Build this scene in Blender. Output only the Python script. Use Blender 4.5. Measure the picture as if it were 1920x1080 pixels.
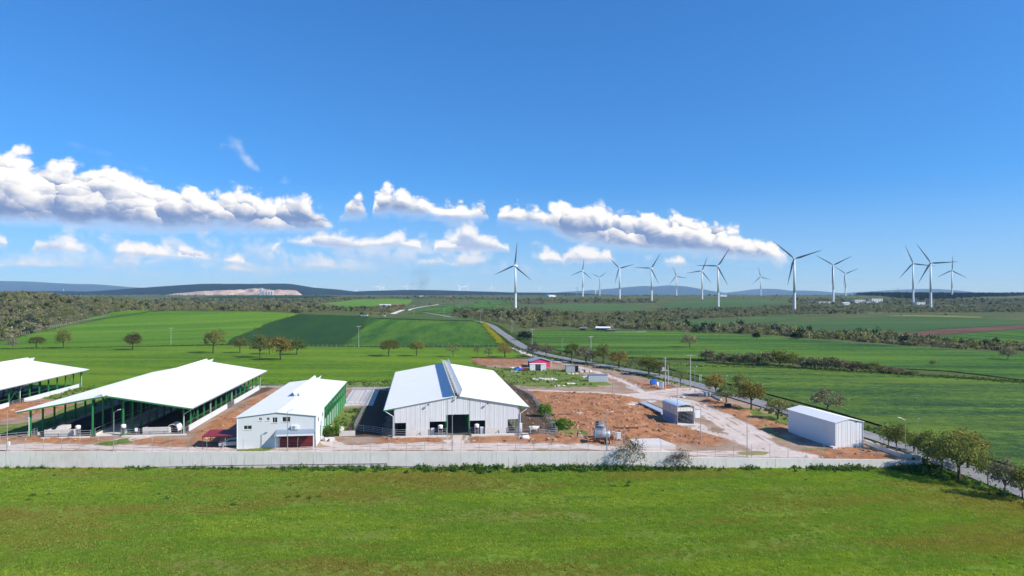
import bpy, math, random
import numpy as np
from mathutils import Vector, Matrix
R = math.radians
random.seed(7)
for _o in list(bpy.data.objects):
    bpy.data.objects.remove(_o)
scene = bpy.context.scene
COL = scene.collection

# ---------------------------------------------------------------- camera
CAMZ, FPX, TILT = 28.0, 1280.0, math.atan(13 / 1280.0)
cam_data = bpy.data.cameras.new('camera')
cam_data.sensor_width = 36.0
cam_data.lens = 24.0
cam_data.clip_start = 0.5
cam_data.clip_end = 60000
cam = bpy.data.objects.new('camera', cam_data)
COL.objects.link(cam)
cam.location = (0, 0, CAMZ)
cam.rotation_euler = (math.pi / 2 + TILT, 0, 0)
scene.camera = cam

# ---------------------------------------------------------------- light, view
SUN_AZ, SUN_EL = R(114), R(37)          # azimuth clockwise from +Y
scene.view_settings.view_transform = 'Standard'
scene.view_settings.look = 'None'
scene.view_settings.exposure = 0.55
scene.view_settings.gamma = 1.0
scene.view_settings.use_curve_mapping = False
scene.render.engine = 'CYCLES'
cy = scene.cycles
cy.max_bounces = 6
cy.diffuse_bounces = 3
cy.glossy_bounces = 2
cy.transmission_bounces = 3
cy.volume_bounces = 0
cy.transparent_max_bounces = 6
cy.caustics_reflective = False
cy.caustics_refractive = False
cy.use_denoising = True
try:
    cy.denoiser = 'OPENIMAGEDENOISE'
    cy.denoising_input_passes = 'RGB_ALBEDO_NORMAL'
except Exception:
    pass
sun_data = bpy.data.lights.new('sun', 'SUN')
sun_data.energy = 4.2
sun_data.angle = R(0.53)
sun_data.color = (1.0, 0.95, 0.87)
sun = bpy.data.objects.new('sun', sun_data)
COL.objects.link(sun)
S = Vector((math.sin(SUN_AZ) * math.cos(SUN_EL), math.cos(SUN_AZ) * math.cos(SUN_EL), math.sin(SUN_EL)))
sun.rotation_euler = S.to_track_quat('Z', 'Y').to_euler()
sun.location = (200, -50, 160)

# ---------------------------------------------------------------- node helpers
def lin(r, g, b):
    f = lambda c: (c / 255 / 12.92) if c / 255 <= 0.04045 else ((c / 255 + 0.055) / 1.055) ** 2.4
    return (f(r), f(g), f(b))

class NT:
    """small wrapper for node trees"""
    def __init__(self, tree):
        self.t, self.n, self.l = tree, tree.nodes, tree.links
    def add(self, kind, **kw):
        n = self.n.new(kind)
        for k, v in kw.items():
            setattr(n, k, v)
        return n
    def put(self, sock, v):
        if v is None:
            return
        if hasattr(v, 'is_output'):
            self.l.new(v, sock)
        elif isinstance(v, (tuple, list)) and sock.type == 'RGBA' and len(v) == 3:
            sock.default_value = (*v, 1)
        else:
            sock.default_value = v
    def math(self, op, a, b=None, c=None, clamp=False):
        n = self.add('ShaderNodeMath', operation=op, use_clamp=clamp)
        for i, v in enumerate((a, b, c)):
            self.put(n.inputs[i], v)
        return n.outputs[0]
    def vmath(self, op, a, b=None):
        n = self.add('ShaderNodeVectorMath', operation=op)
        self.put(n.inputs[0], a)
        self.put(n.inputs[1], b)
        return n.outputs['Value'] if op in ('DOT_PRODUCT', 'LENGTH') else n.outputs[0]
    def mix(self, f, a, b, blend='MIX'):
        n = self.add('ShaderNodeMix', data_type='RGBA', blend_type=blend)
        self.put(n.inputs[0], f)
        self.put(n.inputs[6], a)
        self.put(n.inputs[7], b)
        return n.outputs[2]
    def smooth(self, x, lo, hi, a=0.0, b=1.0):
        n = self.add('ShaderNodeMapRange', interpolation_type='SMOOTHSTEP')
        for i, v in enumerate((x, lo, hi, a, b)):
            self.put(n.inputs[i], v)
        return n.outputs[0]
    def lmap(self, x, lo, hi, a=0.0, b=1.0):
        n = self.add('ShaderNodeMapRange')
        for i, v in enumerate((x, lo, hi, a, b)):
            self.put(n.inputs[i], v)
        return n.outputs[0]
    def noise(self, vec, scale, detail=4, rough=0.55, dist=0.0, col=False):
        n = self.add('ShaderNodeTexNoise')
        self.put(n.inputs['Vector'], vec)
        n.inputs['Scale'].default_value = scale
        n.inputs['Detail'].default_value = detail
        n.inputs['Roughness'].default_value = rough
        n.inputs['Distortion'].default_value = dist
        return n.outputs['Color'] if col else n.outputs['Fac']
    def scale(self, vec, s):
        return self.vmath('MULTIPLY', vec, s)
    def pos(self):
        return self.add('ShaderNodeNewGeometry').outputs['Position']
    def attr(self, name, out='Fac'):
        return self.add('ShaderNodeAttribute', attribute_name=name).outputs[out]
    def ramp(self, f, stops):
        n = self.add('ShaderNodeValToRGB')
        e = n.color_ramp.elements
        while len(e) < len(stops):
            e.new(0.5)
        for el, (p, c) in zip(e, stops):
            el.position = p
            el.color = (*c, 1)
        self.put(n.inputs[0], f)
        return n.outputs[0]

# ---------------------------------------------------------------- world: sky and cumulus
world = bpy.data.worlds.new('World')
scene.world = world
world.use_nodes = True
W = NT(world.node_tree)
W.n.clear()
sky = W.add('ShaderNodeTexSky', sky_type='NISHITA')
sky.sun_disc = False
sky.sun_elevation = SUN_EL
sky.sun_rotation = SUN_AZ
sky.altitude = 0
sky.air_density = 1.0
sky.dust_density = 0.35
sky.ozone_density = 2.0
SKY_STRENGTH = 0.1
dirv = W.add('ShaderNodeTexCoord').outputs['Generated']
lift = W.vmath('ADD', W.vmath('MULTIPLY', W.vmath('MAXIMUM', dirv, (-2, -2, 0)), (1, 1, 0.9)), (0, 0, 0.12))   # a clear, dry horizon
W.l.new(W.vmath('NORMALIZE', lift), sky.inputs[0])
sep = W.add('ShaderNodeSeparateXYZ')
W.put(sep.inputs[0], dirv)
az = W.math('ARCTAN2', sep.outputs[0], sep.outputs[1])
el = W.math('ARCSINE', sep.outputs[2])
U = W.math('DIVIDE', W.math('PINGPONG', W.math('ADD', az, 0.75 + 6.0), 1.5), 1.5)   # repeats round the horizon
comb = W.add('ShaderNodeCombineXYZ')
W.put(comb.inputs[0], az)
W.put(comb.inputs[1], el)
P2 = comb.outputs[0]
VMAX = 0.25
def sky_uv(px, py):
    a = math.atan((px - 960) / FPX)
    return (a + 0.75) / 1.5, math.atan((553 - py) / FPX * math.cos(a)) / VMAX
def curve(pts):
    n = W.add('ShaderNodeFloatCurve')
    W.put(n.inputs['Value'], U)
    c = n.mapping.curves[0]
    q = sorted((min(max(u, 0), 1), min(max(v, 0), 1)) for u, v in (sky_uv(*p) for p in pts))
    c.points[0].location = (0, q[0][1])
    c.points[1].location = (1, q[-1][1])
    for p in q:
        c.points.new(*p)
    for p in c.points:
        p.handle_type = 'VECTOR'
    n.mapping.update()
    return W.math('MULTIPLY', n.outputs[0], VMAX)
# billow noise: round puffs with creases between them, at several sizes
warp = W.vmath('SUBTRACT', W.noise(P2, 22, 2, 0.5, col=True), (0.5, 0.5, 0.5))
PW = W.vmath('ADD', P2, W.scale(warp, (0.020, 0.014, 0.0)))
def billow(vec, octs):
    tot = None
    for s, a, off in octs:
        n = W.noise(W.vmath('ADD', W.scale(vec, (1.0, 1.2, 1.0)), (off, off * 0.7, off)), s, 0, 0.5)
        t = W.math('MULTIPLY', W.math('SUBTRACT', W.math('ABSOLUTE', W.math('SUBTRACT', W.math('MULTIPLY', n, 2.0), 1.0)), 0.20), a * 2.2)
        tot = t if tot is None else W.math('ADD', tot, t)
    return tot
big_oct = ((20, 0.55, 0.0), (44, 0.32, 3.1))
fine_oct = ((95, 0.18, 7.7), (190, 0.10, 5.3))
bl_big = billow(PW, big_oct)
bl = W.math('ADD', bl_big, billow(PW, fine_oct))
bl_s = billow(W.vmath('ADD', PW, (0.007, 0.008, 0.0)), big_oct)       # the same puffs a step towards the sun
fine = W.math('SUBTRACT', W.noise(P2, 60, 6, 0.6), 0.5)
streak = W.math('SUBTRACT', W.noise(W.scale(P2, (1.0, 4.5, 1.0)), 9, 5, 0.55), 0.5)
gap = W.math('SUBTRACT', W.noise(W.scale(P2, (1.0, 0.6, 1.0)), 11, 3, 0.55), 0.5)
relief = W.math('SUBTRACT', bl, bl_s)

def puffs(scale, size):
    """height inside each single puff: bright crown, shaded foot"""
    v = W.add('ShaderNodeTexVoronoi', feature='F1', voronoi_dimensions='2D')
    q = W.vmath('ADD', PW, W.scale(W.vmath('SUBTRACT', W.noise(P2, 45, 4, 0.65, col=True), (0.5, 0.5, 0.5)), (0.026, 0.022, 0)))
    W.put(v.inputs['Vector'], W.scale(q, (1.0, 1.35, 1.0)))
    v.inputs['Scale'].default_value = scale
    d = W.vmath('SUBTRACT', W.scale(q, (1.0, 1.35, 1.0)), v.outputs['Position'])
    return W.math('DIVIDE', W.vmath('DOT_PRODUCT', d, (0.45, 0.9, 0.0)), size)
local = W.math('ADD', W.math('MULTIPLY', puffs(15, 0.040), 0.30), W.math('MULTIPLY', puffs(36, 0.018), 0.12))

def layer(top, base, soft_top, soft_base, namp, thr=(0.0, 0.30), base_thr=1.3):
    T, B = curve(top), curve(base)
    dt = W.math('DIVIDE', W.math('SUBTRACT', T, el), soft_top)
    db = W.math('DIVIDE', W.math('SUBTRACT', el, B), soft_base)
    dt = W.math('ADD', dt, W.math('MULTIPLY', W.math('ADD', bl, W.math('ADD', W.math('MULTIPLY', fine, 0.5), W.math('MULTIPLY', gap, 1.7))), namp))
    db = W.math('ADD', db, W.math('MULTIPLY', W.math('ADD', W.math('MULTIPLY', streak, 2.6), W.math('MULTIPLY', fine, 1.2)), namp))
    alpha = W.math('MULTIPLY', W.smooth(dt, thr[0], thr[1]), W.smooth(db, 0.0, base_thr))
    h = W.math('DIVIDE', W.math('SUBTRACT', el, B), W.math('MAXIMUM', W.math('SUBTRACT', T, B), 0.004), clamp=True)
    edge = W.smooth(dt, 0.0, 2.2, 0.16, 0.0)
    lit = W.math('ADD', h, W.math('MULTIPLY', W.math('ADD', local, W.math('MULTIPLY', relief, 0.45)), W.math('ADD', W.math('MULTIPLY', h, 0.8), 0.30)))
    lit = W.math('ADD', W.math('ADD', lit, edge), W.math('MULTIPLY', streak, 0.6))
    lit = W.smooth(lit, 0.26, 0.90)
    return alpha, lit

bank_top = [(-220, 300), (-60, 288), (0, 285), (40, 298), (70, 306), (110, 304), (150, 318), (200, 312), (240, 322), (290, 348), (320, 350), (350, 346), (400, 360),
            (430, 349), (470, 362), (520, 374), (538, 364), (560, 363), (585, 384), (610, 398), (622, 412), (634, 424), (642, 384), (668, 362), (688, 384), (694, 410), (702, 368), (724, 348),
            (750, 356), (775, 364), (795, 366), (815, 386), (850, 386), (870, 378), (908, 374), (916, 400), (922, 440), (928, 408), (940, 386), (980, 380), (1010, 388), (1050, 382),
            (1090, 388), (1130, 380), (1160, 394), (1200, 392), (1240, 396), (1270, 400), (1300, 410), (1340, 420), (1370, 426), (1400, 440), (1430, 447), (1452, 462), (1474, 484), (1486, 508), (1540, 540),
            (2000, 545), (2200, 545)]
bank_base = [(-220, 436), (0, 432), (100, 438), (180, 440), (330, 440), (480, 446), (560, 447), (620, 444), (634, 425), (640, 418), (690, 418), (698, 416), (730, 416), (800, 420), (860, 432), (905, 420), (918, 415),
             (930, 428), (1000, 436), (1040, 446), (1060, 462), (1130, 470), (1200, 480), (1290, 488), (1360, 494), (1420, 498), (1470, 500), (1500, 500), (1540, 505), (2200, 505)]
low_top = [(-220, 470), (0, 440), (14, 448), (20, 480), (55, 478), (60, 452), (84, 445), (110, 450), (155, 462), (170, 482), (215, 484), (228, 458), (262, 456), (305, 464), (330, 484), (338, 468), (365, 466),
           (396, 486), (405, 490), (425, 478), (455, 480), (475, 500), (500, 498), (520, 450), (560, 444), (600, 436), (640, 432), (672, 444), (688, 446), (720, 448), (745, 434), (760, 446), (785, 456), (795, 490),
           (812, 484), (818, 450), (850, 442), (866, 426), (884, 426), (898, 438), (930, 444), (956, 460), (962, 495), (1008, 495), (1016, 474), (1040, 470), (1060, 482), (1066, 466), (1100, 466), (1142, 472), (1150, 498), (1235, 498),
           (1246, 482), (1262, 490), (1276, 482), (1300, 494), (1330, 510), (2200, 520)]
low_base = [(-220, 474), (0, 470), (20, 470), (60, 476), (160, 478), (200, 478), (230, 484), (320, 486), (400, 492), (410, 500), (470, 502), (510, 478), (530, 456), (600, 468), (640, 474), (680, 474), (690, 466), (785, 468), (800, 476),
            (820, 474), (950, 476), (970, 480), (1010, 488), (1020, 500), (1145, 496), (1160, 488), (1240, 488), (1250, 498), (1300, 500), (1330, 500), (2200, 500)]
tiny_top = [(-220, 505), (0, 500), (40, 486), (80, 500), (130, 492), (170, 505), (200, 500), (210, 488), (250, 486), (290, 492), (300, 508), (400, 512), (412, 500), (440, 497), (465, 503), (480, 515), (540, 512), (570, 492), (640, 494), (660, 512), (770, 512),
            (785, 490), (840, 490), (850, 494), (862, 482), (905, 482), (915, 500), (1040, 515), (1500, 525), (2200, 525)]
tiny_base = [(-220, 508), (0, 508), (100, 505), (200, 502), (290, 502), (300, 505), (400, 508), (412, 513), (470, 513), (480, 505), (540, 504), (640, 503), (660, 502), (770, 500), (785, 499), (840, 499), (850, 506), (880, 505), (915, 494), (1040, 500), (1500, 505), (2200, 505)]
wisp_top = [(-220, 320), (100, 310), (115, 262), (165, 278), (230, 298), (275, 312), (285, 335), (400, 320), (412, 272), (428, 258), (445, 270), (470, 296), (488, 312), (500, 345), (520, 352), (535, 336), (545, 352), (2200, 352)]
wisp_base = [(-220, 300), (110, 275), (165, 292), (230, 312), (275, 322), (290, 315), (400, 290), (420, 276), (440, 290), (465, 318), (485, 330), (500, 328), (535, 346), (600, 330), (2200, 330)]

lit_col = (1.08, 1.07, 1.05)
dark_col = (0.205, 0.305, 0.56)
veil_top = [(-220, 445), (0, 440), (300, 448), (700, 440), (960, 470), (1300, 480), (1560, 500), (1700, 535), (2200, 540)]
veil_base = [(-220, 528), (0, 528), (500, 532), (900, 528), (1300, 525), (1600, 522), (1700, 520), (2200, 520)]
cloud_layers = [
    (layer(veil_top, veil_base, 0.020, 0.014, 2.6, (0.0, 2.2), 3.0), 0.55, (0.62, 0.72, 0.90), (0.90, 0.93, 0.98)),
    (layer(wisp_top, wisp_base, 0.012, 0.012, 1.0, (-0.4, 1.1), 1.6), 0.5, (0.60, 0.66, 0.82), (0.95, 0.95, 0.97)),
    (layer(tiny_top, tiny_base, 0.012, 0.006, 1.1, (-0.5, 0.7), 1.6), 0.75, (0.48, 0.60, 0.82), (0.92, 0.94, 0.98)),
    (layer(low_top, low_base, 0.013, 0.006, 1.1, (-0.45, 0.55), 1.6), 0.95, (0.42, 0.54, 0.80), (1.04, 1.04, 1.05)),
    (layer(bank_top, bank_base, 0.018, 0.010, 1.25, (-0.08, 0.55), 2.4), 1.0, dark_col, lit_col),
]
SKYGAIN = 1.0
hs = W.add('ShaderNodeHueSaturation')
hs.inputs['Saturation'].default_value = 1.2
hs.inputs['Value'].default_value = SKYGAIN
W.put(hs.inputs['Color'], sky.outputs[0])
bg_sky = W.add('ShaderNodeBackground')
sky_tint = W.mix(1.0, hs.outputs[0], (0.50, 0.95, 1.32), 'MULTIPLY')
low_haze = W.smooth(el, -0.02, 0.17, 0.62, 0.0)                      # milky air low over the plain, the same all round
W.put(bg_sky.inputs[0], W.mix(low_haze, sky_tint, (3.1, 4.45, 5.7)))
bg_sky.inputs[1].default_value = SKY_STRENGTH
cloud_col, cloud_a = None, None
for (a, lit), op, dk, br in cloud_layers:
    c = W.mix(lit, dk, br)
    a = W.math('MULTIPLY', a, op)
    if cloud_col is None:
        cloud_col, cloud_a = c, a
    else:
        cloud_col = W.mix(a, cloud_col, c)
        cloud_a = W.math('SUBTRACT', 1.0, W.math('MULTIPLY', W.math('SUBTRACT', 1.0, cloud_a), W.math('SUBTRACT', 1.0, a)))
above = W.smooth(el, -0.005, 0.03)
cloud_a = W.math('MULTIPLY', cloud_a, above)
bg_cloud = W.add('ShaderNodeBackground')
W.put(bg_cloud.inputs[0], cloud_col)
bg_cloud.inputs[1].default_value = 0.68
mixs = W.add('ShaderNodeMixShader')
W.put(mixs.inputs[0], cloud_a)
W.l.new(bg_sky.outputs[0], mixs.inputs[1])
W.l.new(bg_cloud.outputs[0], mixs.inputs[2])
wo = W.add('ShaderNodeOutputWorld')
W.l.new(mixs.outputs[0], wo.inputs['Surface'])
try:
    world.cycles.sampling_method = 'MANUAL'
    world.cycles.sample_map_resolution = 512
except Exception:
    pass

# ---------------------------------------------------------------- terrain height and picture rays
def ss(a, b, x):
    t = np.clip((np.asarray(x, float) - a) / (b - a), 0, 1)
    return t * t * (3 - 2 * t)

def _hash(ix, iy, seed):
    n = (ix.astype(np.int64) * 374761393 + iy.astype(np.int64) * 668265263 + seed * 982451653) & 0x7fffffff
    n = ((n ^ (n >> 13)) * 1274126177) & 0x7fffffff
    n = n ^ (n >> 16)
    return (n & 0xffff) / 65535.0

def vnoise(x, y, seed=0):
    x, y = np.asarray(x, float), np.asarray(y, float)
    ix, iy = np.floor(x), np.floor(y)
    fx, fy = x - ix, y - iy
    fx, fy = fx * fx * (3 - 2 * fx), fy * fy * (3 - 2 * fy)
    a, b = _hash(ix, iy, seed), _hash(ix + 1, iy, seed)
    c, d = _hash(ix, iy + 1, seed), _hash(ix + 1, iy + 1, seed)
    return (a * (1 - fx) + b * fx) * (1 - fy) + (c * (1 - fx) + d * fx) * fy

def fbm(x, y, seed=0, octaves=4):
    t, amp, tot = 0, 1.0, 0
    for o in range(octaves):
        t = t + amp * vnoise(np.asarray(x) * 2 ** o, np.asarray(y) * 2 ** o, seed + o * 17)
        tot += amp
        amp *= 0.5
    return t / tot

WALL_Y, WALL_END = 122.0, 73.0
FIELD_Z = -2.8
def yard_z(x, y):
    return (-1.0 * ss(22, 36, x) - 0.5 * ss(36, 72, x)) * (1 - ss(165, 240, y))

def H(x, y):
    x, y = np.asarray(x, float), np.asarray(y, float)
    yd = yard_z(x, y)
    step = np.where(y < WALL_Y, FIELD_Z, yd)
    w = ss(98, 165, y)
    slope = FIELD_Z * (1 - w) + yd * w
    k = np.clip((x - WALL_END) / 2.5, 0, 1)
    z = step * (1 - k) + slope * k
    far = 3.0 * ss(800, 1300, y) + 22.5 * ss(1150, 2500, y)
    ridge = np.interp(x, [-900, -420, -220, -90, 0, 130, 220], [15, 14, 12.5, 9.5, 6.0, 1.0, 0.0])
    mid = ridge * np.exp(-((y - 720) / np.where(y < 720, 150.0, 260.0)) ** 2)
    hill = 17.5 * np.exp(-((x + 600) / 150.0) ** 2 - ((y - 770) / 190.0) ** 2)
    und = (fbm(x / 330.0, y / 330.0, 5, 2) - 0.5) * 5.0 * ss(420, 900, y)
    return z + far + mid + hill + und

def Hs(x, y):
    return float(H(x, y))

FWD = Vector((0, math.cos(TILT), math.sin(TILT)))
UPV = Vector((0, -math.sin(TILT), math.cos(TILT)))
def ray(u, v):
    return FWD * FPX + Vector((1, 0, 0)) * (u - 960) + UPV * (540 - v)
_GY = np.concatenate([np.arange(60, 260, 1.0), np.geomspace(260, 30000, 520)])
def G(u, v, up=0.0):
    """point of the terrain met along the line of sight through picture point (u, v)"""
    d = ray(u, v)
    d = d / d.y
    below = CAMZ + d.z * _GY < H(d.x * _GY, _GY) + up
    i = int(np.argmax(below)) if below.any() else len(_GY) - 1
    lo, hi = float(_GY[max(i - 1, 0)]), float(_GY[i])
    for _ in range(3):
        q = np.linspace(lo, hi, 24)
        below = CAMZ + d.z * q < H(d.x * q, q) + up
        j = int(np.argmax(below)) if below.any() else 23
        lo, hi = float(q[max(j - 1, 0)]), float(q[j])
    return Vector((d.x * hi, hi, Hs(d.x * hi, hi)))
def AT(u, v, y):
    """point at distance y along the line of sight"""
    d = ray(u, v)
    d = d / d.y
    return Vector((d.x * y, y, CAMZ + d.z * y))

# ---------------------------------------------------------------- materials
MATS = {}
def new_mat(name):
    m = bpy.data.materials.new(name)
    m.use_nodes = True
    m.node_tree.nodes.clear()
    return m, NT(m.node_tree)
def finish(t, col, rough=0.9, metal=0.0, bump=None, bump_d=0.05, strength=0.6, spec=0.3):
    p = t.add('ShaderNodeBsdfPrincipled')
    t.put(p.inputs['Base Color'], col)
    t.put(p.inputs['Roughness'], rough)
    t.put(p.inputs['Metallic'], metal)
    p.inputs['Specular IOR Level'].default_value = spec
    if bump is not None:
        b = t.add('ShaderNodeBump')
        b.inputs['Strength'].default_value = strength
        b.inputs['Distance'].default_value = bump_d
        t.put(b.inputs['Height'], bump)
        t.l.new(b.outputs[0], p.inputs['Normal'])
    o = t.add('ShaderNodeOutputMaterial')
    t.l.new(p.outputs[0], o.inputs['Surface'])
    return p

def plain(name, col, rough=0.6, metal=0.0, var=0.12, scale=1.3, dirt=None, dirt_amt=0.0, dirt_scale=0.5, spec=0.3):
    """painted or bare surface with slight tone variation and dirt patches"""
    if name in MATS:
        return MATS[name]
    m, t = new_mat(name)
    p = t.add('ShaderNodeTexCoord').outputs['Object']
    n = t.noise(p, scale, 5, 0.6)
    c = t.mix(n, tuple(x * (1 - var) for x in col), tuple(min(x * (1 + var), 1) for x in col))
    if dirt:
        d = t.smooth(t.noise(t.scale(p, (1, 1, 0.45)), dirt_scale, 6, 0.65), 0.52, 0.75)
        c = t.mix(t.math('MULTIPLY', d, dirt_amt), c, dirt)
    finish(t, c, t.lmap(n, 0, 1, max(rough - 0.1, 0.05), min(rough + 0.1, 1)), metal, spec=spec)
    MATS[name] = m
    return m

def crop_mat(name, c1, c2, c3, row_dir=0.0, row_scale=0.12, patch=0.012, row_amt=0.35, wob=6.0):
    """sown field: broad patches, drill rows, leaf grain"""
    m, t = new_mat(name)
    p = t.pos()
    rot = t.add('ShaderNodeVectorRotate', rotation_type='Z_AXIS')
    t.put(rot.inputs['Vector'], p)
    rot.inputs['Angle'].default_value = row_dir
    q = rot.outputs[0]
    big = t.noise(t.scale(q, (0.35, 1.0, 0)), patch, 5, 0.6)
    mid = t.noise(t.scale(q, (0.10, 1.0, 0)), row_scale, 5, 0.68)
    tuft = t.noise(t.scale(q, (0.6, 1.0, 0)), 0.55, 5, 0.72)
    fine = t.noise(p, 2.2, 4, 0.75)
    f = t.math('ADD', t.math('MULTIPLY', big, 0.9), t.math('MULTIPLY', t.math('SUBTRACT', mid, 0.5), row_amt * 3.6))
    f = t.math('ADD', f, t.math('MULTIPLY', t.math('SUBTRACT', tuft, 0.5), 1.9))
    f = t.math('ADD', f, t.math('MULTIPLY', t.math('SUBTRACT', fine, 0.5), 1.4))
    c = t.ramp(f, [(0.18, c1), (0.48, c2), (0.82, c3)])
    hue = t.smooth(t.noise(t.scale(q, (0.16, 1.0, 0)), row_scale * 0.55, 4, 0.6), 0.44, 0.68)
    c = t.mix(t.math('MULTIPLY', hue, 0.62), c, tuple(a * b for a, b in zip(c3, (1.15, 1.02, 0.9))))
    hgt = t.math('ADD', t.math('ADD', fine, tuft), t.math('MULTIPLY', mid, 1.2))
    finish(t, c, 0.75, 0, hgt, 0.6, 0.9, spec=0.12)
    MATS[name] = m
    return m

M_white = plain('white_sheet', (0.73, 0.74, 0.75), 0.45, 0, 0.03, 0.4, (0.55, 0.52, 0.47), 0.22, 0.25)
m, t = new_mat('white_roof')
p = t.add('ShaderNodeTexCoord').outputs['Object']
n1 = t.noise(p, 0.15, 4, 0.6)
n2 = t.smooth(t.noise(t.scale(p, (0.12, 1.6, 1.0)), 1.0, 5, 0.65), 0.45, 0.75)      # run-off streaks down the slope
sq = t.add('ShaderNodeSeparateXYZ')
t.put(sq.inputs[0], p)
lap = t.smooth(t.math('PINGPONG', sq.outputs[1], 0.5), 0.0, 0.05, 1.0, 0.0)           # sheet laps every metre
c = t.mix(n1, (0.72, 0.72, 0.72), (0.78, 0.78, 0.775))
c = t.mix(t.math('MULTIPLY', n2, 0.30), c, (0.52, 0.50, 0.47))
c = t.mix(t.math('MULTIPLY', lap, 0.30), c, (0.42, 0.42, 0.42))
finish(t, c, 0.5)
M_roof = MATS['white_roof'] = m
M_plaster = plain('white_plaster', (0.63, 0.64, 0.65), 0.8, 0, 0.03, 0.6, (0.58, 0.56, 0.52), 0.25, 0.35)
M_clad = plain('grey_white_cladding', (0.64, 0.645, 0.65), 0.5, 0, 0.05, 0.5, (0.45, 0.42, 0.37), 0.35, 0.45)
M_green = plain('green_steel', (0.03, 0.20, 0.065), 0.5, 0, 0.15, 1.0)
M_green_light = plain('pale_green_sheet', (0.30, 0.55, 0.38), 0.6, 0, 0.08, 0.8)
M_galv = plain('galvanised_steel', (0.42, 0.44, 0.46), 0.42, 0.55, 0.12, 2.0)
M_steel_dark = plain('dark_steel', (0.06, 0.065, 0.07), 0.55, 0.3, 0.2, 2.0)
M_black = plain('black_rubber', (0.012, 0.012, 0.013), 0.8)
M_glass = plain('dark_glass', (0.02, 0.024, 0.028), 0.12, 0, 0.1, 1.0, spec=0.6)
M_maroon = plain('maroon_shutter', (0.13, 0.018, 0.02), 0.55, 0, 0.15, 0.8)
M_redroof = plain('red_canopy_sheet', (0.22, 0.022, 0.028), 0.5, 0, 0.15, 0.8)
M_pink = plain('pink_wall', (0.62, 0.05, 0.13), 0.75, 0, 0.08, 0.6, (0.45, 0.06, 0.1), 0.4, 0.6)
M_bluegrey = plain('blue_grey_roof', (0.24, 0.30, 0.36), 0.5, 0.1, 0.1, 0.5)
M_greybox = plain('grey_box_steel', (0.42, 0.45, 0.48), 0.5, 0.1, 0.08, 0.7, (0.25, 0.22, 0.2), 0.4, 0.7)
M_boxroof = plain('grey_box_roof', (0.19, 0.20, 0.22), 0.6, 0.1, 0.12, 0.7)
M_pole = plain('pale_concrete_pole', (0.42, 0.41, 0.39), 0.8, 0, 0.08, 1.0)
M_turbine = plain('turbine_white', (0.70, 0.71, 0.72), 0.4, 0, 0.03, 0.05)
M_blade_shade = plain('turbine_blade_shade', (0.20, 0.21, 0.23), 0.45, 0, 0.04, 0.05)  # shaded side of the white blades, put into the colour as grey
M_wood = plain('weathered_wood', (0.22, 0.18, 0.14), 0.9, 0, 0.25, 2.0)
M_rust = plain('rusty_brown_steel', (0.14, 0.06, 0.035), 0.8, 0.1, 0.3, 2.0)
M_bluetarp = plain('blue_tarpaulin', (0.02, 0.12, 0.55), 0.55, 0, 0.2, 1.2)
M_skyblue = plain('translucent_blue_roof', (0.52, 0.60, 0.64), 0.35, 0, 0.06, 0.6)
M_panel_cream = plain('cream_polycarbonate', (0.68, 0.65, 0.59), 0.45, 0, 0.08, 0.8, (0.4, 0.33, 0.25), 0.35, 0.8)
M_blue_sheet_shade = plain('blue_sheet_and_panel_shade', (0.30, 0.33, 0.44), 0.5, 0, 0.08, 0.8)  # blue-grey puts shade into the whitish shelter panels; also colours a blue sheet
M_bark = plain('bark', (0.085, 0.066, 0.052), 0.95, 0, 0.35, 3.0)
M_bark_grey = plain('grey_bark', (0.14, 0.125, 0.115), 0.95, 0, 0.3, 3.0)
M_tile = plain('red_tile', (0.30, 0.07, 0.04), 0.8, 0, 0.2, 0.4)
M_rubble = plain('rubble_concrete', (0.46, 0.43, 0.40), 0.95, 0, 0.2, 1.5)
M_dung = plain('dark_bedding', (0.035, 0.028, 0.022), 0.95, 0, 0.35, 0.8)
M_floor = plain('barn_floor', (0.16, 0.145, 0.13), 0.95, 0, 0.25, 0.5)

def mat_concrete(name, base, streaks=True):
    m, t = new_mat(name)
    p = t.pos()
    n = t.noise(p, 0.8, 6, 0.65)
    c = t.mix(n, tuple(x * 0.86 for x in base), tuple(x * 1.1 for x in base))
    big = t.smooth(t.noise(p, 0.16, 4, 0.6), 0.5, 0.72)
    c = t.mix(t.math('MULTIPLY', big, 0.35), c, tuple(x * f for x, f in zip(base, (0.72, 0.68, 0.60))))
    if streaks:
        st = t.noise(t.scale(p, (3.2, 3.2, 0.22)), 1.0, 5, 0.7)
        c = t.mix(t.math('MULTIPLY', t.smooth(st, 0.54, 0.74), 0.62), c, tuple(x * f for x, f in zip(base, (0.36, 0.34, 0.31))))
        blot = t.smooth(t.noise(t.scale(p, (1.1, 1.1, 1.5)), 1.7, 5, 0.7), 0.62, 0.74)
        c = t.mix(t.math('MULTIPLY', blot, 0.4), c, tuple(x * 0.5 for x in base))
    finish(t, c, 0.92, 0, n, 0.03, 0.5, spec=0.2)
    MATS[name] = m
    return m
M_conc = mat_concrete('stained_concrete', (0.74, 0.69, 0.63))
M_conc_pale = mat_concrete('pale_concrete', (0.62, 0.58, 0.54), False)

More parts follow.
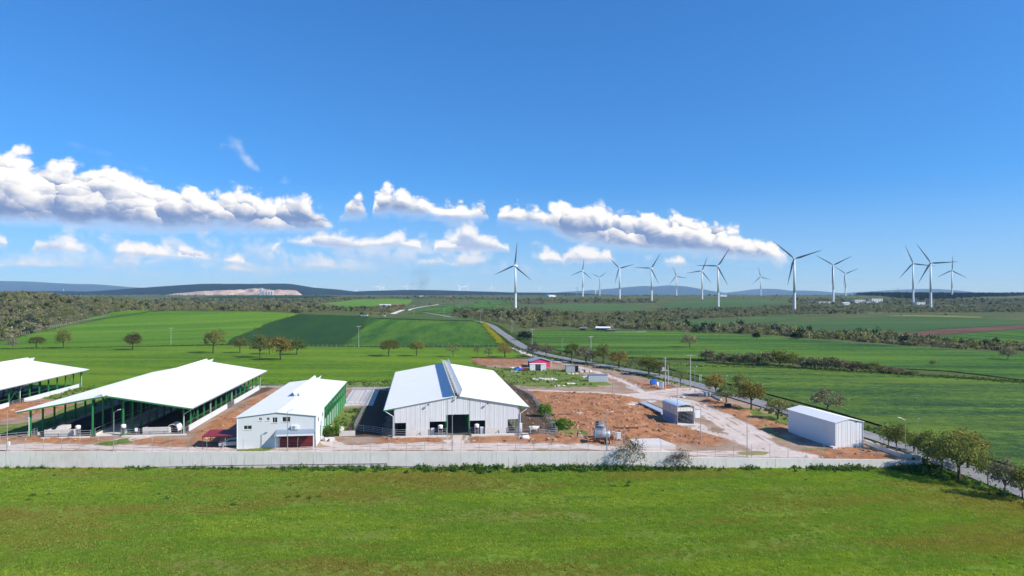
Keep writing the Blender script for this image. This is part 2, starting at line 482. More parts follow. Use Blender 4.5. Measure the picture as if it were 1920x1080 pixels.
# ---------------------------------------------------------------- mesh helpers
class MB:
    """collects shapes into one mesh"""
    def __init__(self):
        self.v, self.f = [], []
    def quad(self, a, b, c, d):
        i = len(self.v)
        self.v += [tuple(a), tuple(b), tuple(c), tuple(d)]
        self.f.append((i, i + 1, i + 2, i + 3))
        return self
    def tri(self, a, b, c):
        i = len(self.v)
        self.v += [tuple(a), tuple(b), tuple(c)]
        self.f.append((i, i + 1, i + 2))
        return self
    def box(self, x0, y0, z0, x1, y1, z1):
        i = len(self.v)
        self.v += [(x0, y0, z0), (x1, y0, z0), (x1, y1, z0), (x0, y1, z0), (x0, y0, z1), (x1, y0, z1), (x1, y1, z1), (x0, y1, z1)]
        self.f += [(i, i + 3, i + 2, i + 1), (i + 4, i + 5, i + 6, i + 7), (i, i + 1, i + 5, i + 4), (i + 1, i + 2, i + 6, i + 5), (i + 2, i + 3, i + 7, i + 6), (i + 3, i, i + 4, i + 7)]
        return self
    def hexa(self, lo, hi):
        """two rings of equal length joined: lo and hi are point lists"""
        i, n = len(self.v), len(lo)
        self.v += [tuple(p) for p in lo] + [tuple(p) for p in hi]
        self.f.append(tuple(range(i + n - 1, i - 1, -1)))
        self.f.append(tuple(range(i + n, i + 2 * n)))
        for k in range(n):
            j = (k + 1) % n
            self.f.append((i + k, i + j, i + n + j, i + n + k))
        return self
    def tube(self, p0, p1, r0, r1=None, n=8, cap=True):
        r1 = r0 if r1 is None else r1
        p0, p1 = Vector(p0), Vector(p1)
        d = (p1 - p0)
        if d.length < 1e-6:
            return self
        d.normalize()
        a = d.orthogonal().normalized()
        b = d.cross(a)
        i = len(self.v)
        for p, r in ((p0, r0), (p1, r1)):
            for k in range(n):
                t = 2 * math.pi * k / n
                self.v.append(tuple(p + (a * math.cos(t) + b * math.sin(t)) * r))
        for k in range(n):
            j = (k + 1) % n
            self.f.append((i + k, i + j, i + n + j, i + n + k))
        if cap:
            self.f.append(tuple(range(i + n - 1, i - 1, -1)))
            self.f.append(tuple(range(i + n, i + 2 * n)))
        return self
    def path(self, pts, r, n=6):
        for a, b in zip(pts[:-1], pts[1:]):
            self.tube(a, b, r, r, n)
        return self
    def lathe(self, prof, axis='z', n=16, c=(0, 0, 0)):
        """prof: list of (radius, height)"""
        i, k = len(self.v), len(prof)
        for r, h in prof:
            for s in range(n):
                t = 2 * math.pi * s / n
                q = (r * math.cos(t), r * math.sin(t), h)
                if axis == 'x':
                    q = (h, q[0], q[1])
                elif axis == 'y':
                    q = (q[0], h, q[1])
                self.v.append((q[0] + c[0], q[1] + c[1], q[2] + c[2]))
        for a in range(k - 1):
            for s in range(n):
                j = (s + 1) % n
                self.f.append((i + a * n + s, i + a * n + j, i + (a + 1) * n + j, i + (a + 1) * n + s))
        self.f.append(tuple(range(i + n - 1, i - 1, -1)))
        self.f.append(tuple(range(i + (k - 1) * n, i + k * n)))
        return self
    def xform(self, M):
        self.v = [tuple(M @ Vector(p)) for p in self.v]
        return self
    def mesh(self, name, mat, smooth=False):
        me = bpy.data.meshes.new(name)
        me.from_pydata(self.v, [], self.f)
        if mat is not None:
            me.materials.append(mat)
        if smooth:
            me.polygons.foreach_set('use_smooth', [True] * len(me.polygons))
        me.update()
        return me
    def build(self, name, mat, parent=None, loc=None, rot=None, smooth=False):
        return link(name, self.mesh(name, mat, smooth), parent, loc, rot)

def link(name, me, parent=None, loc=None, rot=None):
    o = bpy.data.objects.new(name, me)
    COL.objects.link(o)
    if parent is not None:
        o.parent = parent
    if loc is not None:
        o.location = loc
    if rot is not None:
        o.rotation_euler = rot
    return o
def tag(o, label, cat, group=None):
    o['label'] = label
    o['category'] = cat
    if group:
        o['group'] = group
    return o
def thing(name, label, cat, loc=(0, 0, 0), rz=0.0, group=None):
    o = link(name, None, None, loc, (0, 0, rz))
    return tag(o, label, cat, group)
def kind(o, k, label=None):
    o['kind'] = k
    if label:
        o['label'] = label
    return o
def np_mesh(name, V, F, mat=None, smooth=False):
    """V (n,3) array, F (m,k) array of equal-size faces"""
    me = bpy.data.meshes.new(name)
    V = np.ascontiguousarray(V, np.float32)
    F = np.ascontiguousarray(F, np.int32)
    m, k = F.shape
    me.vertices.add(len(V))
    me.vertices.foreach_set('co', V.ravel())
    me.loops.add(m * k)
    me.loops.foreach_set('vertex_index', F.ravel())
    me.polygons.add(m)
    me.polygons.foreach_set('loop_start', np.arange(0, m * k, k, dtype=np.int32))
    me.polygons.foreach_set('loop_total', np.full(m, k, np.int32))
    if mat is not None:
        me.materials.append(mat)
    if smooth:
        me.polygons.foreach_set('use_smooth', np.ones(m, bool))
    me.update(calc_edges=True)
    me.validate()
    return me

def pts_in_poly(x, y, poly):
    inside = np.zeros(np.shape(x), bool)
    n = len(poly)
    for i in range(n):
        x0, y0 = poly[i]
        x1, y1 = poly[(i + 1) % n]
        if y0 == y1:
            continue
        c = ((y0 > y) != (y1 > y)) & (x < (x1 - x0) * (y - y0) / (y1 - y0) + x0)
        inside ^= c
    return inside
def seg_dist(x, y, a, b):
    ax, ay, bx, by = a[0], a[1], b[0], b[1]
    dx, dy = bx - ax, by - ay
    L = dx * dx + dy * dy + 1e-9
    t = np.clip(((x - ax) * dx + (y - ay) * dy) / L, 0, 1)
    return np.hypot(x - ax - t * dx, y - ay - t * dy)
def poly_sdf(x, y, poly):
    d = np.full(np.shape(x), 1e9)
    for i in range(len(poly)):
        d = np.minimum(d, seg_dist(x, y, poly[i], poly[(i + 1) % len(poly)]))
    return np.where(pts_in_poly(x, y, poly), -d, d)
def line_dist(x, y, pts):
    d = np.full(np.shape(x), 1e9)
    for a, b in zip(pts[:-1], pts[1:]):
        d = np.minimum(d, seg_dist(x, y, a, b))
    return d
def gp(pix):
    """picture polygon -> world polygon on the terrain"""
    return [tuple(G(u, v)[:2]) for u, v in pix]

# ---------------------------------------------------------------- the ground: one sheet to the horizon
def axis_lines(fine0, fine1, step, lo, hi, grow):
    a = list(np.arange(fine0, fine1 + 1e-6, step))
    s, x = step, fine1
    while x < hi:
        s *= grow
        x += s
        a.append(x)
    s, x = step, fine0
    pre = []
    while x > lo:
        s *= grow
        x -= s
        pre.append(x)
    return np.array(pre[::-1] + a)
gx = axis_lines(-118, 88, 0.62, -26000, 26000, 1.05)
gy = axis_lines(122.3, 262, 0.62, 121, 34000, 1.045)
gy = np.concatenate([[-3000, -800, -300, -120, -40, 0], np.arange(20, 121, 2.0), [121.9], gy[gy > 122.2]])
GX, GY = np.meshgrid(gx, gy)
GZ = H(GX, GY)

tracks = []      # (points, half width)
def track(pix, half):
    tracks.append(([tuple(G(u, v)[:2]) for u, v in pix], half))
track([(-60, 836), (60, 838), (200, 839), (330, 845), (440, 846), (600, 845), (650, 840), (760, 838), (900, 837), (1000, 838), (1090, 838)], 2.6)
track([(1090, 838), (1180, 846), (1290, 850), (1350, 850), (1420, 852), (1500, 855)], 2.4)
track([(190, 838), (225, 828), (262, 818), (285, 806)], 2.0)
track([(858, 840), (858, 812)], 2.3)
track([(660, 838), (620, 834), (608, 828)], 1.6)
track([(1470, 853), (1440, 840), (1405, 816), (1372, 795), (1335, 775), (1290, 756), (1240, 745), (1205, 740)], 3.6)
track([(1500, 855), (1430, 838), (1390, 822)], 3.0)
track([(1205, 741), (1160, 739), (1080, 735), (1000, 731.5), (955, 730)], 1.3)
track([(1210, 738), (1180, 720), (1160, 711), (1135, 703), (1112, 696), (1085, 689), (1060, 682), (1035, 675)], 1.7)
track([(1200, 742), (1260, 736), (1310, 731), (1340, 732)], 4.5)
track([(1225, 752), (1200, 757), (1185, 760)], 2.0)
track([(1300, 802), (1340, 814), (1385, 822)], 1.4)
track([(1290, 790), (1320, 800)], 1.6)
track([(962, 652), (985, 662), (1010, 672)], 1.2)
def band(w_sdf, soft):
    return 1 - ss(-soft, soft, w_sdf)
nz1 = (fbm(GX / 5.0, GY / 5.0, 3, 4) - 0.5)
nz2 = (fbm(GX / 1.9, GY / 1.9, 9, 3) - 0.5)
trk = np.zeros(GX.shape)
near = (GY < 420) & (GY > 121) & (np.abs(GX) < 130)
for pts, half in tracks:
    d = np.full(GX.shape, 99.0)
    d[near] = line_dist(GX[near], GY[near], pts) - half
    bnd = band(d + nz1 * 3.2 + nz2 * 1.2, 0.9)
    for wob in (0.75, -0.75, 2.1):
        if half > 1.2:
            bnd = bnd * (1 - (0.55 + nz2) * np.exp(-((d + half - abs(wob) - 0.5 - nz1 * 1.2) / 0.30) ** 2))
    trk = np.maximum(trk, bnd)
soil_polys = [
    [(960, 733), (1080, 737), (1185, 743), (1215, 760), (1250, 792), (1300, 806), (1362, 826), (1340, 840), (1262, 832), (1190, 826), (1100, 836), (1040, 840), (985, 836), (980, 815), (1048, 812), (1010, 760)],
    [(1040, 676), (1105, 692), (1165, 708), (1230, 722), (1290, 730), (1255, 734), (1205, 728), (1150, 703), (1095, 690), (1035, 682)],
    [(1330, 748), (1400, 765), (1478, 790), (1480, 815), (1440, 815), (1390, 795), (1330, 768), (1300, 755)],
    [(1500, 845), (1570, 838), (1640, 845), (1690, 862), (1600, 866), (1510, 862)],
    [(880, 672), (990, 674), (985, 688), (900, 686)],
    [(345, 842), (400, 790), (515, 728), (512, 735), (450, 775), (444, 838)],
    [(-60, 795), (30, 785), (120, 765), (150, 752), (60, 752), (-60, 770)],
    [(-60, 830), (60, 830), (140, 833), (225, 824), (150, 822), (-60, 818)],
    [(230, 832), (330, 838), (400, 828), (330, 826), (250, 824)],
    [(715, 832), (830, 830), (835, 822), (715, 822)],
    [(885, 832), (990, 830), (1060, 838), (1100, 832), (1060, 822), (985, 820), (885, 820)],
    [(975, 736), (1000, 745), (1048, 812), (980, 814), (965, 780)],
    [(1110, 790), (1180, 800), (1180, 830), (1100, 830)],
]
soil = np.zeros(GX.shape)
dn = np.full(GX.shape, 99.0)
for pl in soil_polys:
    d = dn.copy()
    d[near] = poly_sdf(GX[near], GY[near], gp(pl))
    soil = np.maximum(soil, band(d + nz1 * 4 + nz2 * 2, 1.3))
grass_polys = [
    [(900, 688), (985, 690), (1060, 694), (1105, 705), (1145, 722), (1110, 726), (1000, 726), (950, 722), (930, 705)],
    [(612, 770), (690, 765), (668, 806), (640, 815), (602, 818)],
    [(975, 736), (1020, 765), (1058, 806), (1110, 812), (1100, 818), (1040, 812), (1010, 780), (965, 742)],
    [(-60, 730), (180, 722), (190, 728), (120, 752), (60, 745), (-60, 760)],
    [(-60, 806), (60, 790), (230, 728), (250, 735), (70, 815), (-60, 822)],
    [(488, 714), (760, 714), (760, 728), (488, 728)],
    [(180, 834), (230, 824), (240, 832), (200, 838)],
    [(447, 844), (505, 842), (505, 846), (447, 847)],
    [(1380, 760), (1480, 785), (1560, 800), (1480, 800), (1400, 775)],
    [(1205, 700), (1290, 718), (1330, 730), (1300, 728), (1200, 708)],
]
grs = np.zeros(GX.shape)
for pl in grass_polys:
    d = dn.copy()
    d[near] = poly_sdf(GX[near], GY[near], gp(pl))
    grs = np.maximum(grs, band(d + nz1 * 4.5 + nz2 * 2, 1.0))
dung_polys = [
    [(640, 818), (716, 820), (740, 733), (702, 731)],
    [(978, 818), (1046, 816), (1000, 745), (960, 720), (930, 705)],
    [(350, 800), (420, 765), (515, 728), (490, 726), (380, 775)],
]
dung = np.zeros(GX.shape)
for pl in dung_polys:
    d = dn.copy()
    d[near] = poly_sdf(GX[near], GY[near], gp(pl))
    dung = np.maximum(dung, band(d + nz2 * 1.2, 0.5))
dryg_polys = [[(1390, 772), (1440, 800), (1470, 828), (1520, 845), (1590, 846), (1500, 838), (1450, 815), (1420, 790)],
              [(1390, 848), (1450, 846), (1450, 851), (1390, 851)],
              [(1000, 842), (1070, 842), (1070, 845), (1000, 845)]]
dryg = np.zeros(GX.shape)
for pl in dryg_polys:
    d = dn.copy()
    d[near] = poly_sdf(GX[near], GY[near], gp(pl))
    dryg = np.maximum(dryg, band(d + nz1 * 3.5 + nz2 * 1.5, 0.8))
# churned earth: clods and diagonal ruts
yardm = ((GY > WALL_Y + 0.4) & near) * 1.0
rut = np.sin((GX * 0.8 + GY * 0.35) * 1.7 + nz1 * 7)
churn = soil * (1 - trk) * (1 - grs)
GZ = GZ + yardm * churn * (nz2 * 0.75 + nz1 * 0.7 + 0.10 * rut + 0.25)
GZ = GZ + yardm * grs * (nz2 * 0.5 + 0.1)
GZ = GZ + yardm * trk * (1 - churn) * nz2 * 0.06
ny, nx = GX.shape
V = np.stack([GX, GY, GZ], -1).reshape(-1, 3)
idx = np.arange(nx * ny).reshape(ny, nx)
F = np.stack([idx[:-1, :-1], idx[:-1, 1:], idx[1:, 1:], idx[1:, :-1]], -1).reshape(-1, 4)

m, t = new_mat('ground')
p = t.pos()
fineN = t.noise(p, 1.1, 7, 0.76)
midN = t.noise(p, 0.22, 5, 0.6)
bigN = t.noise(p, 0.012, 5, 0.6)
wild = t.ramp(t.math('ADD', t.math('MULTIPLY', bigN, 0.75), t.math('MULTIPLY', midN, 0.3)), [(0.3, (0.050, 0.075, 0.020)), (0.52, (0.085, 0.11, 0.030)), (0.75, (0.15, 0.135, 0.062))])
bare = t.ramp(t.math('ADD', t.math('MULTIPLY', midN, 0.6), t.math('MULTIPLY', fineN, 0.4)), [(0.3, (0.20, 0.125, 0.08)), (0.5, (0.34, 0.235, 0.165)), (0.7, (0.44, 0.34, 0.265))])
c = t.mix(t.attr('yard'), wild, bare)
soilc = t.ramp(t.math('ADD', t.math('MULTIPLY', midN, 0.45), t.math('MULTIPLY', fineN, 0.55)), [(0.30, (0.12, 0.048, 0.021)), (0.45, (0.325, 0.142, 0.066)), (0.66, (0.465, 0.245, 0.128))])
c = t.mix(t.attr('soil'), c, soilc)
trc = t.ramp(t.math('ADD', t.math('MULTIPLY', midN, 0.5), t.math('MULTIPLY', fineN, 0.5)), [(0.28, (0.44, 0.345, 0.285)), (0.5, (0.58, 0.485, 0.42)), (0.75, (0.68, 0.60, 0.54))])
c = t.mix(t.smooth(t.math('ADD', t.attr('trk'), t.math('MULTIPLY', t.math('SUBTRACT', fineN, 0.5), 0.9)), 0.25, 0.75), c, trc)
dryc = t.mix(fineN, (0.16, 0.13, 0.04), (0.36, 0.32, 0.15))
c = t.mix(t.smooth(t.math('ADD', t.attr('dryg'), t.math('MULTIPLY', t.math('SUBTRACT', fineN, 0.5), 1.1)), 0.3, 0.8), c, dryc)
grc = t.ramp(t.math('ADD', t.math('MULTIPLY', midN, 0.55), t.math('MULTIPLY', fineN, 0.45)), [(0.32, (0.06, 0.095, 0.018)), (0.47, (0.12, 0.17, 0.032)), (0.66, (0.26, 0.25, 0.09))])
c = t.mix(t.smooth(t.math('ADD', t.attr('grs'), t.math('MULTIPLY', t.math('SUBTRACT', fineN, 0.5), 1.0)), 0.3, 0.7), c, grc)
c = t.mix(t.attr('dung'), c, t.mix(fineN, (0.05, 0.034, 0.024), (0.17, 0.115, 0.08)))
# pasture in front of the wall
pn1 = t.noise(t.scale(p, (0.5, 1.3, 0)), 0.045, 5, 0.62)
pn2 = t.noise(t.scale(p, (0.6, 1.3, 0)), 1.1, 5, 0.72)
pn3 = t.noise(p, 6.0, 4, 0.75)
pf = t.math('ADD', t.math('ADD', t.math('MULTIPLY', pn1, 0.62), t.math('MULTIPLY', pn2, 0.24)), t.math('MULTIPLY', pn3, 0.24))
past = t.ramp(pf, [(0.34, (0.24, 0.18, 0.085)), (0.46, (0.19, 0.185, 0.045)), (0.54, (0.14, 0.20, 0.025)), (0.68, (0.19, 0.27, 0.03))])
c = t.mix(t.attr('past'), c, past)
bmp = t.math('ADD', t.math('MULTIPLY', fineN, 0.6), t.math('MULTIPLY', t.math('ADD', pn2, t.math('MULTIPLY', pn3, 0.7)), t.math('MULTIPLY', t.attr('past'), 0.5)))
finish(t, c, 0.95, 0, bmp, 0.22, 0.9, spec=0.1)
M_ground = m
gme = np_mesh('ground', V, F, M_ground, True)
def vattr(me, name, arr):
    a = me.attributes.new(name, 'FLOAT', 'POINT')
    a.data.foreach_set('value', np.ascontiguousarray(arr, np.float32).ravel())
road_pix = [(2080, 985), (1920, 921), (1830, 889), (1748, 859), (1650, 826), (1560, 797), (1477, 771.5), (1410, 752), (1350, 735), (1294, 719), (1237, 705.5), (1170, 693), (1103, 681.5), (1048, 671), (1008, 662), (978, 650), (950, 630.5), (925, 612), (903, 603.5)]
road_c = [tuple(G(u, v)[:2]) for u, v in road_pix]
road_c = [(road_c[0][0] + 14, 40.0)] + road_c + [(-52.0, 640.0), (-90, 700)]
rxy = np.array(road_c)
road_x_at = lambda y: np.interp(y, rxy[:, 1], rxy[:, 0])
yard_mask = ((GY > WALL_Y) & (GY < 330)) * (GX < road_x_at(GY) - 2) * (1 - ss(214, 224, GY) * (GX < -10)) * (1 - ss(285, 300, GY))
past_mask = 1 - ss(WALL_Y - 0.05, WALL_Y + 0.05, GY) * (GX < WALL_END + 1) - ss(WALL_Y, WALL_Y + 30, GY) * (GX >= WALL_END + 1)
for nme, arr in (('soil', churn), ('trk', trk * yardm), ('grs', grs), ('dung', dung), ('dryg', dryg), ('yard', yard_mask), ('past', past_mask)):
    vattr(gme, nme, np.clip(arr, 0, 1))
ground = kind(link('ground', gme), 'structure', 'farmland ground with earth yard, tracks and pasture')

# ---------------------------------------------------------------- sown fields, lying on the ground as sheets
def clip_poly(poly, axis, val, keep_less):
    out = []
    n = len(poly)
    for i in range(n):
        a, b = poly[i], poly[(i + 1) % n]
        ia = (a[axis] <= val) if keep_less else (a[axis] >= val)
        ib = (b[axis] <= val) if keep_less else (b[axis] >= val)
        if ia:
            out.append(a)
        if ia != ib:
            s = (val - a[axis]) / (b[axis] - a[axis])
            q = [a[0] + (b[0] - a[0]) * s, a[1] + (b[1] - a[1]) * s]
            q[axis] = val
            out.append(tuple(q))
    return out
def wobble(poly, amp, seg):
    out = []
    for i in range(len(poly)):
        a, b = poly[i], poly[(i + 1) % len(poly)]
        L = math.hypot(b[0] - a[0], b[1] - a[1])
        n = max(1, int(L / seg))
        for k in range(n):
            s = k / n
            x, y = a[0] + (b[0] - a[0]) * s, a[1] + (b[1] - a[1]) * s
            j = 0 if k == 0 else amp
            x += (float(vnoise(x / seg, y / seg, 31)) - 0.5) * 2 * j
            y += (float(vnoise(x / seg, y / seg, 57)) - 0.5) * 2 * j
            out.append((x, y))
    return out
def sheet(name, poly, mat, up, cell, label, amp=1.2, seg=14.0):
    poly = wobble(poly, amp, seg)
    xs = [p[0] for p in poly]
    ys = [p[1] for p in poly]
    verts, faces, key = [], [], {}
    y = math.floor(min(ys) / cell) * cell
    while y < max(ys):
        row = clip_poly(clip_poly(poly, 1, y, False), 1, y + cell, True)
        if len(row) > 2:
            rx = [p[0] for p in row]
            x = math.floor(min(rx) / cell) * cell
            while x < max(rx):
                c = clip_poly(clip_poly(row, 0, x, False), 0, x + cell, True)
                if len(c) > 2:
                    f = []
                    for q in c:
                        k = (round(q[0], 3), round(q[1], 3))
                        if k not in key:
                            key[k] = len(verts)
                            verts.append(k)
                        if not f or f[-1] != key[k]:
                            f.append(key[k])
                    if f[0] == f[-1]:
                        f.pop()
                    if len(set(f)) == len(f) and len(f) > 2:
                        faces.append(f)
                x += cell
        y += cell
    A = np.array(verts)
    z = H(A[:, 0], A[:, 1]) + up
    me = bpy.data.meshes.new(name)
    me.from_pydata([(a[0], a[1], b) for a, b in zip(verts, z)], [], faces)
    me.materials.append(mat)
    me.polygons.foreach_set('use_smooth', [True] * len(me.polygons))
    me.update()
    up_ok = sum(pl.normal.z * pl.area for pl in me.polygons)
    if up_ok < 0:
        me.flip_normals()
    return kind(link(name, me), 'structure', label)

MC_lime = crop_mat('lime_wheat', (0.070, 0.145, 0.005), (0.115, 0.225, 0.006), (0.18, 0.295, 0.012), 0.05, 0.10)
MC_hill = crop_mat('hill_wheat', (0.055, 0.145, 0.006), (0.095, 0.215, 0.008), (0.155, 0.28, 0.016), -0.5, 0.05)
MC_dark = crop_mat('dark_wheat', (0.015, 0.052, 0.006), (0.024, 0.068, 0.007), (0.036, 0.088, 0.009), 1.35, 0.06, row_amt=0.25)
MC_mid = crop_mat('mid_wheat', (0.024, 0.085, 0.006), (0.050, 0.132, 0.008), (0.10, 0.20, 0.012), 1.5, 0.09, 0.012, 0.6)
MC_right = crop_mat('broad_wheat', (0.020, 0.068, 0.010), (0.055, 0.140, 0.012), (0.125, 0.235, 0.018), 0.06, 0.045, 0.010, 0.75)
MC_near = crop_mat('thick_wheat', (0.026, 0.070, 0.018), (0.068, 0.140, 0.020), (0.16, 0.25, 0.024), 0.10, 0.09, 0.022, 0.55)
MC_far = crop_mat('far_wheat', (0.040, 0.095, 0.022), (0.062, 0.125, 0.026), (0.10, 0.155, 0.034), 0.0, 0.03)
MC_brown = crop_mat('ploughed_red_earth', (0.11, 0.05, 0.035), (0.17, 0.085, 0.06), (0.22, 0.12, 0.085), 0.05, 0.10)
MC_yellow = crop_mat('yellow_flowers', (0.07, 0.11, 0.02), (0.16, 0.17, 0.03), (0.32, 0.28, 0.04), 0.0, 0.15)
MC_plot = crop_mat('tilled_plot', (0.20, 0.13, 0.09), (0.27, 0.185, 0.135), (0.33, 0.24, 0.18), 0.0, 0.3)

sheet('hill_field', gp([(-90, 658), (10, 641), (60, 626.5), (120, 613), (200, 598.5), (280, 586), (320, 584), (480, 585), (563, 588.5), (500, 607), (440, 632), (423, 646)]), MC_hill, 0.30, 14, 'bright green wheat field rising over the hill')
sheet('lime_field', gp([(-150, 658), (423, 648.5), (700, 652), (942, 651.5), (962, 660), (985, 668), (960, 673), (884, 671), (886, 684), (925, 694), (945, 714), (700, 716), (500, 722), (300, 727), (-150, 738)]), MC_lime, 0.25, 6, 'lime green wheat field behind the barns')
sheet('dark_field', gp([(563, 589.5), (692, 593.5), (642, 650.5), (425, 646.5), (442, 633), (502, 608)]), MC_dark, 0.36, 12, 'dark green wheat field on the slope')
sheet('striped_field', gp([(693, 594.5), (710, 599), (800, 601), (900, 603.5), (942, 648.5), (644, 650.5)]), MC_mid, 0.30, 10, 'green wheat field with drill stripes beside the road')
sheet('broad_field', gp([(968, 622), (1120, 618.5), (1230, 621), (1330, 626), (1440, 631), (1560, 641), (1700, 651), (1860, 661), (2100, 670), (2100, 735), (1920, 714), (1780, 697), (1690, 692), (1560, 679), (1440, 681), (1320, 674), (1180, 671), (1068, 662), (1010, 648), (988, 634)]), MC_right, 0.30, 9, 'broad green wheat field beyond the road')
sheet('near_field', gp([(1255, 681), (1330, 684), (1470, 692), (1560, 697), (1700, 705), (1920, 720), (2200, 745), (2350, 1000), (1990, 905), (1850, 860), (1740, 826), (1640, 796), (1560, 772), (1470, 748), (1400, 730), (1330, 712), (1255, 693)]), MC_near, 0.32, 5, 'thick dark green wheat field along the road')
sheet('upper_field', gp([(1405, 613), (1480, 603), (1600, 598), (1740, 595), (1920, 600), (2050, 603), (2050, 606), (1920, 608), (1760, 617), (1690, 625), (1600, 626), (1500, 617)]), MC_far, 0.25, 18, 'muted green field beyond the thicket')
sheet('ploughed_strip', gp([(1690, 627), (1760, 619), (1920, 609.5), (2050, 606.5), (2050, 613), (1920, 616), (1790, 626), (1712, 631)]), MC_brown, 0.25, 12, 'strip of red ploughed earth')
sheet('lower_field', gp([(1728, 634), (1790, 628), (1920, 618), (2050, 615), (2050, 645), (1920, 642), (1800, 641)]), MC_mid, 0.25, 12, 'green field between ploughed strip and thicket')
sheet('middle_field', gp([(1215, 606), (1300, 601), (1400, 597), (1520, 590), (1490, 599), (1390, 609), (1300, 611)]), MC_far, 0.25, 18, 'small green field between scrub bands')
sheet('distant_field', gp([(985, 573), (1060, 570), (1150, 570.5), (1215, 575), (1190, 583), (1100, 586), (1020, 580)]), MC_far, 0.3, 30, 'olive green pasture beyond the scrub')
sheet('distant_field', gp([(1235, 572), (1300, 564), (1400, 561.5), (1480, 567), (1460, 570), (1350, 577.5), (1260, 577)]), MC_far, 0.3, 30, 'blue green field beneath the turbines')
sheet('distant_field', gp([(590, 570), (660, 562.5), (730, 560), (775, 562), (765, 571), (690, 576), (640, 576)]), MC_hill, 0.3, 30, 'light green field above the scrub')
sheet('distant_field', gp([(765, 588), (800, 578), (830, 573), (905, 571), (985, 573), (900, 583), (840, 588)]), MC_mid, 0.3, 24, 'green field behind the rising track')
sheet('distant_field', gp([(880, 569), (900, 563.5), (960, 565), (952, 569), (905, 572)]), MC_mid, 0.3, 24, 'small green field near the lone turbine')
sheet('slope_field', gp([(704, 597.8), (716, 594.5), (800, 594), (880, 597), (902, 602.4), (800, 600.2)]), MC_far, 0.5, 10, 'pale green pasture above the striped field')
sheet('sliver_field', gp([(146, 603), (215, 585), (262, 581), (285, 583.5), (205, 596)]), MC_hill, 0.35, 10, 'narrow green field against the scrub hill')
sheet('mustard_strip', gp([(1650, 592.5), (1720, 590.5), (1840, 594), (1840, 596.5), (1720, 594)]), MC_yellow, 0.3, 16, 'strip of yellow flowers')
sheet('tilled_plot', gp([(884, 673.5), (940, 672.5), (988, 674), (985, 687), (905, 685)]), MC_plot, 0.12, 4, 'brown tilled plot behind the pink shed')

# ---------------------------------------------------------------- roads
def ribbon(name, pts, half, mat, up, label, seg=6.0, edge=0.0):
    A = np.array(pts)
    d = np.concatenate([[0], np.cumsum(np.hypot(*np.diff(A, axis=0).T))])
    n = int(d[-1] / seg) + 1
    s = np.linspace(0, d[-1], n)
    # smooth the centre line a little
    cx, cyy = np.interp(s, d, A[:, 0]), np.interp(s, d, A[:, 1])
    for _ in range(10):
        cx[1:-1] = (cx[:-2] + 2 * cx[1:-1] + cx[2:]) / 4
        cyy[1:-1] = (cyy[:-2] + 2 * cyy[1:-1] + cyy[2:]) / 4
    tx, ty = np.gradient(cx), np.gradient(cyy)
    L = np.hypot(tx, ty)
    nxv, nyv = ty / L, -tx / L
    V, F = [], []
    K = 6
    for i in range(n):
        for k in range(K + 1):
            o = (k / K * 2 - 1) * half
            if k in (0, K):
                o *= 1 + edge * (float(vnoise(s[i] / 3.0, k * 7.0, 3)) - 0.5)
            x, y = cx[i] + nxv[i] * o, cyy[i] + nyv[i] * o
            crown = up - 0.05 * (o / half) ** 2
            V.append((x, y, Hs(x, y) + crown))
    for i in range(n - 1):
        for k in range(K):
            a = i * (K + 1) + k
            F.append((a, a + 1, a + K + 2, a + K + 1))
    me = np_mesh(name, np.array(V), np.array(F), mat, True)
    if me.polygons[0].normal.z < 0:
        me.flip_normals()
    return kind(link(name, me), 'structure', label), (cx, cyy)
m, t = new_mat('old_asphalt')
p = t.pos()
n1, n2 = t.noise(p, 0.35, 5, 0.65), t.noise(p, 3.0, 4, 0.7)
c = t.ramp(t.math('ADD', t.math('MULTIPLY', n1, 0.7), t.math('MULTIPLY', n2, 0.3)), [(0.3, (0.16, 0.155, 0.155)), (0.5, (0.23, 0.225, 0.225)), (0.72, (0.30, 0.285, 0.275))])
finish(t, c, 0.9, 0, n2, 0.02, 0.4)
M_asphalt = m
road, road_line = ribbon('road', road_c, 2.9, M_asphalt, 0.30, 'grey country road running past the farm', 5.0, 0.12)
ft = [tuple(G(u, v)[:2]) for u, v in [(736, 590), (752, 584), (770, 580), (790, 576), (812, 573), (822, 571)]]
ribbon('far_track', ft, 2.6, M_conc_pale, 0.6, 'pale track climbing between far fields', 10.0)
hv, hf, hs_ = road_line[0], road_line[1], 0

# ================================================================ farm buildings
AX = R(7.8)                    # the barns all share one axis
def local_frame(p, rz):
    return Matrix.Translation(p) @ Matrix.Rotation(rz, 4, 'Z')

def roof_sheet(x_lo, z_lo, x_hi, z_hi, y0, y1, thick=0.09, rib=1.0, rib_h=0.04):
    """one roof slope with standing ribs running from eave to ridge"""
    mb = MB()
    ys = []
    y = y0
    while y < y1 - 1e-3:
        e = min(y + rib, y1)
        ys += [(y, 0), (y + 0.06, rib_h), (y + 0.14, rib_h), (y + 0.20, 0)]
        y = e
    ys.append((y1, 0))
    n = len(ys)
    for a, z in ys:
        mb.v += [(x_lo, a, z_lo + z), (x_hi, a, z_hi + z), (x_hi, a, z_hi - thick), (x_lo, a, z_lo - thick)]
    for i in range(n - 1):
        a, b = i * 4, i * 4 + 4
        for k in range(4):
            j = (k + 1) % 4
            mb.f.append((a + k, a + j, b + j, b + k))
    mb.f.append((0, 1, 2, 3))
    e = (n - 1) * 4
    mb.f.append((e + 3, e + 2, e + 1, e))
    if x_lo > x_hi:
        mb.f = [tuple(reversed(f)) for f in mb.f]
    return mb

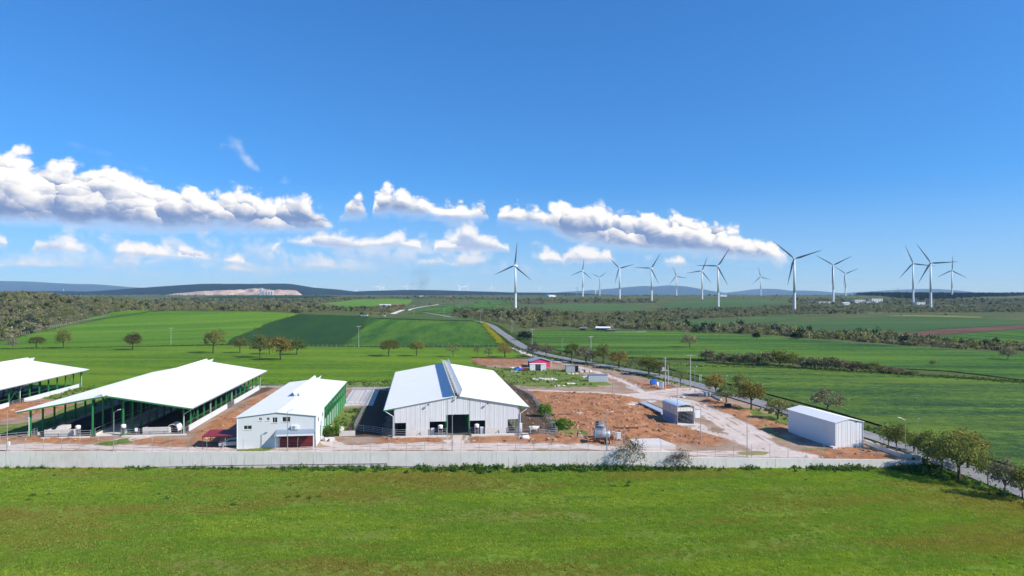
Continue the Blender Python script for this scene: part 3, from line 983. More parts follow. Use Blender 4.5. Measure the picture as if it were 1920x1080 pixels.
def ridge_vent(parent, xc, y0, y1, z, w=1.1, h=0.95, mat=None):
    """open ridge ventilator: two upstands with a slot between, spreader frames in the slot"""
    mat = mat or M_white
    for s in (-1, 1):
        mb = MB()
        xi, xo = xc + s * w * 0.30, xc + s * w * 0.9
        mb.hexa([(xi, y0, z - 0.2), (xi + s * 0.07, y0, z - 0.2), (xi + s * 0.07, y1, z - 0.2), (xi, y1, z - 0.2)],
                [(xo - s * 0.07, y0, z + h), (xo, y0, z + h), (xo, y1, z + h), (xo - s * 0.07, y1, z + h)])
        if s < 0:
            mb.f = [tuple(reversed(f)) for f in mb.f]
        mb.build('vent_panel', mat, parent)
    fr = MB()
    y = y0 + 0.4
    fr.box(xc - 0.03, 0, -0.04, xc + 0.03, 0.1, 0.0)
    me = MB().box(-w * 0.5, -0.05, 0, w * 0.5, 0.05, 0.09).box(-0.05, -0.05, -0.5, 0.05, 0.05, 0.0).mesh('vent_frame', M_white)
    while y < y1:
        link('vent_frame', me, parent, (xc, y, z + h * 0.55))
        y += 3.0

def rail_run(parent, pts, h=1.25, rails=3, post_step=2.6, r=0.035, mat=None, name='rail'):
    """tubular livestock rail along a line of points: every post and rail of its own"""
    mat = mat or M_galv
    pm = MB().tube((0, 0, -0.1), (0, 0, h + 0.08), 0.05, 0.05, 6).mesh('rail_post', mat)
    for a, b in zip(pts[:-1], pts[1:]):
        a, b = Vector(a), Vector(b)
        L = (b - a).length
        n = max(1, round(L / post_step))
        for i in range(n + 1):
            link('rail_post', pm, parent, a.lerp(b, i / n))
        for k in range(rails):
            z = Vector((0, 0, h * (k + 1) / rails - 0.05))
            MB().tube(a + z, b + z, r, r, 6).build(name, mat, parent)

def downpipe(parent, x_eave, z_eave, x_post, y, s):
    MB().tube((x_eave - s * 0.1, y, z_eave - 0.25), (x_post + s * 0.14, y, z_eave - 1.35), 0.065, 0.065, 6).tube((x_post + s * 0.14, y, z_eave - 1.35), (x_post + s * 0.14, y, 0.05), 0.065, 0.065, 6).build('downpipe', M_white, parent)

def open_barn(label, origin, Wd, L, over, ze, zr, bays=15, wall_right=True, front_detail=True, skip_left=False):
    B = thing('open_barn', label, 'barn', origin, AX)
    xc = Wd / 2
    y0, y1 = -1.3, L + 0.6
    for s in (-1, 1):
        xe = -over if s < 0 else Wd + over
        xr = xc + s * 0.45
        zr_ = zr - 0.45 * (zr - ze) / (Wd / 2 + over)
        r = roof_sheet(xe, ze, xr, zr_, y0, y1).build('roof_slope', M_roof, B)
        MB().box(min(xe, xe + s * 0.14), y0, ze - 0.24, max(xe, xe + s * 0.14), y1, ze - 0.06).build('gutter', M_galv, r)
    ridge_vent(B, xc, y0, y1, zr - 0.05)
    slope = (zr - ze) / (Wd / 2 + over)
    zu = lambda x: ze + slope * ((x + over) if x < xc else (Wd + over - x)) - 0.10
    step = L / bays
    rows = [0.0, Wd * 0.40, Wd * 0.60, Wd]
    pm = {}
    for xr in rows:
        hgt = zu(xr) - 0.30
        key = round(hgt, 2)
        if key not in pm:
            pm[key] = MB().box(-0.05, -0.14, 0, 0.05, 0.14, hgt).box(-0.14, -0.14, 0, -0.05, -0.11, hgt).box(0.05, -0.14, 0, 0.14, -0.11, hgt).box(-0.14, 0.11, 0, -0.05, 0.14, hgt).box(0.05, 0.11, 0, 0.14, 0.14, hgt).box(-0.2, -0.2, -0.1, 0.2, 0.2, 0.03).mesh('post', M_green)
        for k in range(bays + 1):
            link('post', pm[key], B, (xr, k * step, 0))
    rm = MB()
    for s in (-1, 1):
        xe = -over + 0.2 if s < 0 else Wd + over - 0.2
        za, zb = zu(xe), zu(xc - s * 0.01)
        rm.hexa([(xe, -0.07, za - 0.26), (xc, -0.07, zb - 0.30), (xc, 0.07, zb - 0.30), (xe, 0.07, za - 0.26)],
                [(xe, -0.07, za - 0.04), (xc, -0.07, zb - 0.04), (xc, 0.07, zb - 0.04), (xe, 0.07, za - 0.04)])
    rme = rm.mesh('rafter', M_green)
    for k in range(bays + 1):
        link('rafter', rme, B, (0, k * step, 0))
    link('rafter', rme, B, (0, -1.22, 0))
    # knee braces at the outer posts and a cross brace
    km = MB().tube((0, 0, zu(0) - 1.5), (1.4, 0, zu(1.4) - 0.3), 0.04, 0.04, 5).mesh('knee_brace', M_green)
    km2 = MB().tube((0, 0, zu(Wd) - 1.5), (-1.4, 0, zu(Wd - 1.4) - 0.3), 0.04, 0.04, 5).mesh('knee_brace', M_green)
    for k in range(0, bays + 1, 2):
        link('knee_brace', km, B, (0, k * step, 0))
        link('knee_brace', km2, B, (Wd, k * step, 0))
    for k in (1, bays // 2, bays - 2):
        MB().tube((Wd, k * step, 1.2), (Wd, (k + 1) * step, zu(Wd) - 0.5), 0.045, 0.045, 5).tube((Wd, (k + 1) * step, 1.2), (Wd, k * step, zu(Wd) - 0.5), 0.045, 0.045, 5).build('cross_brace', M_green, B)
    for i in range(1, 8):
        for s in (-1, 1):
            x = xc + s * i * (Wd / 2 + over - 0.6) / 7.5
            MB().box(x - 0.05, y0 + 0.05, zu(x) - 0.06, x + 0.05, y1 - 0.05, zu(x) - 0.01).build('purlin', M_green, B)
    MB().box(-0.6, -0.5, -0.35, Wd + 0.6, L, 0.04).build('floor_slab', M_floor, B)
    MB().box(rows[1] + 0.7, -0.5, 0.045, rows[2] - 0.7, L, 0.07).build('feed_alley', M_conc_pale, B)
    for x in (rows[1] + 0.45, rows[2] - 0.6):
        MB().box(x, 0.2, 0.04, x + 0.15, L - 0.3, 0.55).build('feed_kerb', M_conc_pale, B)
    for x0, x1 in ((0.6, rows[1] - 0.6), (rows[2] + 0.6, Wd - 0.6)):
        MB().box(x0, 2.2, 0.045, x1, L - 1.5, 0.14).build('bedding', M_dung, B)
    # neck rails
    for x in (rows[1] + 0.2, rows[2] - 0.2):
        rail_run(B, [(x, 0.5, 0.04), (x, L - 0.5, 0.04)], 1.4, 2, step, 0.04)
    # side rails, low walls and gates
    def side(x, seglist):
        for a, b, what in seglist:
            ya, yb = a * step, b * step
            if what == 'wall':
                MB().box(x - 0.1 + 0.28, ya + 0.15, -0.2, x + 0.1 + 0.28, yb - 0.15, 1.25).build('side_wall', M_plaster, B)
                MB().tube((x, ya, 2.05), (x, yb, 2.05), 0.045, 0.045, 6).build('side_rail', M_green, B)
            else:
                rail_run(B, [(x + 0.28, ya, 0), (x + 0.28, yb, 0)], 1.35, 4, 1.6, 0.035, name='gate_rail')
    if wall_right:
        side(Wd, [(0, 0.5, 'gate'), (0.5, 4, 'wall'), (4, 6.9, 'wall'), (6.9, 7.6, 'gate'), (7.6, 8.3, 'gate'), (8.3, 11, 'wall'), (11, bays - 0.4, 'wall'), (bays - 0.4, bays, 'gate')])
    if not skip_left:
        rail_run(B, [(0, 0.2, 0), (0, 2.4, 0)], 1.5, 4, 1.2)
        MB().box(-0.1, 2.6, -0.2, 0.1, L - 0.3, 0.55).build('side_wall', M_conc_pale, B)
    for k in (0, 4, 8, bays):
        downpipe(B, Wd + over, ze, Wd, k * step - (0.0 if k else 0.25), 1)
    downpipe(B, -over, ze, 0, -0.25, -1)
    if front_detail:
        rail_run(B, [(0.3, -0.15, 0), (rows[1] - 0.3, -0.15, 0)], 1.25, 3, 2.5)
        rail_run(B, [(rows[2] + 0.3, -0.15, 0), (Wd - 0.3, -0.15, 0)], 1.25, 3, 2.5)
        MB().box(-1.2, -1.5, -0.3, rows[1] - 0.2, -0.6, 0.16).build('front_kerb', M_conc_pale, B)
        MB().box(rows[2] + 0.2, -1.5, -0.3, Wd + 0.8, -0.6, 0.16).build('front_kerb', M_conc_pale, B)
    return B

pB = G(57, 821)
barn_mid = open_barn('large open-sided white-roofed barn with green posts, beside the white block', (pB.x, pB.y, 0), 28.4, 66.5, 2.0, 5.35, 8.25)
off = Matrix.Rotation(AX, 3, 'Z') @ Vector((-54.5, 8.6, 0))
pC = pB + off
barn_far = open_barn('open-sided white-roofed barn cut off by the left edge of the picture', (pC.x, pC.y, 0), 28.4, 69.0, 2.0, 5.35, 8.25, front_detail=True, skip_left=True)

# things standing in the front of the open barn
def to_world(base, rz, x, y, z=0.0):
    q = Matrix.Rotation(rz, 3, 'Z') @ Vector((x, y, z))
    return Vector((base[0] + q.x, base[1] + q.y, base[2] + q.z))
def trough_block(label, base, x0, w, hump):
    p = to_world(base, AX, x0, 0.35)
    T = thing('feed_bunker', label, 'trough', p, AX)
    MB().box(0, 0, 0, w, 0.2, 1.35).build('front_panel', M_conc_pale, T)
    MB().box(0, 0.21, 0, 0.2, 2.4, 1.2).build('side_panel', M_conc_pale, T)
    MB().box(w - 0.2, 0.21, 0, w, 2.4, 1.2).build('side_panel', M_conc_pale, T)
    MB().box(0.21, 0.22, 0.3, w - 0.21, 2.3, 0.8).build('feed', M_dung, T)
    if hump == 'step':
        MB().hexa([(1.7, 0.4, 1.2), (3.9, 0.4, 1.2), (3.9, 2.2, 1.2), (1.7, 2.2, 1.2)], [(2.3, 0.5, 1.95), (3.9, 0.5, 1.95), (3.9, 2.2, 1.95), (2.3, 2.2, 1.95)]).build('raised_step', M_conc_pale, T)
    else:
        mb = MB()
        n = 10
        for k in range(n):
            a0, a1 = math.pi * k / n, math.pi * (k + 1) / n
            f = lambda a, y: (w + 0.4 - 1.1 * math.cos(a), y, 0.3 + 1.5 * math.sin(a))
            mb.quad(f(a0, 0.6), f(a1, 0.6), f(a1, 3.6), f(a0, 3.6))
            g = lambda a, y: (w + 0.4 - 1.02 * math.cos(a), y, 0.3 + 1.42 * math.sin(a))
            mb.quad(g(a1, 0.6), g(a0, 0.6), g(a0, 3.6), g(a1, 3.6))
            mb.quad(f(a0, 0.6), g(a0, 0.6), g(a1, 0.6), f(a1, 0.6))
        mb.build('arched_cover', M_white, T)
    return T
trough_block('pale concrete feed bunker with raised step under the open barn', (pB.x, pB.y, 0.05), 2.3, 5.2, 'step')
trough_block('pale concrete feed bunker with arched white cover under the open barn', (pB.x, pB.y, 0.05), 20.5, 5.0, 'arch')

def stand_box(label, p, rz, name='drinking_station'):
    T = thing(name, label, 'water tank', p, rz)
    pm = MB().tube((0, 0, 0), (0, 0, 1.55), 0.05, 0.05, 6).mesh('leg', M_galv)
    for x in (-0.35, 0.35):
        for y in (-0.25, 0.25):
            link('leg', pm, T, (x, y, 0))
    for z in (0.5, 1.0):
        MB().tube((-0.35, -0.25, z), (0.35, -0.25, z), 0.03, 0.03, 5).build('brace', M_galv, T)
    MB().lathe([(0.34, 1.55), (0.46, 1.65), (0.48, 2.15), (0.40, 2.25), (0.15, 2.32)], 'z', 12).build('tank', M_white, T, smooth=True)
    return T
for lab, x in (('white water tank on galvanised legs between the green posts', 8.9), ):
    stand_box(lab, to_world((pB.x, pB.y, 0.05), AX, x, -0.55), AX)
stand_box('white water tank on legs beside the lamp post of the open barn', to_world((pB.x, pB.y, 0.05), AX, 17.3, -0.6), AX)
sg = thing('warning_board', 'small white board on the rail of the open barn', 'sign', to_world((pB.x, pB.y, 0.05), AX, 19.6, -0.35), AX)
MB().box(-0.28, -0.03, 0.75, 0.28, 0.0, 1.45).build('board', M_white, sg)
MB().tube((0, 0.03, 0), (0, 0.03, 1.4), 0.03, 0.03, 5).build('post', M_galv, sg)

# ---------------------------------------------------------------- the closed barn in the middle
pA = G(738.5, 819.5)
BW, BL, BO, BZE, BZR = 25.0, 65.5, 1.9, 5.45, 7.95
barn = thing('cattle_barn', 'big white corrugated cattle barn with dark doorway and blue-shaded ridge vent', 'barn', (pA.x, pA.y, 0), AX)
bs = (BZR - BZE) / (BW / 2 + BO)
bz = lambda x: BZE + bs * ((x + BO) if x < BW / 2 else (BW + BO - x))
for s in (-1, 1):
    xe = -BO if s < 0 else BW + BO
    r = roof_sheet(xe, BZE, BW / 2 + s * 0.5, BZR - 0.5 * bs, -0.35, BL + 0.6, rib=1.0).build('roof_slope', M_roof, barn)
    MB().box(min(xe, xe + s * 0.14), -0.3, BZE - 0.24, max(xe, xe + s * 0.14), BL + 0.5, BZE - 0.07).build('gutter', M_galv, r)
ridge_vent(barn, BW / 2, -0.4, BL + 0.6, BZR - 0.05, 1.15, 1.25)
openings = [(0.15, 2.35, 2.75), (7.0, 10.35, 2.85), (10.55, 14.75, 4.15), (14.95, 18.05, 2.85), (22.6, 24.75, 2.95)]
solid_base = [(2.35, 7.0), (18.05, 22.6)]
def open_top(a, b):
    for o0, o1, h in openings:
        if a >= o0 - 0.01 and b <= o1 + 0.01:
            return h
    for o0, o1 in solid_base:
        if a >= o0 - 0.01 and b <= o1 + 0.01:
            return 1.32
    return 0.0
edges = {0.0, BW, BW / 2}
for o0, o1, h in openings:
    edges |= {o0, o1}
cuts = []
es = sorted(edges)
for a, b in zip(es[:-1], es[1:]):
    n = max(1, round((b - a) / 1.0))
    for k in range(n):
        cuts.append((a + (b - a) * k / n, a + (b - a) * (k + 1) / n))
for i, (a, b) in enumerate(cuts):
    z0 = open_top(a, b)
    mb = MB()
    nr = 3
    prof = []
    wv = (b - a) / nr
    for k in range(nr):
        x = a + k * wv
        prof += [(x + 0.012, 0.0), (x + 0.34 * wv, 0.0), (x + 0.42 * wv, -0.026), (x + 0.78 * wv, -0.026), (x + 0.86 * wv, 0.0)]
    prof.append((b - 0.012, 0.0))
    jz = 0.0 if z0 else 0.02
    for (xa, ya), (xb, yb) in zip(prof[:-1], prof[1:]):
        mb.quad((xa, ya, z0 + jz), (xb, yb, z0 + jz), (xb, yb, bz(xb) - 0.12), (xa, ya, bz(xa) - 0.12))
    mb.quad((b - 0.012, 0.10, z0), (a + 0.012, 0.10, z0), (a + 0.012, 0.10, bz(a) - 0.12), (b - 0.012, 0.10, bz(b) - 0.12))
    mb.quad((a + 0.012, 0.0, z0 + jz), (a + 0.012, 0.10, z0), (b - 0.012, 0.10, z0), (b - 0.012, 0.0, z0 + jz))
    mb.build('cladding_panel', M_clad, barn)
for a, b in solid_base:
    MB().box(a + 0.01, -0.06, -0.2, b - 0.01, 0.14, 1.31).build('base_wall', M_conc_pale, barn)
    MB().path([((a + b) / 2 - 0.4, -0.12, 0.1), ((a + b) / 2 + 0.5, -0.12, 0.8), ((a + b) / 2 + 0.5, -0.12, 0.15)], 0.035, 5).build('hose', M_steel_dark, barn)
# side walls behind overhangs: open rails with posts, rear gable
BYP = BL / 15
pmesh = MB().box(-0.1, -0.14, 0, 0.1, 0.14, bz(0) - 0.3).mesh('post', M_green)
for k in range(16):
    for x in (0.05, BW - 0.05):
        link('post', pmesh, barn, (x, 0.2 + k * BYP * 0.995, 0))
for x in (BW * 0.41, BW * 0.59):
    pm2 = MB().box(-0.1, -0.1, 0, 0.1, 0.1, bz(x) - 0.25).mesh('inner_post', M_green)
    for k in range(16):
        link('inner_post', pm2, barn, (x, 0.35 + k * BYP * 0.99, 0))
rm = MB()
for s in (-1, 1):
    xe = -BO + 0.15 if s < 0 else BW + BO - 0.15
    rm.hexa([(xe, -0.06, bz(xe) - 0.38), (BW / 2, -0.06, bz(BW / 2 - .01) - 0.38), (BW / 2, 0.06, bz(BW / 2 - .01) - 0.38), (xe, 0.06, bz(xe) - 0.38)],
            [(xe, -0.06, bz(xe) - 0.12), (BW / 2, -0.06, bz(BW / 2 - .01) - 0.12), (BW / 2, 0.06, bz(BW / 2 - .01) - 0.12), (xe, 0.06, bz(xe) - 0.12)])
rme = rm.mesh('rafter', M_green)
for k in range(16):
    link('rafter', rme, barn, (0, 0.25 + k * BYP * 0.99, 0))
for s, xe in ((-1, -BO), (1, BW + BO)):
    MB().hexa([(xe, -0.33, BZE - 0.34), (xe - s * 1.85, -0.33, bz(xe - s * 1.85) - 0.34), (xe - s * 1.85, -0.2, bz(xe - s * 1.85) - 0.34), (xe, -0.2, BZE - 0.34)],
              [(xe, -0.33, BZE - 0.11), (xe - s * 1.85, -0.33, bz(xe - s * 1.85) - 0.11), (xe - s * 1.85, -0.2, bz(xe - s * 1.85) - 0.11), (xe, -0.2, BZE - 0.11)]).build('eave_beam', M_green, barn)
    downpipe(barn, xe, BZE, 0.0 if s < 0 else BW, -0.18, s)
MB().box(0.02, BL - 0.2, 0, BW - 0.02, BL, BZE - 0.1).build('rear_wall', M_clad, barn)
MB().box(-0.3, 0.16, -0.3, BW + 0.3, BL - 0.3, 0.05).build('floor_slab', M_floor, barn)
for x0, x1 in ((0.5, BW * 0.40), (BW * 0.60, BW - 0.5)):
    MB().box(x0, 3.0, 0.06, x1, BL - 1, 0.16).build('bedding', M_dung, barn)
for x0, x1 in ((-0.2, 10.3), (15.2, BW + 1.6)):
    MB().box(x0, -1.55, -0.3, x1, -0.95, 0.32).build('front_kerb', M_conc_pale, barn)
for (x0, x1) in ((0.2, 2.3), (7.1, 10.3), (15.0, 18.0), (22.7, 24.7)):
    rail_run(barn, [(x0, -0.25, 0), (x1, -0.25, 0)], 1.5, 4, 1.7)
for x in (10.45, 14.85):
    MB().box(x - 0.06, -0.12, 0, x + 0.06, 0.15, 4.15).build('door_jamb', M_green, barn)
for x, z in ((6.7, bz(6.7) - 0.75), (18.5, bz(18.5) - 0.75), (BW / 2, bz(12.4) - 0.35)):
    lm = MB().tube((x, -0.05, z), (x, -0.5, z + 0.12), 0.03, 0.03, 5).build('lamp_arm', M_steel_dark, barn)
    MB().box(x - 0.2, -0.72, z + 0.0, x + 0.2, -0.45, z + 0.22).build('floodlight', M_steel_dark, lm)
rail_run(barn, [(0, 0.5, 0.05), (0, BL, 0.05)], 1.3, 3, BYP, 0.035)
rail_run(barn, [(BW, 0.5, 0.05), (BW, BL, 0.05)], 1.3, 3, BYP, 0.035)
for lab, x in (('white water tank on legs in the opening beside the barn doorway, lamp post side', 9.1), ('white water tank on legs in the barn opening nearest the white cow', 16.3)):
    stand_box(lab, to_world((pA.x, pA.y, 0), AX, x, -0.62), AX)
for lab, x in (('small white tub hung on the rail inside the barn opening, concrete side', 7.6), ('small pale tub behind the rail inside the barn opening near the cow', 17.4)):
    T = thing('rail_tub', lab, 'tub', to_world((pA.x, pA.y, 0), AX, x, 0.3), AX)
    MB().hexa([(-0.25, -0.25, 0), (0.25, -0.25, 0), (0.25, 0.25, 0), (-0.25, 0.25, 0)], [(-0.35, -0.35, 1.5), (0.35, -0.35, 1.5), (0.35, 0.35, 1.5), (-0.35, 0.35, 1.5)]).build('bucket', M_white, T)
    MB().tube((-0.36, 0, 1.52), (0.36, 0, 1.52), 0.03, 0.03, 5).build('handle', M_galv, T)

# ---------------------------------------------------------------- two-storey white block
pD = G(444, 841.5)
OW, OL, OZE, OZR = 14.0, 49.5, 5.75, 6.55
blk = thing('milking_block', 'long white two-storey block with maroon shutter and small front windows', 'building', (pD.x, pD.y, 0), R(7.4))
os_ = (OZR - OZE) / (OW / 2)
oz = lambda x: OZE + os_ * (x if x < OW / 2 else OW - x)
SOL = 10.6
wins = [(1.15, 3.5, 2.6, 0.75), (3.85, 5.2, 0.58, 0.58), (5.2, 5.2, 0.58, 0.58), (6.25, 4.75, 0.95, 1.0), (8.05, 4.85, 1.5, 0.95)]
wins = [(1.15, 3.45, 1.45, 0.72), (3.8, 5.0, 0.55, 0.55), (5.15, 5.0, 0.55, 0.55), (6.2, 4.55, 0.9, 1.0), (7.95, 4.65, 1.45, 0.95)]
# front wall built round its openings
fw = MB()
ops = [(x, z, x + w, z + h) for x, z, w, h in wins] + [(7.35, 0.02, 13.6, 2.15)]
xs_ = sorted({0.0, OW / 2, OW} | {o[0] for o in ops} | {o[2] for o in ops})
zs_ = sorted({-0.3} | {o[1] for o in ops} | {o[3] for o in ops})
for xa, xb in zip(xs_[:-1], xs_[1:]):
    for i, za in enumerate(zs_):
        top = i == len(zs_) - 1
        zb = None if top else zs_[i + 1]
        if any(xa >= o[0] - 1e-6 and xb <= o[2] + 1e-6 and za >= o[1] - 1e-6 and (not top) and zb <= o[3] + 1e-6 for o in ops):
            continue
        a1, b1 = (oz(xa) - 0.02, oz(xb) - 0.02) if top else (zb, zb)
        fw.quad((xa, 0, za), (xb, 0, za), (xb, 0, b1), (xa, 0, a1))
        fw.quad((xb, 0.22, za), (xa, 0.22, za), (xa, 0.22, a1), (xb, 0.22, b1))
for o in ops:
    fw.quad((o[0], 0, o[1]), (o[0], 0, o[3]), (o[0], 0.22, o[3]), (o[0], 0.22, o[1]))
    fw.quad((o[2], 0, o[3]), (o[2], 0, o[1]), (o[2], 0.22, o[1]), (o[2], 0.22, o[3]))
    fw.quad((o[0], 0, o[3]), (o[2], 0, o[3]), (o[2], 0.22, o[3]), (o[0], 0.22, o[3]))
    fw.quad((o[2], 0, o[1]), (o[0], 0, o[1]), (o[0], 0.22, o[1]), (o[2], 0.22, o[1]))
fw.build('front_wall', M_plaster, blk)
for x, z, w, h in wins:
    f = MB().box(x, 0.05, z, x + 0.06, 0.13, z + h).box(x + w - 0.06, 0.05, z, x + w, 0.13, z + h).box(x + 0.06, 0.05, z, x + w - 0.06, 0.13, z + 0.06).box(x + 0.06, 0.05, z + h - 0.06, x + w - 0.06, 0.13, z + h).box(x + w / 2 - 0.025, 0.06, z + 0.06, x + w / 2 + 0.025, 0.12, z + h - 0.06).build('window', M_white, blk)
    MB().box(x + 0.06, 0.10, z + 0.06, x + w - 0.06, 0.115, z + h - 0.06).build('pane', M_glass, f)
    MB().box(x - 0.08, -0.07, z - 0.07, x + w + 0.08, 0.04, z - 0.003).build('sill', M_conc_pale, f)
for k in range(9):
    z = 0.05 + k * 0.232
    MB().box(7.37, 0.06, z, 13.58, 0.12, z + 0.215).build('shutter_slat', M_maroon, blk)
aw = MB().hexa([(7.0, -1.75, 2.62), (13.9, -1.75, 2.62), (13.9, -0.01, 3.2), (7.0, -0.01, 3.2)], [(7.0, -1.75, 2.70), (13.9, -1.75, 2.70), (13.9, -0.01, 3.28), (7.0, -0.01, 3.28)]).build('awning', M_bluegrey, blk)
MB().box(6.98, -1.80, 2.42, 13.92, -1.76, 2.72).build('awning_fascia', M_white, aw)
for x in (7.1, 13.8):
    MB().box(x - 0.06, -1.72, -0.1, x + 0.06, -1.6, 2.62).build('awning_post', M_white, aw)
ac = MB().box(9.65, -0.42, 3.35, 10.85, -0.02, 4.05).build('air_conditioner', M_white, blk)
MB().lathe([(0.30, -0.43), (0.30, -0.46), (0.05, -0.47)], 'y', 12, (10.1, 0, 3.7)).build('fan_grille', M_galv, ac)
MB().box(9.8, -0.40, 3.25, 10.7, -0.05, 3.345).build('bracket', M_galv, ac)
sw = MB()
door_y, door_w, door_h = 5.2, 1.5, 3.0
for (ya, yb, za, zb) in ((0.0, door_y, -0.3, OZE), (door_y, door_y + door_w, door_h, OZE), (door_y + door_w, SOL, -0.3, OZE)):
    sw.box(OW - 0.2, ya + (0.222 if ya == 0 else 0), za, OW, yb, zb - 0.03)
sw.build('side_wall', M_plaster, blk)
MB().box(OW - 0.17, door_y + 0.02, 0, OW - 0.06, door_y + door_w - 0.02, door_h - 0.03).build('side_door', M_green, blk)
mb = MB()
for k in range(8):
    a0, a1 = math.pi * k / 8, math.pi * (k + 1) / 8
    mb.tube((OW + 0.03, door_y + 0.75 - 0.85 * math.cos(a0), door_h + 0.5 * math.sin(a0)), (OW + 0.03, door_y + 0.75 - 0.85 * math.cos(a1), door_h + 0.5 * math.sin(a1)), 0.05, 0.05, 5)
mb.build('arched_hood', M_galv, blk)
for y in (2.2, 7.6):
    f = MB().box(OW - 0.01, y, 4.1, OW + 0.03, y + 0.9, 5.0).build('window', M_white, blk)
    MB().box(OW + 0.032, y + 0.07, 4.17, OW + 0.045, y + 0.83, 4.93).build('pane', M_glass, f)
ncol = 11
cs = (OL - SOL) / (ncol - 1)
cm = MB().box(-0.12, -0.12, 0, 0.12, 0.12, OZE - 0.1).mesh('column', M_green)
for k in range(ncol):
    link('column', cm, blk, (OW - 0.1, SOL + 0.14 + k * (cs - 0.03), 0))
    if k < ncol - 1:
        y = SOL + 0.3 + k * (cs - 0.03)
        MB().box(OW - 0.28, y, 0.0, OW - 0.22, y + cs - 0.32, 2.9).build('side_panel', M_green_light if k > 5 else M_white, blk)
        mm = MB().box(OW - 0.16, y + cs * 0.42, 0.0, OW - 0.06, y + cs * 0.42 + 0.08, OZE - 0.2)
        mm.build('mullion', M_green, blk)
        MB().box(OW - 0.16, y, 2.92, OW - 0.06, y + cs - 0.34, 3.02).build('cross_rail', M_green, blk)
        MB().box(OW - 0.35, y, 4.3, OW - 0.30, y + cs - 0.32, OZE - 0.2).build('upper_panel', M_green, blk)
MB().box(0, 0.222, -0.3, 0.2, OL, OZE - 0.03).build('side_wall', M_plaster, blk)
MB().box(0.201, OL - 0.2, -0.3, OW - 0.3, OL, OZE - 0.03).build('rear_wall', M_plaster, blk)
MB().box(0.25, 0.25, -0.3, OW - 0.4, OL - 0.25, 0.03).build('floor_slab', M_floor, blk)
for s in (-1, 1):
    xe = -0.18 if s < 0 else OW + 0.18
    roof_sheet(xe, OZE, OW / 2 + s * 0.02, OZR, -0.22, OL + 0.3, 0.09, 1.0, 0.03).build('roof_slope', M_roof, blk)
MB().box(OW / 2 - 0.18, -0.22, OZR - 0.02, OW / 2 + 0.18, 19.9, OZR + 0.05).build('ridge_cap', M_roof, blk)
ridge_vent(blk, OW / 2, 20.0, OL + 0.3, OZR - 0.03, 0.95, 0.95)
MB().box(OW / 2 + 0.55, 19.7, OZR, OW / 2 + 0.75, 19.95, OZR + 1.5).build('vent_stack', M_white, blk)
MB().tube((OW - 0.05, -0.08, 0.1), (OW - 0.05, -0.08, OZE - 0.15), 0.06, 0.06, 6).build('downpipe', M_white, blk)
MB().tube((0.05, -0.08, 0.1), (0.05, -0.08, OZE - 0.15), 0.06, 0.06, 6).build('downpipe', M_white, blk)

# red carport on the shaded side, with a parked car
cp = G(379, 842)
car_port = thing('carport', 'small maroon sheet carport against the white block', 'carport', (cp.x, cp.y, 0), R(7.4))
mb = MB()
for k in range(18):
    x = k * 0.36
    mb.hexa([(x, -0.2, 2.30), (x + 0.36, -0.2, 2.30), (x + 0.36, 4.6, 2.55), (x, 4.6, 2.55)], [(x + 0.04, -0.2, 2.36), (x + 0.20, -0.2, 2.36), (x + 0.20, 4.6, 2.61), (x + 0.04, 4.6, 2.61)])
mb.build('roof', M_redroof, car_port)
for x, y in ((0.1, 0), (3.45, 0), (6.3, 0), (0.1, 4.4), (3.45, 4.4), (6.3, 4.4)):
    MB().box(x - 0.05, y - 0.05, -0.1, x + 0.05, y + 0.05, 2.30 + y * 0.052).build('post', M_maroon, car_port)
MB().box(0, -0.16, 2.2, 6.4, -0.08, 2.30).build('beam', M_maroon, car_port)

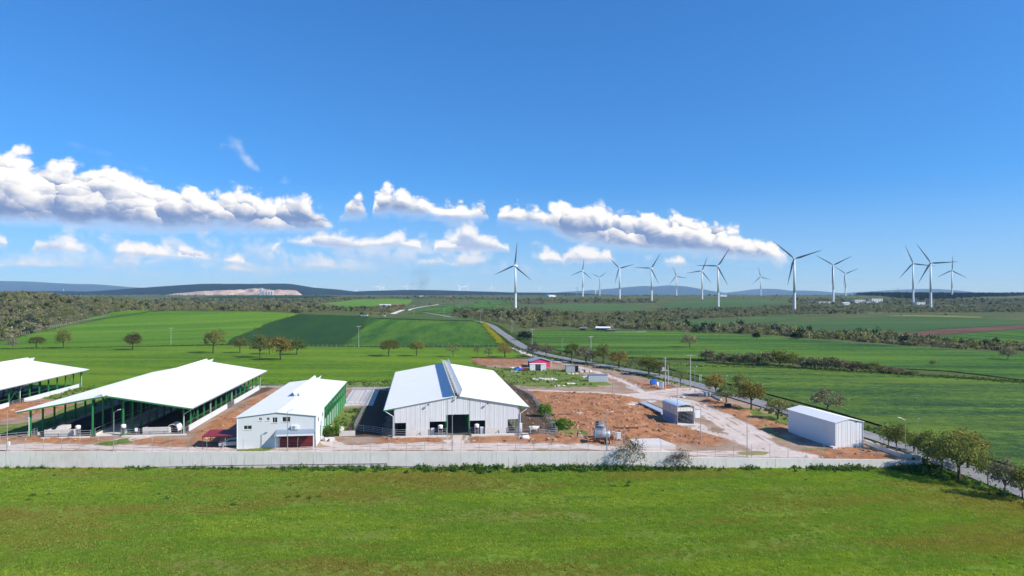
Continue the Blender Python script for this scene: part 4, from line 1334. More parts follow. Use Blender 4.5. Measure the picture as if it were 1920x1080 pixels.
def make_car(label, p, rz, paint):
    C = thing('parked_car', label, 'car', p, rz)
    L, Wc = 4.1, 1.7
    prof = [(-2.05, 0.35), (-2.05, 0.72), (-1.95, 0.86), (-1.05, 0.95), (-0.95, 0.97), (1.15, 0.97), (1.9, 0.93), (2.03, 0.75), (2.05, 0.35)]
    def shell(pr, w0, w1):
        mb = MB()
        n = len(pr)
        zt = max(z for _, z in pr)
        zb = min(z for _, z in pr)
        for s in (-1, 1):
            for x, z in pr:
                w = w0 + (w1 - w0) * (z - zb) / (zt - zb)
                mb.v.append((x, s * w, z))
        mb.f.append(tuple(range(n)))
        mb.f.append(tuple(range(2 * n - 1, n - 1, -1)))
        for i in range(n):
            j = (i + 1) % n
            mb.f.append((i, n + i, n + j, j))
        return mb
    body = shell(prof, Wc / 2, Wc / 2 - 0.05).build('body', paint, C)
    cab = [(-1.0, 0.95), (-0.35, 1.43), (-0.1, 1.48), (0.95, 1.46), (1.2, 1.40), (1.85, 0.94)]
    shell(cab, 0.78, 0.60).build('cabin', paint, C)
    MB().hexa([(-0.97, -0.68, 1.0), (-0.97, 0.68, 1.0), (-0.44, 0.58, 1.40), (-0.44, -0.58, 1.40)], [(-1.01, -0.68, 1.02), (-1.01, 0.68, 1.02), (-0.48, 0.58, 1.43), (-0.48, -0.58, 1.43)]).build('windscreen', M_glass, C)
    for s in (-1, 1):
        MB().hexa([(-0.75, s * 0.785, 1.0), (1.5, s * 0.785, 1.0), (1.1, s * 0.66, 1.36), (-0.28, s * 0.66, 1.36)], [(-0.75, s * 0.80, 1.01), (1.5, s * 0.80, 1.01), (1.1, s * 0.675, 1.37), (-0.28, s * 0.675, 1.37)]).build('side_window', M_glass, C)
        for x in (-1.3, 1.3):
            w = MB().lathe([(0.16, s * 0.66), (0.31, s * 0.67), (0.31, s * 0.86), (0.2, s * 0.865)], 'y', 14, (x, 0, 0.31)).build('wheel', M_black, C)
            MB().lathe([(0.19, s * 0.862), (0.17, s * 0.875), (0.03, s * 0.88)], 'y', 10, (x, 0, 0.31)).build('rim', M_galv, w)
        MB().box(-2.075, s * 0.62 - 0.16, 0.68, -2.04, s * 0.62 + 0.16, 0.80).build('headlight', M_white, C)
    MB().box(-2.08, -0.6, 0.40, -2.04, 0.6, 0.56).build('bumper', M_steel_dark, C)
    return C
make_car('silver car parked in the shade under the maroon carport', to_world((cp.x, cp.y, 0), R(7.4), 4.6, 1.6), R(7.4) + R(8), plain('silver_paint', (0.42, 0.43, 0.44), 0.35, 0.3, 0.05))

# ---------------------------------------------------------------- translucent wash shelter
pS = G(1270, 797)
SHZ = pS.z
sh = thing('wash_shelter', 'small arched shelter with cream panels above shade-painted ones, open towards the wall', 'shelter', (pS.x, pS.y, SHZ), R(9))
SW_, SL_, SH_ = 3.9, 8.6, 3.9
MB().box(-0.25, -0.6, -0.4, SW_ + 0.5, SL_ + 0.2, 0.12).build('base_slab', M_conc_pale, sh)
fr = MB().box(-0.05, -0.05, 0.12, 0.05, 0.05, SH_).mesh('frame_post', M_galv)
for k in range(5):
    y = k * SL_ / 4
    for x in (0, SW_):
        link('frame_post', fr, sh, (x, y, 0))
    mb = MB()
    pts = [(SW_ * (0.5 - 0.5 * math.cos(math.pi * i / 8)), y, SH_ + 0.55 * math.sin(math.pi * i / 8)) for i in range(9)]
    mb.path(pts, 0.04, 5).build('roof_hoop', M_galv, sh)
for k in range(4):
    ya, yb = k * SL_ / 4 + 0.06, (k + 1) * SL_ / 4 - 0.06
    for za, zb, mt in ((0.15, 1.15, M_blue_sheet_shade), (1.19, 2.1, M_blue_sheet_shade), (2.14, 2.75, M_panel_cream), (2.79, 3.3, M_panel_cream), (3.34, 3.85, M_panel_cream)):
        for h in range(2):
            y0_, y1_ = ya + (yb - ya) * h / 2 + 0.02, ya + (yb - ya) * (h + 1) / 2 - 0.02
            MB().box(-0.03, y0_, za, 0.02, y1_, zb).build('wall_panel', mt, sh)
            MB().box(SW_ - 0.02, y0_, za, SW_ + 0.03, y1_, zb).build('wall_panel', M_greybox if za < 2 else M_panel_cream, sh)
for i in range(8):
    a0, a1 = math.pi * i / 8, math.pi * (i + 1) / 8
    f = lambda a, y, o: (SW_ * 0.5 - (SW_ * 0.5 + 0.1 + o) * math.cos(a), y, SH_ + 0.03 + (0.58 + o) * math.sin(a))
    MB().hexa([f(a0, -0.25, 0), f(a1, -0.25, 0), f(a1, SL_ + 0.2, 0), f(a0, SL_ + 0.2, 0)], [f(a0, -0.25, 0.03), f(a1, -0.25, 0.03), f(a1, SL_ + 0.2, 0.03), f(a0, SL_ + 0.2, 0.03)]).build('roof_panel', M_skyblue, sh)
for i in range(5):
    x0_ = 0.08 + i * (SW_ - 0.16) / 5
    MB().box(x0_, 0.05, 3.0, x0_ + (SW_ - 0.16) / 5 - 0.05, 0.08, 3.88).build('front_panel', M_panel_cream, sh)
    MB().box(x0_, SL_ - 0.08, 0.15, x0_ + (SW_ - 0.16) / 5 - 0.05, SL_ - 0.05, 3.6).build('rear_panel', M_greybox, sh)
cab = thing('control_cabinet', 'white ribbed cabinet hung beside the arched shelter', 'cabinet', to_world(pS, R(9), SW_ + 0.55, 0.4), R(9))
for k in range(4):
    MB().box(k * 0.3, 0, 1.4, k * 0.3 + 0.26, 0.4, 3.15).build('door_panel', M_white, cab)
MB().box(-0.03, 0.02, 3.16, 1.2, 0.45, 3.24).build('cabinet_top', M_galv, cab)
for x in (0.1, 1.05):
    MB().box(x - 0.04, 0.15, -0.1, x + 0.04, 0.25, 1.4).build('leg', M_galv, cab)
a_, b_ = G(1196, 757.5), G(1240, 780)
rp = thing('weighbridge_ramp', 'long low steel ramp leading to the arched shelter', 'ramp', (a_.x, a_.y, a_.z), math.atan2(b_.y - a_.y, b_.x - a_.x))
RL = math.hypot(b_.x - a_.x, b_.y - a_.y)
for k in range(8):
    MB().box(k * RL / 8, -0.1, 0.42, (k + 1) * RL / 8 - 0.03, 2.5, 0.52).build('deck_plate', M_greybox, rp)
for y in (0.0, 2.45):
    MB().box(0, y - 0.06, 0.53, RL, y + 0.06, 0.66).build('edge_beam', M_galv, rp)
for k in range(5):
    MB().box(k * RL / 4.2, 0.05, -0.2, k * RL / 4.2 + 0.3, 2.35, 0.41).build('bearer', M_conc_pale, rp)
MB().hexa([(RL, -0.1, 0.0), (RL + 1.8, -0.1, -0.1), (RL + 1.8, 2.5, -0.1), (RL, 2.5, 0.0)], [(RL, -0.1, 0.5), (RL + 1.8, -0.1, 0.02), (RL + 1.8, 2.5, 0.02), (RL, 2.5, 0.5)]).build('end_ramp', M_conc_pale, rp)

# ---------------------------------------------------------------- white shed by the road
p0, p1, p2_ = G(1566.5, 841), G(1626, 841), G(1478, 811)
zs0 = Hs(p0.x, p0.y) - 0.1
rzS = math.atan2(-(p2_.x - p0.x), p2_.y - p0.y)
rzS = R(10.5)
LW, LLn = 5.9, 15.6
shed = thing('white_shed', 'plain white metal shed with gable roof beside the road', 'shed', (p0.x, p0.y, zs0), rzS)
ZE, ZR = 5.05, 5.75
for k in range(6):
    xa, xb = k * LW / 6, (k + 1) * LW / 6
    hz = lambda x: ZE + (ZR - ZE) * (1 - abs(x - LW / 2) / (LW / 2)) - 0.05
    mb = MB()
    mb.hexa([(xa + 0.01, 0, -0.4), (xb - 0.01, 0, -0.4), (xb - 0.01, 0.06, -0.4), (xa + 0.01, 0.06, -0.4)], [(xa + 0.01, 0, hz(xa)), (xb - 0.01, 0, hz(xb)), (xb - 0.01, 0.06, hz(xb)), (xa + 0.01, 0.06, hz(xa))])
    mb.box(xa + 0.3, -0.035, -0.4, xa + 0.42, 0.0 - 0.001, min(hz(xa), hz(xb)) - 0.02).box(xa + 0.66, -0.035, -0.4, xa + 0.78, -0.001, min(hz(xa), hz(xb)) - 0.02)
    mb.build('gable_panel', M_white, shed)
for k in range(16):
    ya, yb = 0.062 + k * (LLn - 0.06) / 16, 0.062 + (k + 1) * (LLn - 0.06) / 16
    MB().box(0, ya + 0.006, -0.4, 0.06, yb - 0.006, ZE - 0.05).box(-0.03, ya + 0.4, -0.4, -0.001, ya + 0.5, ZE - 0.1).build('side_panel', M_white, shed)
    MB().box(LW - 0.06, ya + 0.006, -0.4, LW, yb - 0.006, ZE - 0.05).build('side_panel', M_white, shed)
MB().box(0.07, LLn + 0.003, -0.4, LW - 0.07, LLn + 0.06, ZE).build('rear_wall', M_white, shed)
for s in (-1, 1):
    xe = -0.22 if s < 0 else LW + 0.22
    roof_sheet(xe, ZE, LW / 2 + s * 0.01, ZR, -0.22, LLn + 0.25, 0.07, 1.0, 0.03).build('roof_slope', M_roof, shed)
MB().box(LW / 2 + 1.35, -0.12, 5.02, LW / 2 + 1.75, -0.04, 5.2).build('floodlight', M_steel_dark, shed)
for x in (-0.05, LW + 0.05):
    MB().tube((x, -0.09, -0.2), (x, -0.09, ZE - 0.05), 0.05, 0.05, 6).build('downpipe', M_white, shed)
sf = thing('gas_bottle_rack', 'low dark rack of pipes at the foot of the white shed', 'rack', to_world((p0.x, p0.y, zs0), rzS, 3.6, -0.8), rzS)
for k in range(4):
    MB().tube((k * 0.55, 0, 0.0), (k * 0.55, 0, 0.55), 0.05, 0.05, 6).build('rack_post', M_steel_dark, sf)
for z in (0.28, 0.55):
    MB().tube((0, 0, z), (1.65, 0, z), 0.04, 0.04, 6).build('rack_rail', M_steel_dark, sf)

# ---------------------------------------------------------------- pink shed and site boxes
pp = G(996, 689)
pk = thing('pink_shed', 'bright pink gabled shed with blue-grey roof', 'shed', (pp.x, pp.y, 0), R(10))
PW_, PL_ = 7.4, 6.5
pz = lambda x: 2.45 + 1.05 * (1 - abs(x - PW_ / 2) / (PW_ / 2))
MB().hexa([(0, 0, -0.2), (PW_, 0, -0.2), (PW_, 0.15, -0.2), (0, 0.15, -0.2)], [(0, 0, 2.45), (PW_, 0, 2.45), (PW_, 0.15, 2.45), (0, 0.15, 2.45)]).hexa([(0, 0, 2.451), (PW_, 0, 2.451), (PW_ / 2, 0, pz(PW_ / 2) - 0.03)], [(0, 0.15, 2.451), (PW_, 0.15, 2.451), (PW_ / 2, 0.15, pz(PW_ / 2) - 0.03)]).build('gable_wall', M_pink, pk)
MB().box(0, 0.152, -0.2, 0.15, PL_, 2.43).build('side_wall', M_pink, pk)
MB().box(PW_ - 0.15, 0.152, -0.2, PW_, PL_, 2.43).build('side_wall', M_pink, pk)
MB().box(0.152, PL_ - 0.15, -0.2, PW_ - 0.152, PL_, 2.43).build('rear_wall', M_pink, pk)
for s in (-1, 1):
    xe = -0.55 if s < 0 else PW_ + 0.75
    sl = 1.05 / (PW_ / 2)
    roof_sheet(xe, 2.45 - 0.55 * sl, PW_ / 2 + s * 0.01, 3.55, -0.4, PL_ + 0.4, 0.1, 0.6, 0.05).build('roof_slope', M_bluegrey, pk)
for y in (0.2, PL_ - 0.3):
    MB().tube((PW_ + 0.7, y, -0.1), (PW_ + 0.7, y, 2.15), 0.06, 0.06, 6).build('porch_post', M_white, pk)
def site_box(label, u, v, w, d, h, rz, mat, roofm, gap=None, name='site_container'):
    q = G(u, v)
    T = thing(name, label, 'container', (q.x, q.y, q.z), rz)
    n = max(4, int(w / 0.62))
    xs = [k * w / n for k in range(n + 1)]
    for a, b in zip(xs[:-1], xs[1:]):
        if gap and a < gap[1] and b > gap[0]:
            continue
        MB().box(a + 0.01, 0, 0.1, b - 0.01, 0.05, h - 0.12).box(a + 0.15, -0.03, 0.12, a + 0.3, -0.001, h - 0.14).build('front_panel', mat, T)
    MB().box(0, 0.052, 0.1, 0.06, d, h - 0.12).build('end_wall', mat, T)
    MB().box(w - 0.06, 0.052, 0.1, w, d, h - 0.12).build('end_wall', mat, T)
    MB().box(0.062, d - 0.06, 0.1, w - 0.062, d, h - 0.12).build('rear_wall', mat, T)
    MB().box(-0.08, -0.1, h - 0.115, w + 0.08, d + 0.08, h).build('roof', roofm, T)
    MB().box(0.0, 0.0, -0.2, w, d, 0.095).build('base_frame', M_boxroof, T)
    return T
site_box('white grey site container with dark door gap before the pink shed', 993.5, 695.5, 6.0, 2.4, 2.6, R(3), M_white, M_white, (2.5, 3.6))
site_box('grey open-doored container beside the rubble stack', 1061, 698, 4.6, 2.6, 2.4, R(3), M_greybox, M_boxroof, (3.8, 4.5))
site_box('long pale blue-grey container standing in the grass', 1103.5, 716.5, 6.2, 2.4, 2.35, R(0), plain('pale_box', (0.52, 0.56, 0.60), 0.5, 0.05, 0.06), M_boxroof)

def heap(name, label, cat, u, v, pieces, mat, spread, size, piece='block', flat=0.35, seed=1):
    rnd = random.Random(seed)
    q = G(u, v)
    T = thing(name, label, cat, (q.x, q.y, q.z))
    for k in range(pieces):
        w, d, h = (size * rnd.uniform(0.5, 1.3) for _ in range(3))
        h *= flat
        x, y = rnd.uniform(-spread[0], spread[0]), rnd.uniform(-spread[1], spread[1])
        j = lambda a: a * rnd.uniform(0.8, 1.15)
        MB().hexa([(-j(w) / 2, -j(d) / 2, -0.1), (j(w) / 2, -j(d) / 2, -0.1), (j(w) / 2, j(d) / 2, -0.1), (-j(w) / 2, j(d) / 2, -0.1)],
                  [(-j(w) / 2.4, -j(d) / 2.4, h), (j(w) / 2.4, -j(d) / 2.4, h), (j(w) / 2.4, j(d) / 2.4, h * 0.8), (-j(w) / 2.4, j(d) / 2.4, h)]).build(piece, mat if not isinstance(mat, list) else rnd.choice(mat), T, (x, y, 0.05 + rnd.uniform(0, 0.25)), (rnd.uniform(-.15, .15), rnd.uniform(-.15, .15), rnd.uniform(0, 3)))
    return T
heap('rubble_stack', 'grey stack of weathered timber and rubble beside the open container', 'rubble', 1096, 697, 22, [M_wood, M_rubble, M_greybox], (1.8, 1.2), 1.3, 'timber', 0.5, 3)
heap('concrete_slabs', 'broken pale concrete slabs lying in the grass below the pink shed', 'slabs', 1020, 712, 16, M_conc_pale, (4.2, 1.6), 1.9, 'slab', 0.14, 4)
heap('rubble_pile', 'pale rubble spilled before the grey open container', 'rubble', 1073, 702, 10, M_conc_pale, (1.8, 0.9), 1.0, 'stone', 0.25, 5)
heap('rubble_pile', 'pale rubble line beside the long blue-grey container', 'rubble', 1096, 707, 8, M_conc_pale, (1.0, 1.8), 0.8, 'stone', 0.25, 6)
heap('concrete_offcuts', 'few pale concrete offcuts at the edge of the narrow track', 'slabs', 1074, 720, 6, M_conc_pale, (3.2, 0.5), 1.2, 'slab', 0.16, 8)
heap('concrete_offcuts', 'pair of pale slabs lying just above the narrow track', 'slabs', 1049, 724, 4, M_conc_pale, (1.8, 0.4), 1.2, 'slab', 0.16, 9)
heap('tarp_heap', 'heap of blue tarpaulin beside the white grey container', 'tarpaulin', 974, 694, 6, M_bluetarp, (0.9, 0.6), 1.4, 'fold', 0.7, 10)
heap('scrap_heap', 'small red and brown scrap heap next to the blue tarpaulin', 'scrap', 983, 695, 7, [plain('red_plastic', (0.40, 0.05, 0.03), 0.6), M_rust], (0.8, 0.6), 1.0, 'scrap', 0.6, 11)
heap('board_heap', 'pale boards thrown in the grass beyond the blue tarpaulin', 'boards', 964, 690, 5, M_white, (1.5, 0.5), 1.8, 'board', 0.1, 12)
heap('dark_boards', 'dark blue sheet lying in the grass before the tarpaulin heap', 'boards', 967, 698, 4, M_blue_sheet_shade, (1.6, 0.3), 1.8, 'board', 0.1, 13)
heap('stone_heap', 'scattered white stones by the pen of the white block', 'stones', 625, 806, 9, M_conc_pale, (2.0, 0.7), 0.9, 'stone', 0.6, 14)
heap('stone_heap', 'row of pale boulders at the corner of the white block', 'stones', 612, 826, 7, M_conc_pale, (1.6, 0.5), 0.9, 'stone', 0.55, 15)
heap('manhole_lid', 'grey concrete disc lying in the brown earth', 'slab', 1086, 777.5, 2, M_rubble, (0.4, 0.2), 1.8, 'slab', 0.2, 16)
heap('pale_stones', 'pale stones on the bare ground near the water tanks', 'stones', 1277, 746, 4, M_conc_pale, (1.2, 0.5), 0.9, 'stone', 0.35, 17)
heap('pale_stones', 'two pale slabs beside the black box near the road trees', 'slabs', 1337, 764.5, 2, M_conc_pale, (0.4, 0.3), 1.3, 'slab', 0.25, 18)
heap('pale_stones', 'pale lump of concrete at the foot of the white shed', 'stones', 1562, 842.5, 2, M_conc_pale, (0.3, 0.2), 1.0, 'stone', 0.4, 19)

# ================================================================ boundary wall, fences, poles, yard machines
wall = thing('boundary_wall', 'long stained concrete retaining wall along the front of the farm', 'wall', (0, WALL_Y, 0))
def wall_top(x):
    return 0.06 if x < 31.7 else float(np.interp(x, [31.7, 70, WALL_END], [-0.93, -1.42, -1.5]))
PANEL = 3.2
x = -118.0
while x < WALL_END - 0.1:
    e = min(x + PANEL, WALL_END)
    if x < 31.7 < e:
        e = 31.7
    za, zb = wall_top(x + 0.001), wall_top(e - 0.001)
    MB().hexa([(x + 0.012, -0.22, FIELD_Z - 0.6), (e - 0.012, -0.22, FIELD_Z - 0.6), (e - 0.012, 0.22, FIELD_Z - 0.6), (x + 0.012, 0.22, FIELD_Z - 0.6)],
              [(x + 0.012, -0.16, za), (e - 0.012, -0.16, zb), (e - 0.012, 0.22, zb), (x + 0.012, 0.22, za)]).build('panel', M_conc, wall)
    MB().box(x - 0.012, -0.10, FIELD_Z - 0.6, x + 0.012, 0.15, min(za, wall_top(x - 0.01)) - 0.03).build('joint', M_steel_dark, wall)
    x = e
xl = AT(-20, 878, WALL_Y).x
x0_, x1_ = AT(275, 876, WALL_Y).x, AT(722, 870, WALL_Y).x
MB().hexa([(x0_, -0.42, FIELD_Z - 0.5), (x1_, -0.42, FIELD_Z - 0.5), (x1_, -0.223, FIELD_Z - 0.5), (x0_, -0.223, FIELD_Z - 0.5)],
          [(x0_, -0.42, FIELD_Z + 0.05), (x1_, -0.42, FIELD_Z + 0.75), (x1_, -0.223, FIELD_Z + 0.75), (x0_, -0.223, FIELD_Z + 0.05)]).build('footing_ledge', M_conc_pale, wall)
hose = thing('black_pipe', 'thin black pipe running along the foot of the concrete wall', 'pipe', (0, WALL_Y, 0))
MB().path([(x0_, -0.40, FIELD_Z + 0.15), (AT(430, 872, WALL_Y).x, -0.40, FIELD_Z + 0.5), (x1_, -0.40, FIELD_Z + 0.82), (x1_ + 0.05, -0.40, FIELD_Z + 0.32), (AT(850, 878, WALL_Y).x, -0.36, FIELD_Z + 0.2)], 0.06, 6).build('hose', M_black, hose)
# return wall along the road, behind the white shed
ret = thing('roadside_wall', 'low dark concrete wall running back beside the road from the corner', 'wall', (0, 0, 0))
pts = [(WALL_END + 0.1, WALL_Y + 0.3)] + [tuple(G(u, v)[:2]) for u, v in ((1690, 858), (1650, 843), (1624, 832))]
for a, b in zip(pts[:-1], pts[1:]):
    n = max(1, round(math.hypot(b[0] - a[0], b[1] - a[1]) / 3))
    for k in range(n):
        q0 = Vector((a[0] + (b[0] - a[0]) * k / n, a[1] + (b[1] - a[1]) * k / n, 0))
        q1 = Vector((a[0] + (b[0] - a[0]) * (k + 0.99) / n, a[1] + (b[1] - a[1]) * (k + 0.99) / n, 0))
        nn = (q1 - q0).orthogonal().normalized()
        nn = Vector((-(q1 - q0).y, (q1 - q0).x, 0)).normalized() * 0.12
        zt0, zt1 = yard_z(q0.x, q0.y) + 0.75, yard_z(q1.x, q1.y) + 0.75
        lo = [q0 - nn, q1 - nn, q1 + nn, q0 + nn]
        MB().hexa([(p.x, p.y, -3.4) for p in lo], [(lo[0].x, lo[0].y, zt0), (lo[1].x, lo[1].y, zt1), (lo[2].x, lo[2].y, zt1), (lo[3].x, lo[3].y, zt0)]).build('panel', M_conc, ret)

# wire fence on the wall
fen = thing('wire_fence', 'row of thin galvanised fence posts with wire on the concrete wall', 'fence', (0, WALL_Y, 0))
pm = MB().tube((0, 0, -0.1), (0, 0, 2.1), 0.035, 0.035, 6).tube((0, 0, 2.1), (0, 0.28, 2.42), 0.03, 0.03, 6).mesh('post', M_galv)
fx = -116.0
fposts = []
while fx < WALL_END:
    fposts.append(fx)
    fx += 3.24
for a in fposts:
    o = link('post', pm, fen, (a, 0.05, wall_top(a)))
for z in (0.3, 0.8, 1.3, 1.8, 2.05):
    mb = MB()
    for a, b in zip(fposts[:-1], fposts[1:]):
        mb.tube((a, 0.05, wall_top(a) + z), (b, 0.05, wall_top(b) + z), 0.006, 0.006, 3, False)
    mb.build('wire', M_galv, fen)
for a in (fposts[3], fposts[20], fposts[38]):
    MB().tube((a, 0.1, wall_top(a) + 1.6), (a - 1.2, 0.12, wall_top(a - 1.2)), 0.03, 0.03, 5).build('stay', M_galv, fen)

def pen_fence(label, pix, h=1.35, rails=4, step=2.4, mat=None, name='pen_rail'):
    P = [G(u, v) for u, v in pix]
    T = thing(name, label, 'fence', P[0])
    rail_run(T, [p - P[0] for p in P], h, rails, step, 0.045, mat)
    return T
pen_fence('galvanised pen rail before the shaded pen left of the cattle barn', [(664, 808), (700, 812), (735, 818)], 1.35, 4, 2.6)
pen_fence('galvanised rail running back along the shaded pen', [(665, 806), (682, 772), (700, 736)], 1.5, 4, 3.0)
pen_fence('galvanised cattle rail around the pen of the white cow, near side', [(976, 817), (1010, 818), (1044, 816)], 1.35, 4, 2.8)
pen_fence('long galvanised rail running back beside the cow pen and green bushes', [(1045, 815), (1020, 780), (998, 748), (975, 728)], 1.4, 4, 2.6)
pen_fence('galvanised rail at the far end of the concrete pens', [(648, 731), (700, 731), (735, 730)], 1.2, 3, 3)
pen_fence('pale rail closing the concrete cubicles behind the white block', [(640, 765), (676, 766)], 1.2, 3, 2.2)
pen_fence('rail crossing the earth pen beside the open barn', [(430, 764), (462, 766)], 1.2, 3, 2.5)
pen_fence('rail closing the earth pen before the far barn', [(0, 827), (30, 824), (52, 822)], 1.3, 3, 2.6)
pen_fence('grey rail in the grass between the two open barns', [(42, 760), (110, 757), (178, 748)], 1.2, 2, 4)
pen_fence('low rail along the far side of the earth pens', [(485, 727), (530, 727)], 1.1, 2, 3)
low = thing('pen_wall', 'short pale block wall at the front of the overgrown pen', 'wall', G(636, 818), R(6))
for k in range(5):
    MB().box(k * 0.62, 0, -0.2, k * 0.62 + 0.60, 0.25, 1.0).build('block', M_conc_pale, low)
for k in range(4):
    MB().box(0, 0.27 + k * 0.9, -0.2, 0.25, 0.27 + k * 0.9 + 0.88, 1.25).build('block', M_conc_pale, low)
# concrete cubicle pens behind the white block
cu = thing('cubicle_pen', 'pale concrete cubicle floor with rows of curved rails behind the block', 'pen', G(640, 762), AX)
for i in range(3):
    for k in range(6):
        MB().box(i * 2.6, k * 4.8, -0.2, i * 2.6 + 2.57, k * 4.8 + 4.77, 0.14).build('floor_slab', M_conc_pale, cu)
cm = MB().path([(0, 0, 0.1), (0, 0, 1.1), (1.6, 0, 1.1), (1.9, 0, 0.5), (1.9, 0, 0.1)], 0.035, 5).mesh('cubicle_rail', M_galv)
for k in range(16):
    link('cubicle_rail', cm, cu, (1.2, 1.2 + k * 1.7, 0.1))
    link('cubicle_rail', cm, cu, (4.3, 1.2 + k * 1.7, 0.1))
kb = thing('back_kerb', 'pale concrete kerb along the back edge of the yard', 'kerb', G(330, 729), 0)
kp = [G(u, v) - G(330, 729) for u, v in ((330, 729), (500, 727), (660, 730), (740, 729))]
for a, b in zip(kp[:-1], kp[1:]):
    n = max(1, int((b - a).length / 4))
    for k in range(n):
        s, e = a.lerp(b, k / n), a.lerp(b, (k + 0.99) / n)
        MB().hexa([(s.x, s.y, -0.3), (e.x, e.y, -0.3), (e.x, e.y + 0.35, -0.3), (s.x, s.y + 0.35, -0.3)], [(s.x, s.y, 0.55), (e.x, e.y, 0.55), (e.x, e.y + 0.35, 0.55), (s.x, s.y + 0.35, 0.55)]).build('kerb_stone', M_conc_pale, kb)

# ---------------------------------------------------------------- lamp posts and power poles
def lamp_post(label, u, v, h, arm=1.0, group=None, two=False, z=None, box=False, y=None):
    q = G(u, v) if y is None else AT(u, v, y)
    if z is not None:
        q.z = z
    T = thing('lamp_post', label, 'lamp post', q, 0)
    MB().tube((0, 0, -0.2), (0, 0, h), 0.085, 0.05, 8).build('pole', M_galv, T)
    MB().tube((0, 0, -0.1), (0, 0, 0.35), 0.14, 0.12, 8).build('base', M_galv, T)
    for s in ((1, -1) if two else (1,)):
        a = MB().tube((0, 0, h - 0.02), (s * arm * 0.9, 0, h + 0.38), 0.035, 0.03, 6).build('arm', M_galv, T)
        MB().hexa([(s * arm * 0.75, -0.13, h + 0.33), (s * arm * 1.35, -0.13, h + 0.45), (s * arm * 1.35, 0.13, h + 0.45), (s * arm * 0.75, 0.13, h + 0.33)],
                  [(s * arm * 0.75, -0.1, h + 0.43), (s * arm * 1.35, -0.1, h + 0.55), (s * arm * 1.35, 0.1, h + 0.55), (s * arm * 0.75, 0.1, h + 0.43)]).build('lamp_head', M_white, a)
    if box:
        MB().box(0.1, -0.2, 1.1, 0.5, 0.1, 1.75).build('switch_box', M_white, T)
    return T
yw = WALL_Y + 0.55
for lab, u, h, bx in (('lamp post with white switch box at the picture edge by the wall', 13, 7.0, True), ('galvanised lamp post with arm before the open barn', 213, 7.0, False),
                      ('galvanised lamp post before the maroon shutter of the white block', 539, 7.1, False), ('galvanised lamp post before the dark barn doorway', 848, 6.4, False),
                      ('tall thin lamp post beside the slurry tanker', 1138, 6.7, False)):
    q = AT(u, 847, yw)
    lamp_post(lab, u, 847, h, 0.9, box=bx, z=float(yard_z(q.x, yw)), y=yw)
lamp_post('lamp post in the brown earth just before the arched shelter', 1270, 813.5, 10.0, 0.3)
lamp_post('lamp post with dark head beside the arched shelter track', 1314, 833, 7.2, 0.7)
lamp_post('thin lamp post standing on the pale drive near the wall', 1401, 857, 6.2, 0.3)
lamp_post('thin lamp post by the track junction above the brown earth', 1149, 744, 6.2, 0.3)
lamp_post('lamp post at the gate beside the tall T-shaped pole', 1303, 743, 8.0, 0.6)
lamp_post('lamp post standing among the rust and green road trees', 1361, 755, 6.8, 0.3)
lamp_post('lamp post by the road between the trees and the white shed', 1429, 766, 5.8, 0.3)
lamp_post('lamp post with bright head at the wall corner', 1698, 864, 7.2, -1.0)
lamp_post('twin of the corner lamp post, nearer the big oak', 1721, 866, 7.0, 0.2)
lamp_post('thin lamp post beside the pink shed roof', 1054, 676, 9.0, 0.5)

def power_pole(label, u, v, h, cross=True, extra=None, group=None, yaw=0.0):
    q = G(u, v)
    T = thing('power_pole', label, 'power pole', q, yaw)
    thick = 1.0 if q.y < 300 else 0.62
    MB().tube((0, 0, -0.3), (0, 0, h), 0.19 * thick, 0.12 * thick, 8).build('pole', M_pole, T)
    if cross:
        c = MB().box(-1.15, -0.08, h - 0.25, 1.15, 0.08, h - 0.08).build('crossarm', M_pole, T)
        for x in (-1.0, 0.0, 1.0):
            MB().lathe([(0.06, h - 0.08), (0.09, h + 0.02), (0.05, h + 0.12), (0.08, h + 0.2), (0.03, h + 0.25)], 'z', 8, (x, 0, 0)).build('insulator', M_steel_dark, c)
    return T
power_pole('tall pale T-shaped power pole by the farm gate', 1294.5, 731.5, 10.6)
tp = power_pole('pale pole carrying a transformer platform by the gate', 1247.5, 731, 9.8, False)
MB().box(-1.35, -0.35, 5.7, 0.75, 0.5, 5.85).build('platform', M_pole, tp)
tr = MB().box(-0.95, -0.25, 5.86, -0.25, 0.35, 6.8).build('transformer', M_greybox, tp)
for x in (-0.8, -0.6, -0.4):
    MB().lathe([(0.07, 6.8), (0.04, 6.95), (0.07, 7.05), (0.03, 7.15)], 'z', 7, (x, 0.05, 0)).build('bushing', M_steel_dark, tr)
for z in (8.6, 9.3, 9.7):
    MB().box(-0.6, -0.06, z, 0.5, 0.06, z + 0.12).build('crossarm', M_galv, tp)
power_pole('slim pole with a grey meter box behind the transformer pole', 1252.5, 719, 6.0, False)
for lab, u, v, h in (('power pole rising from the trees beside the pink shed', 1108, 681, 11), ('power pole beside the dark bush at the road bend', 998, 655, 10.5), ('power pole beyond the dark bush along the road', 960, 627, 9.5),
                     ('power pole at the top of the road', 940, 604, 9.5), ('power pole on the crest left of the road', 901, 604, 9.5), ('power pole at the dark bushes on the crest', 833, 597, 9.5),
                     ('thin power pole in the bright hill field', 320.5, 646.5, 9.5), ('thin power pole at the fence of the dark field', 672.5, 652, 11.5), ('power pole beside the far rising track', 746, 588, 9.5), ('power pole where the far track crests', 801, 575, 10),
                     ('power pole between the far track and the dark bushes', 776, 590, 9)):
    power_pole(lab, u, v, h, group=None, yaw=R(20))

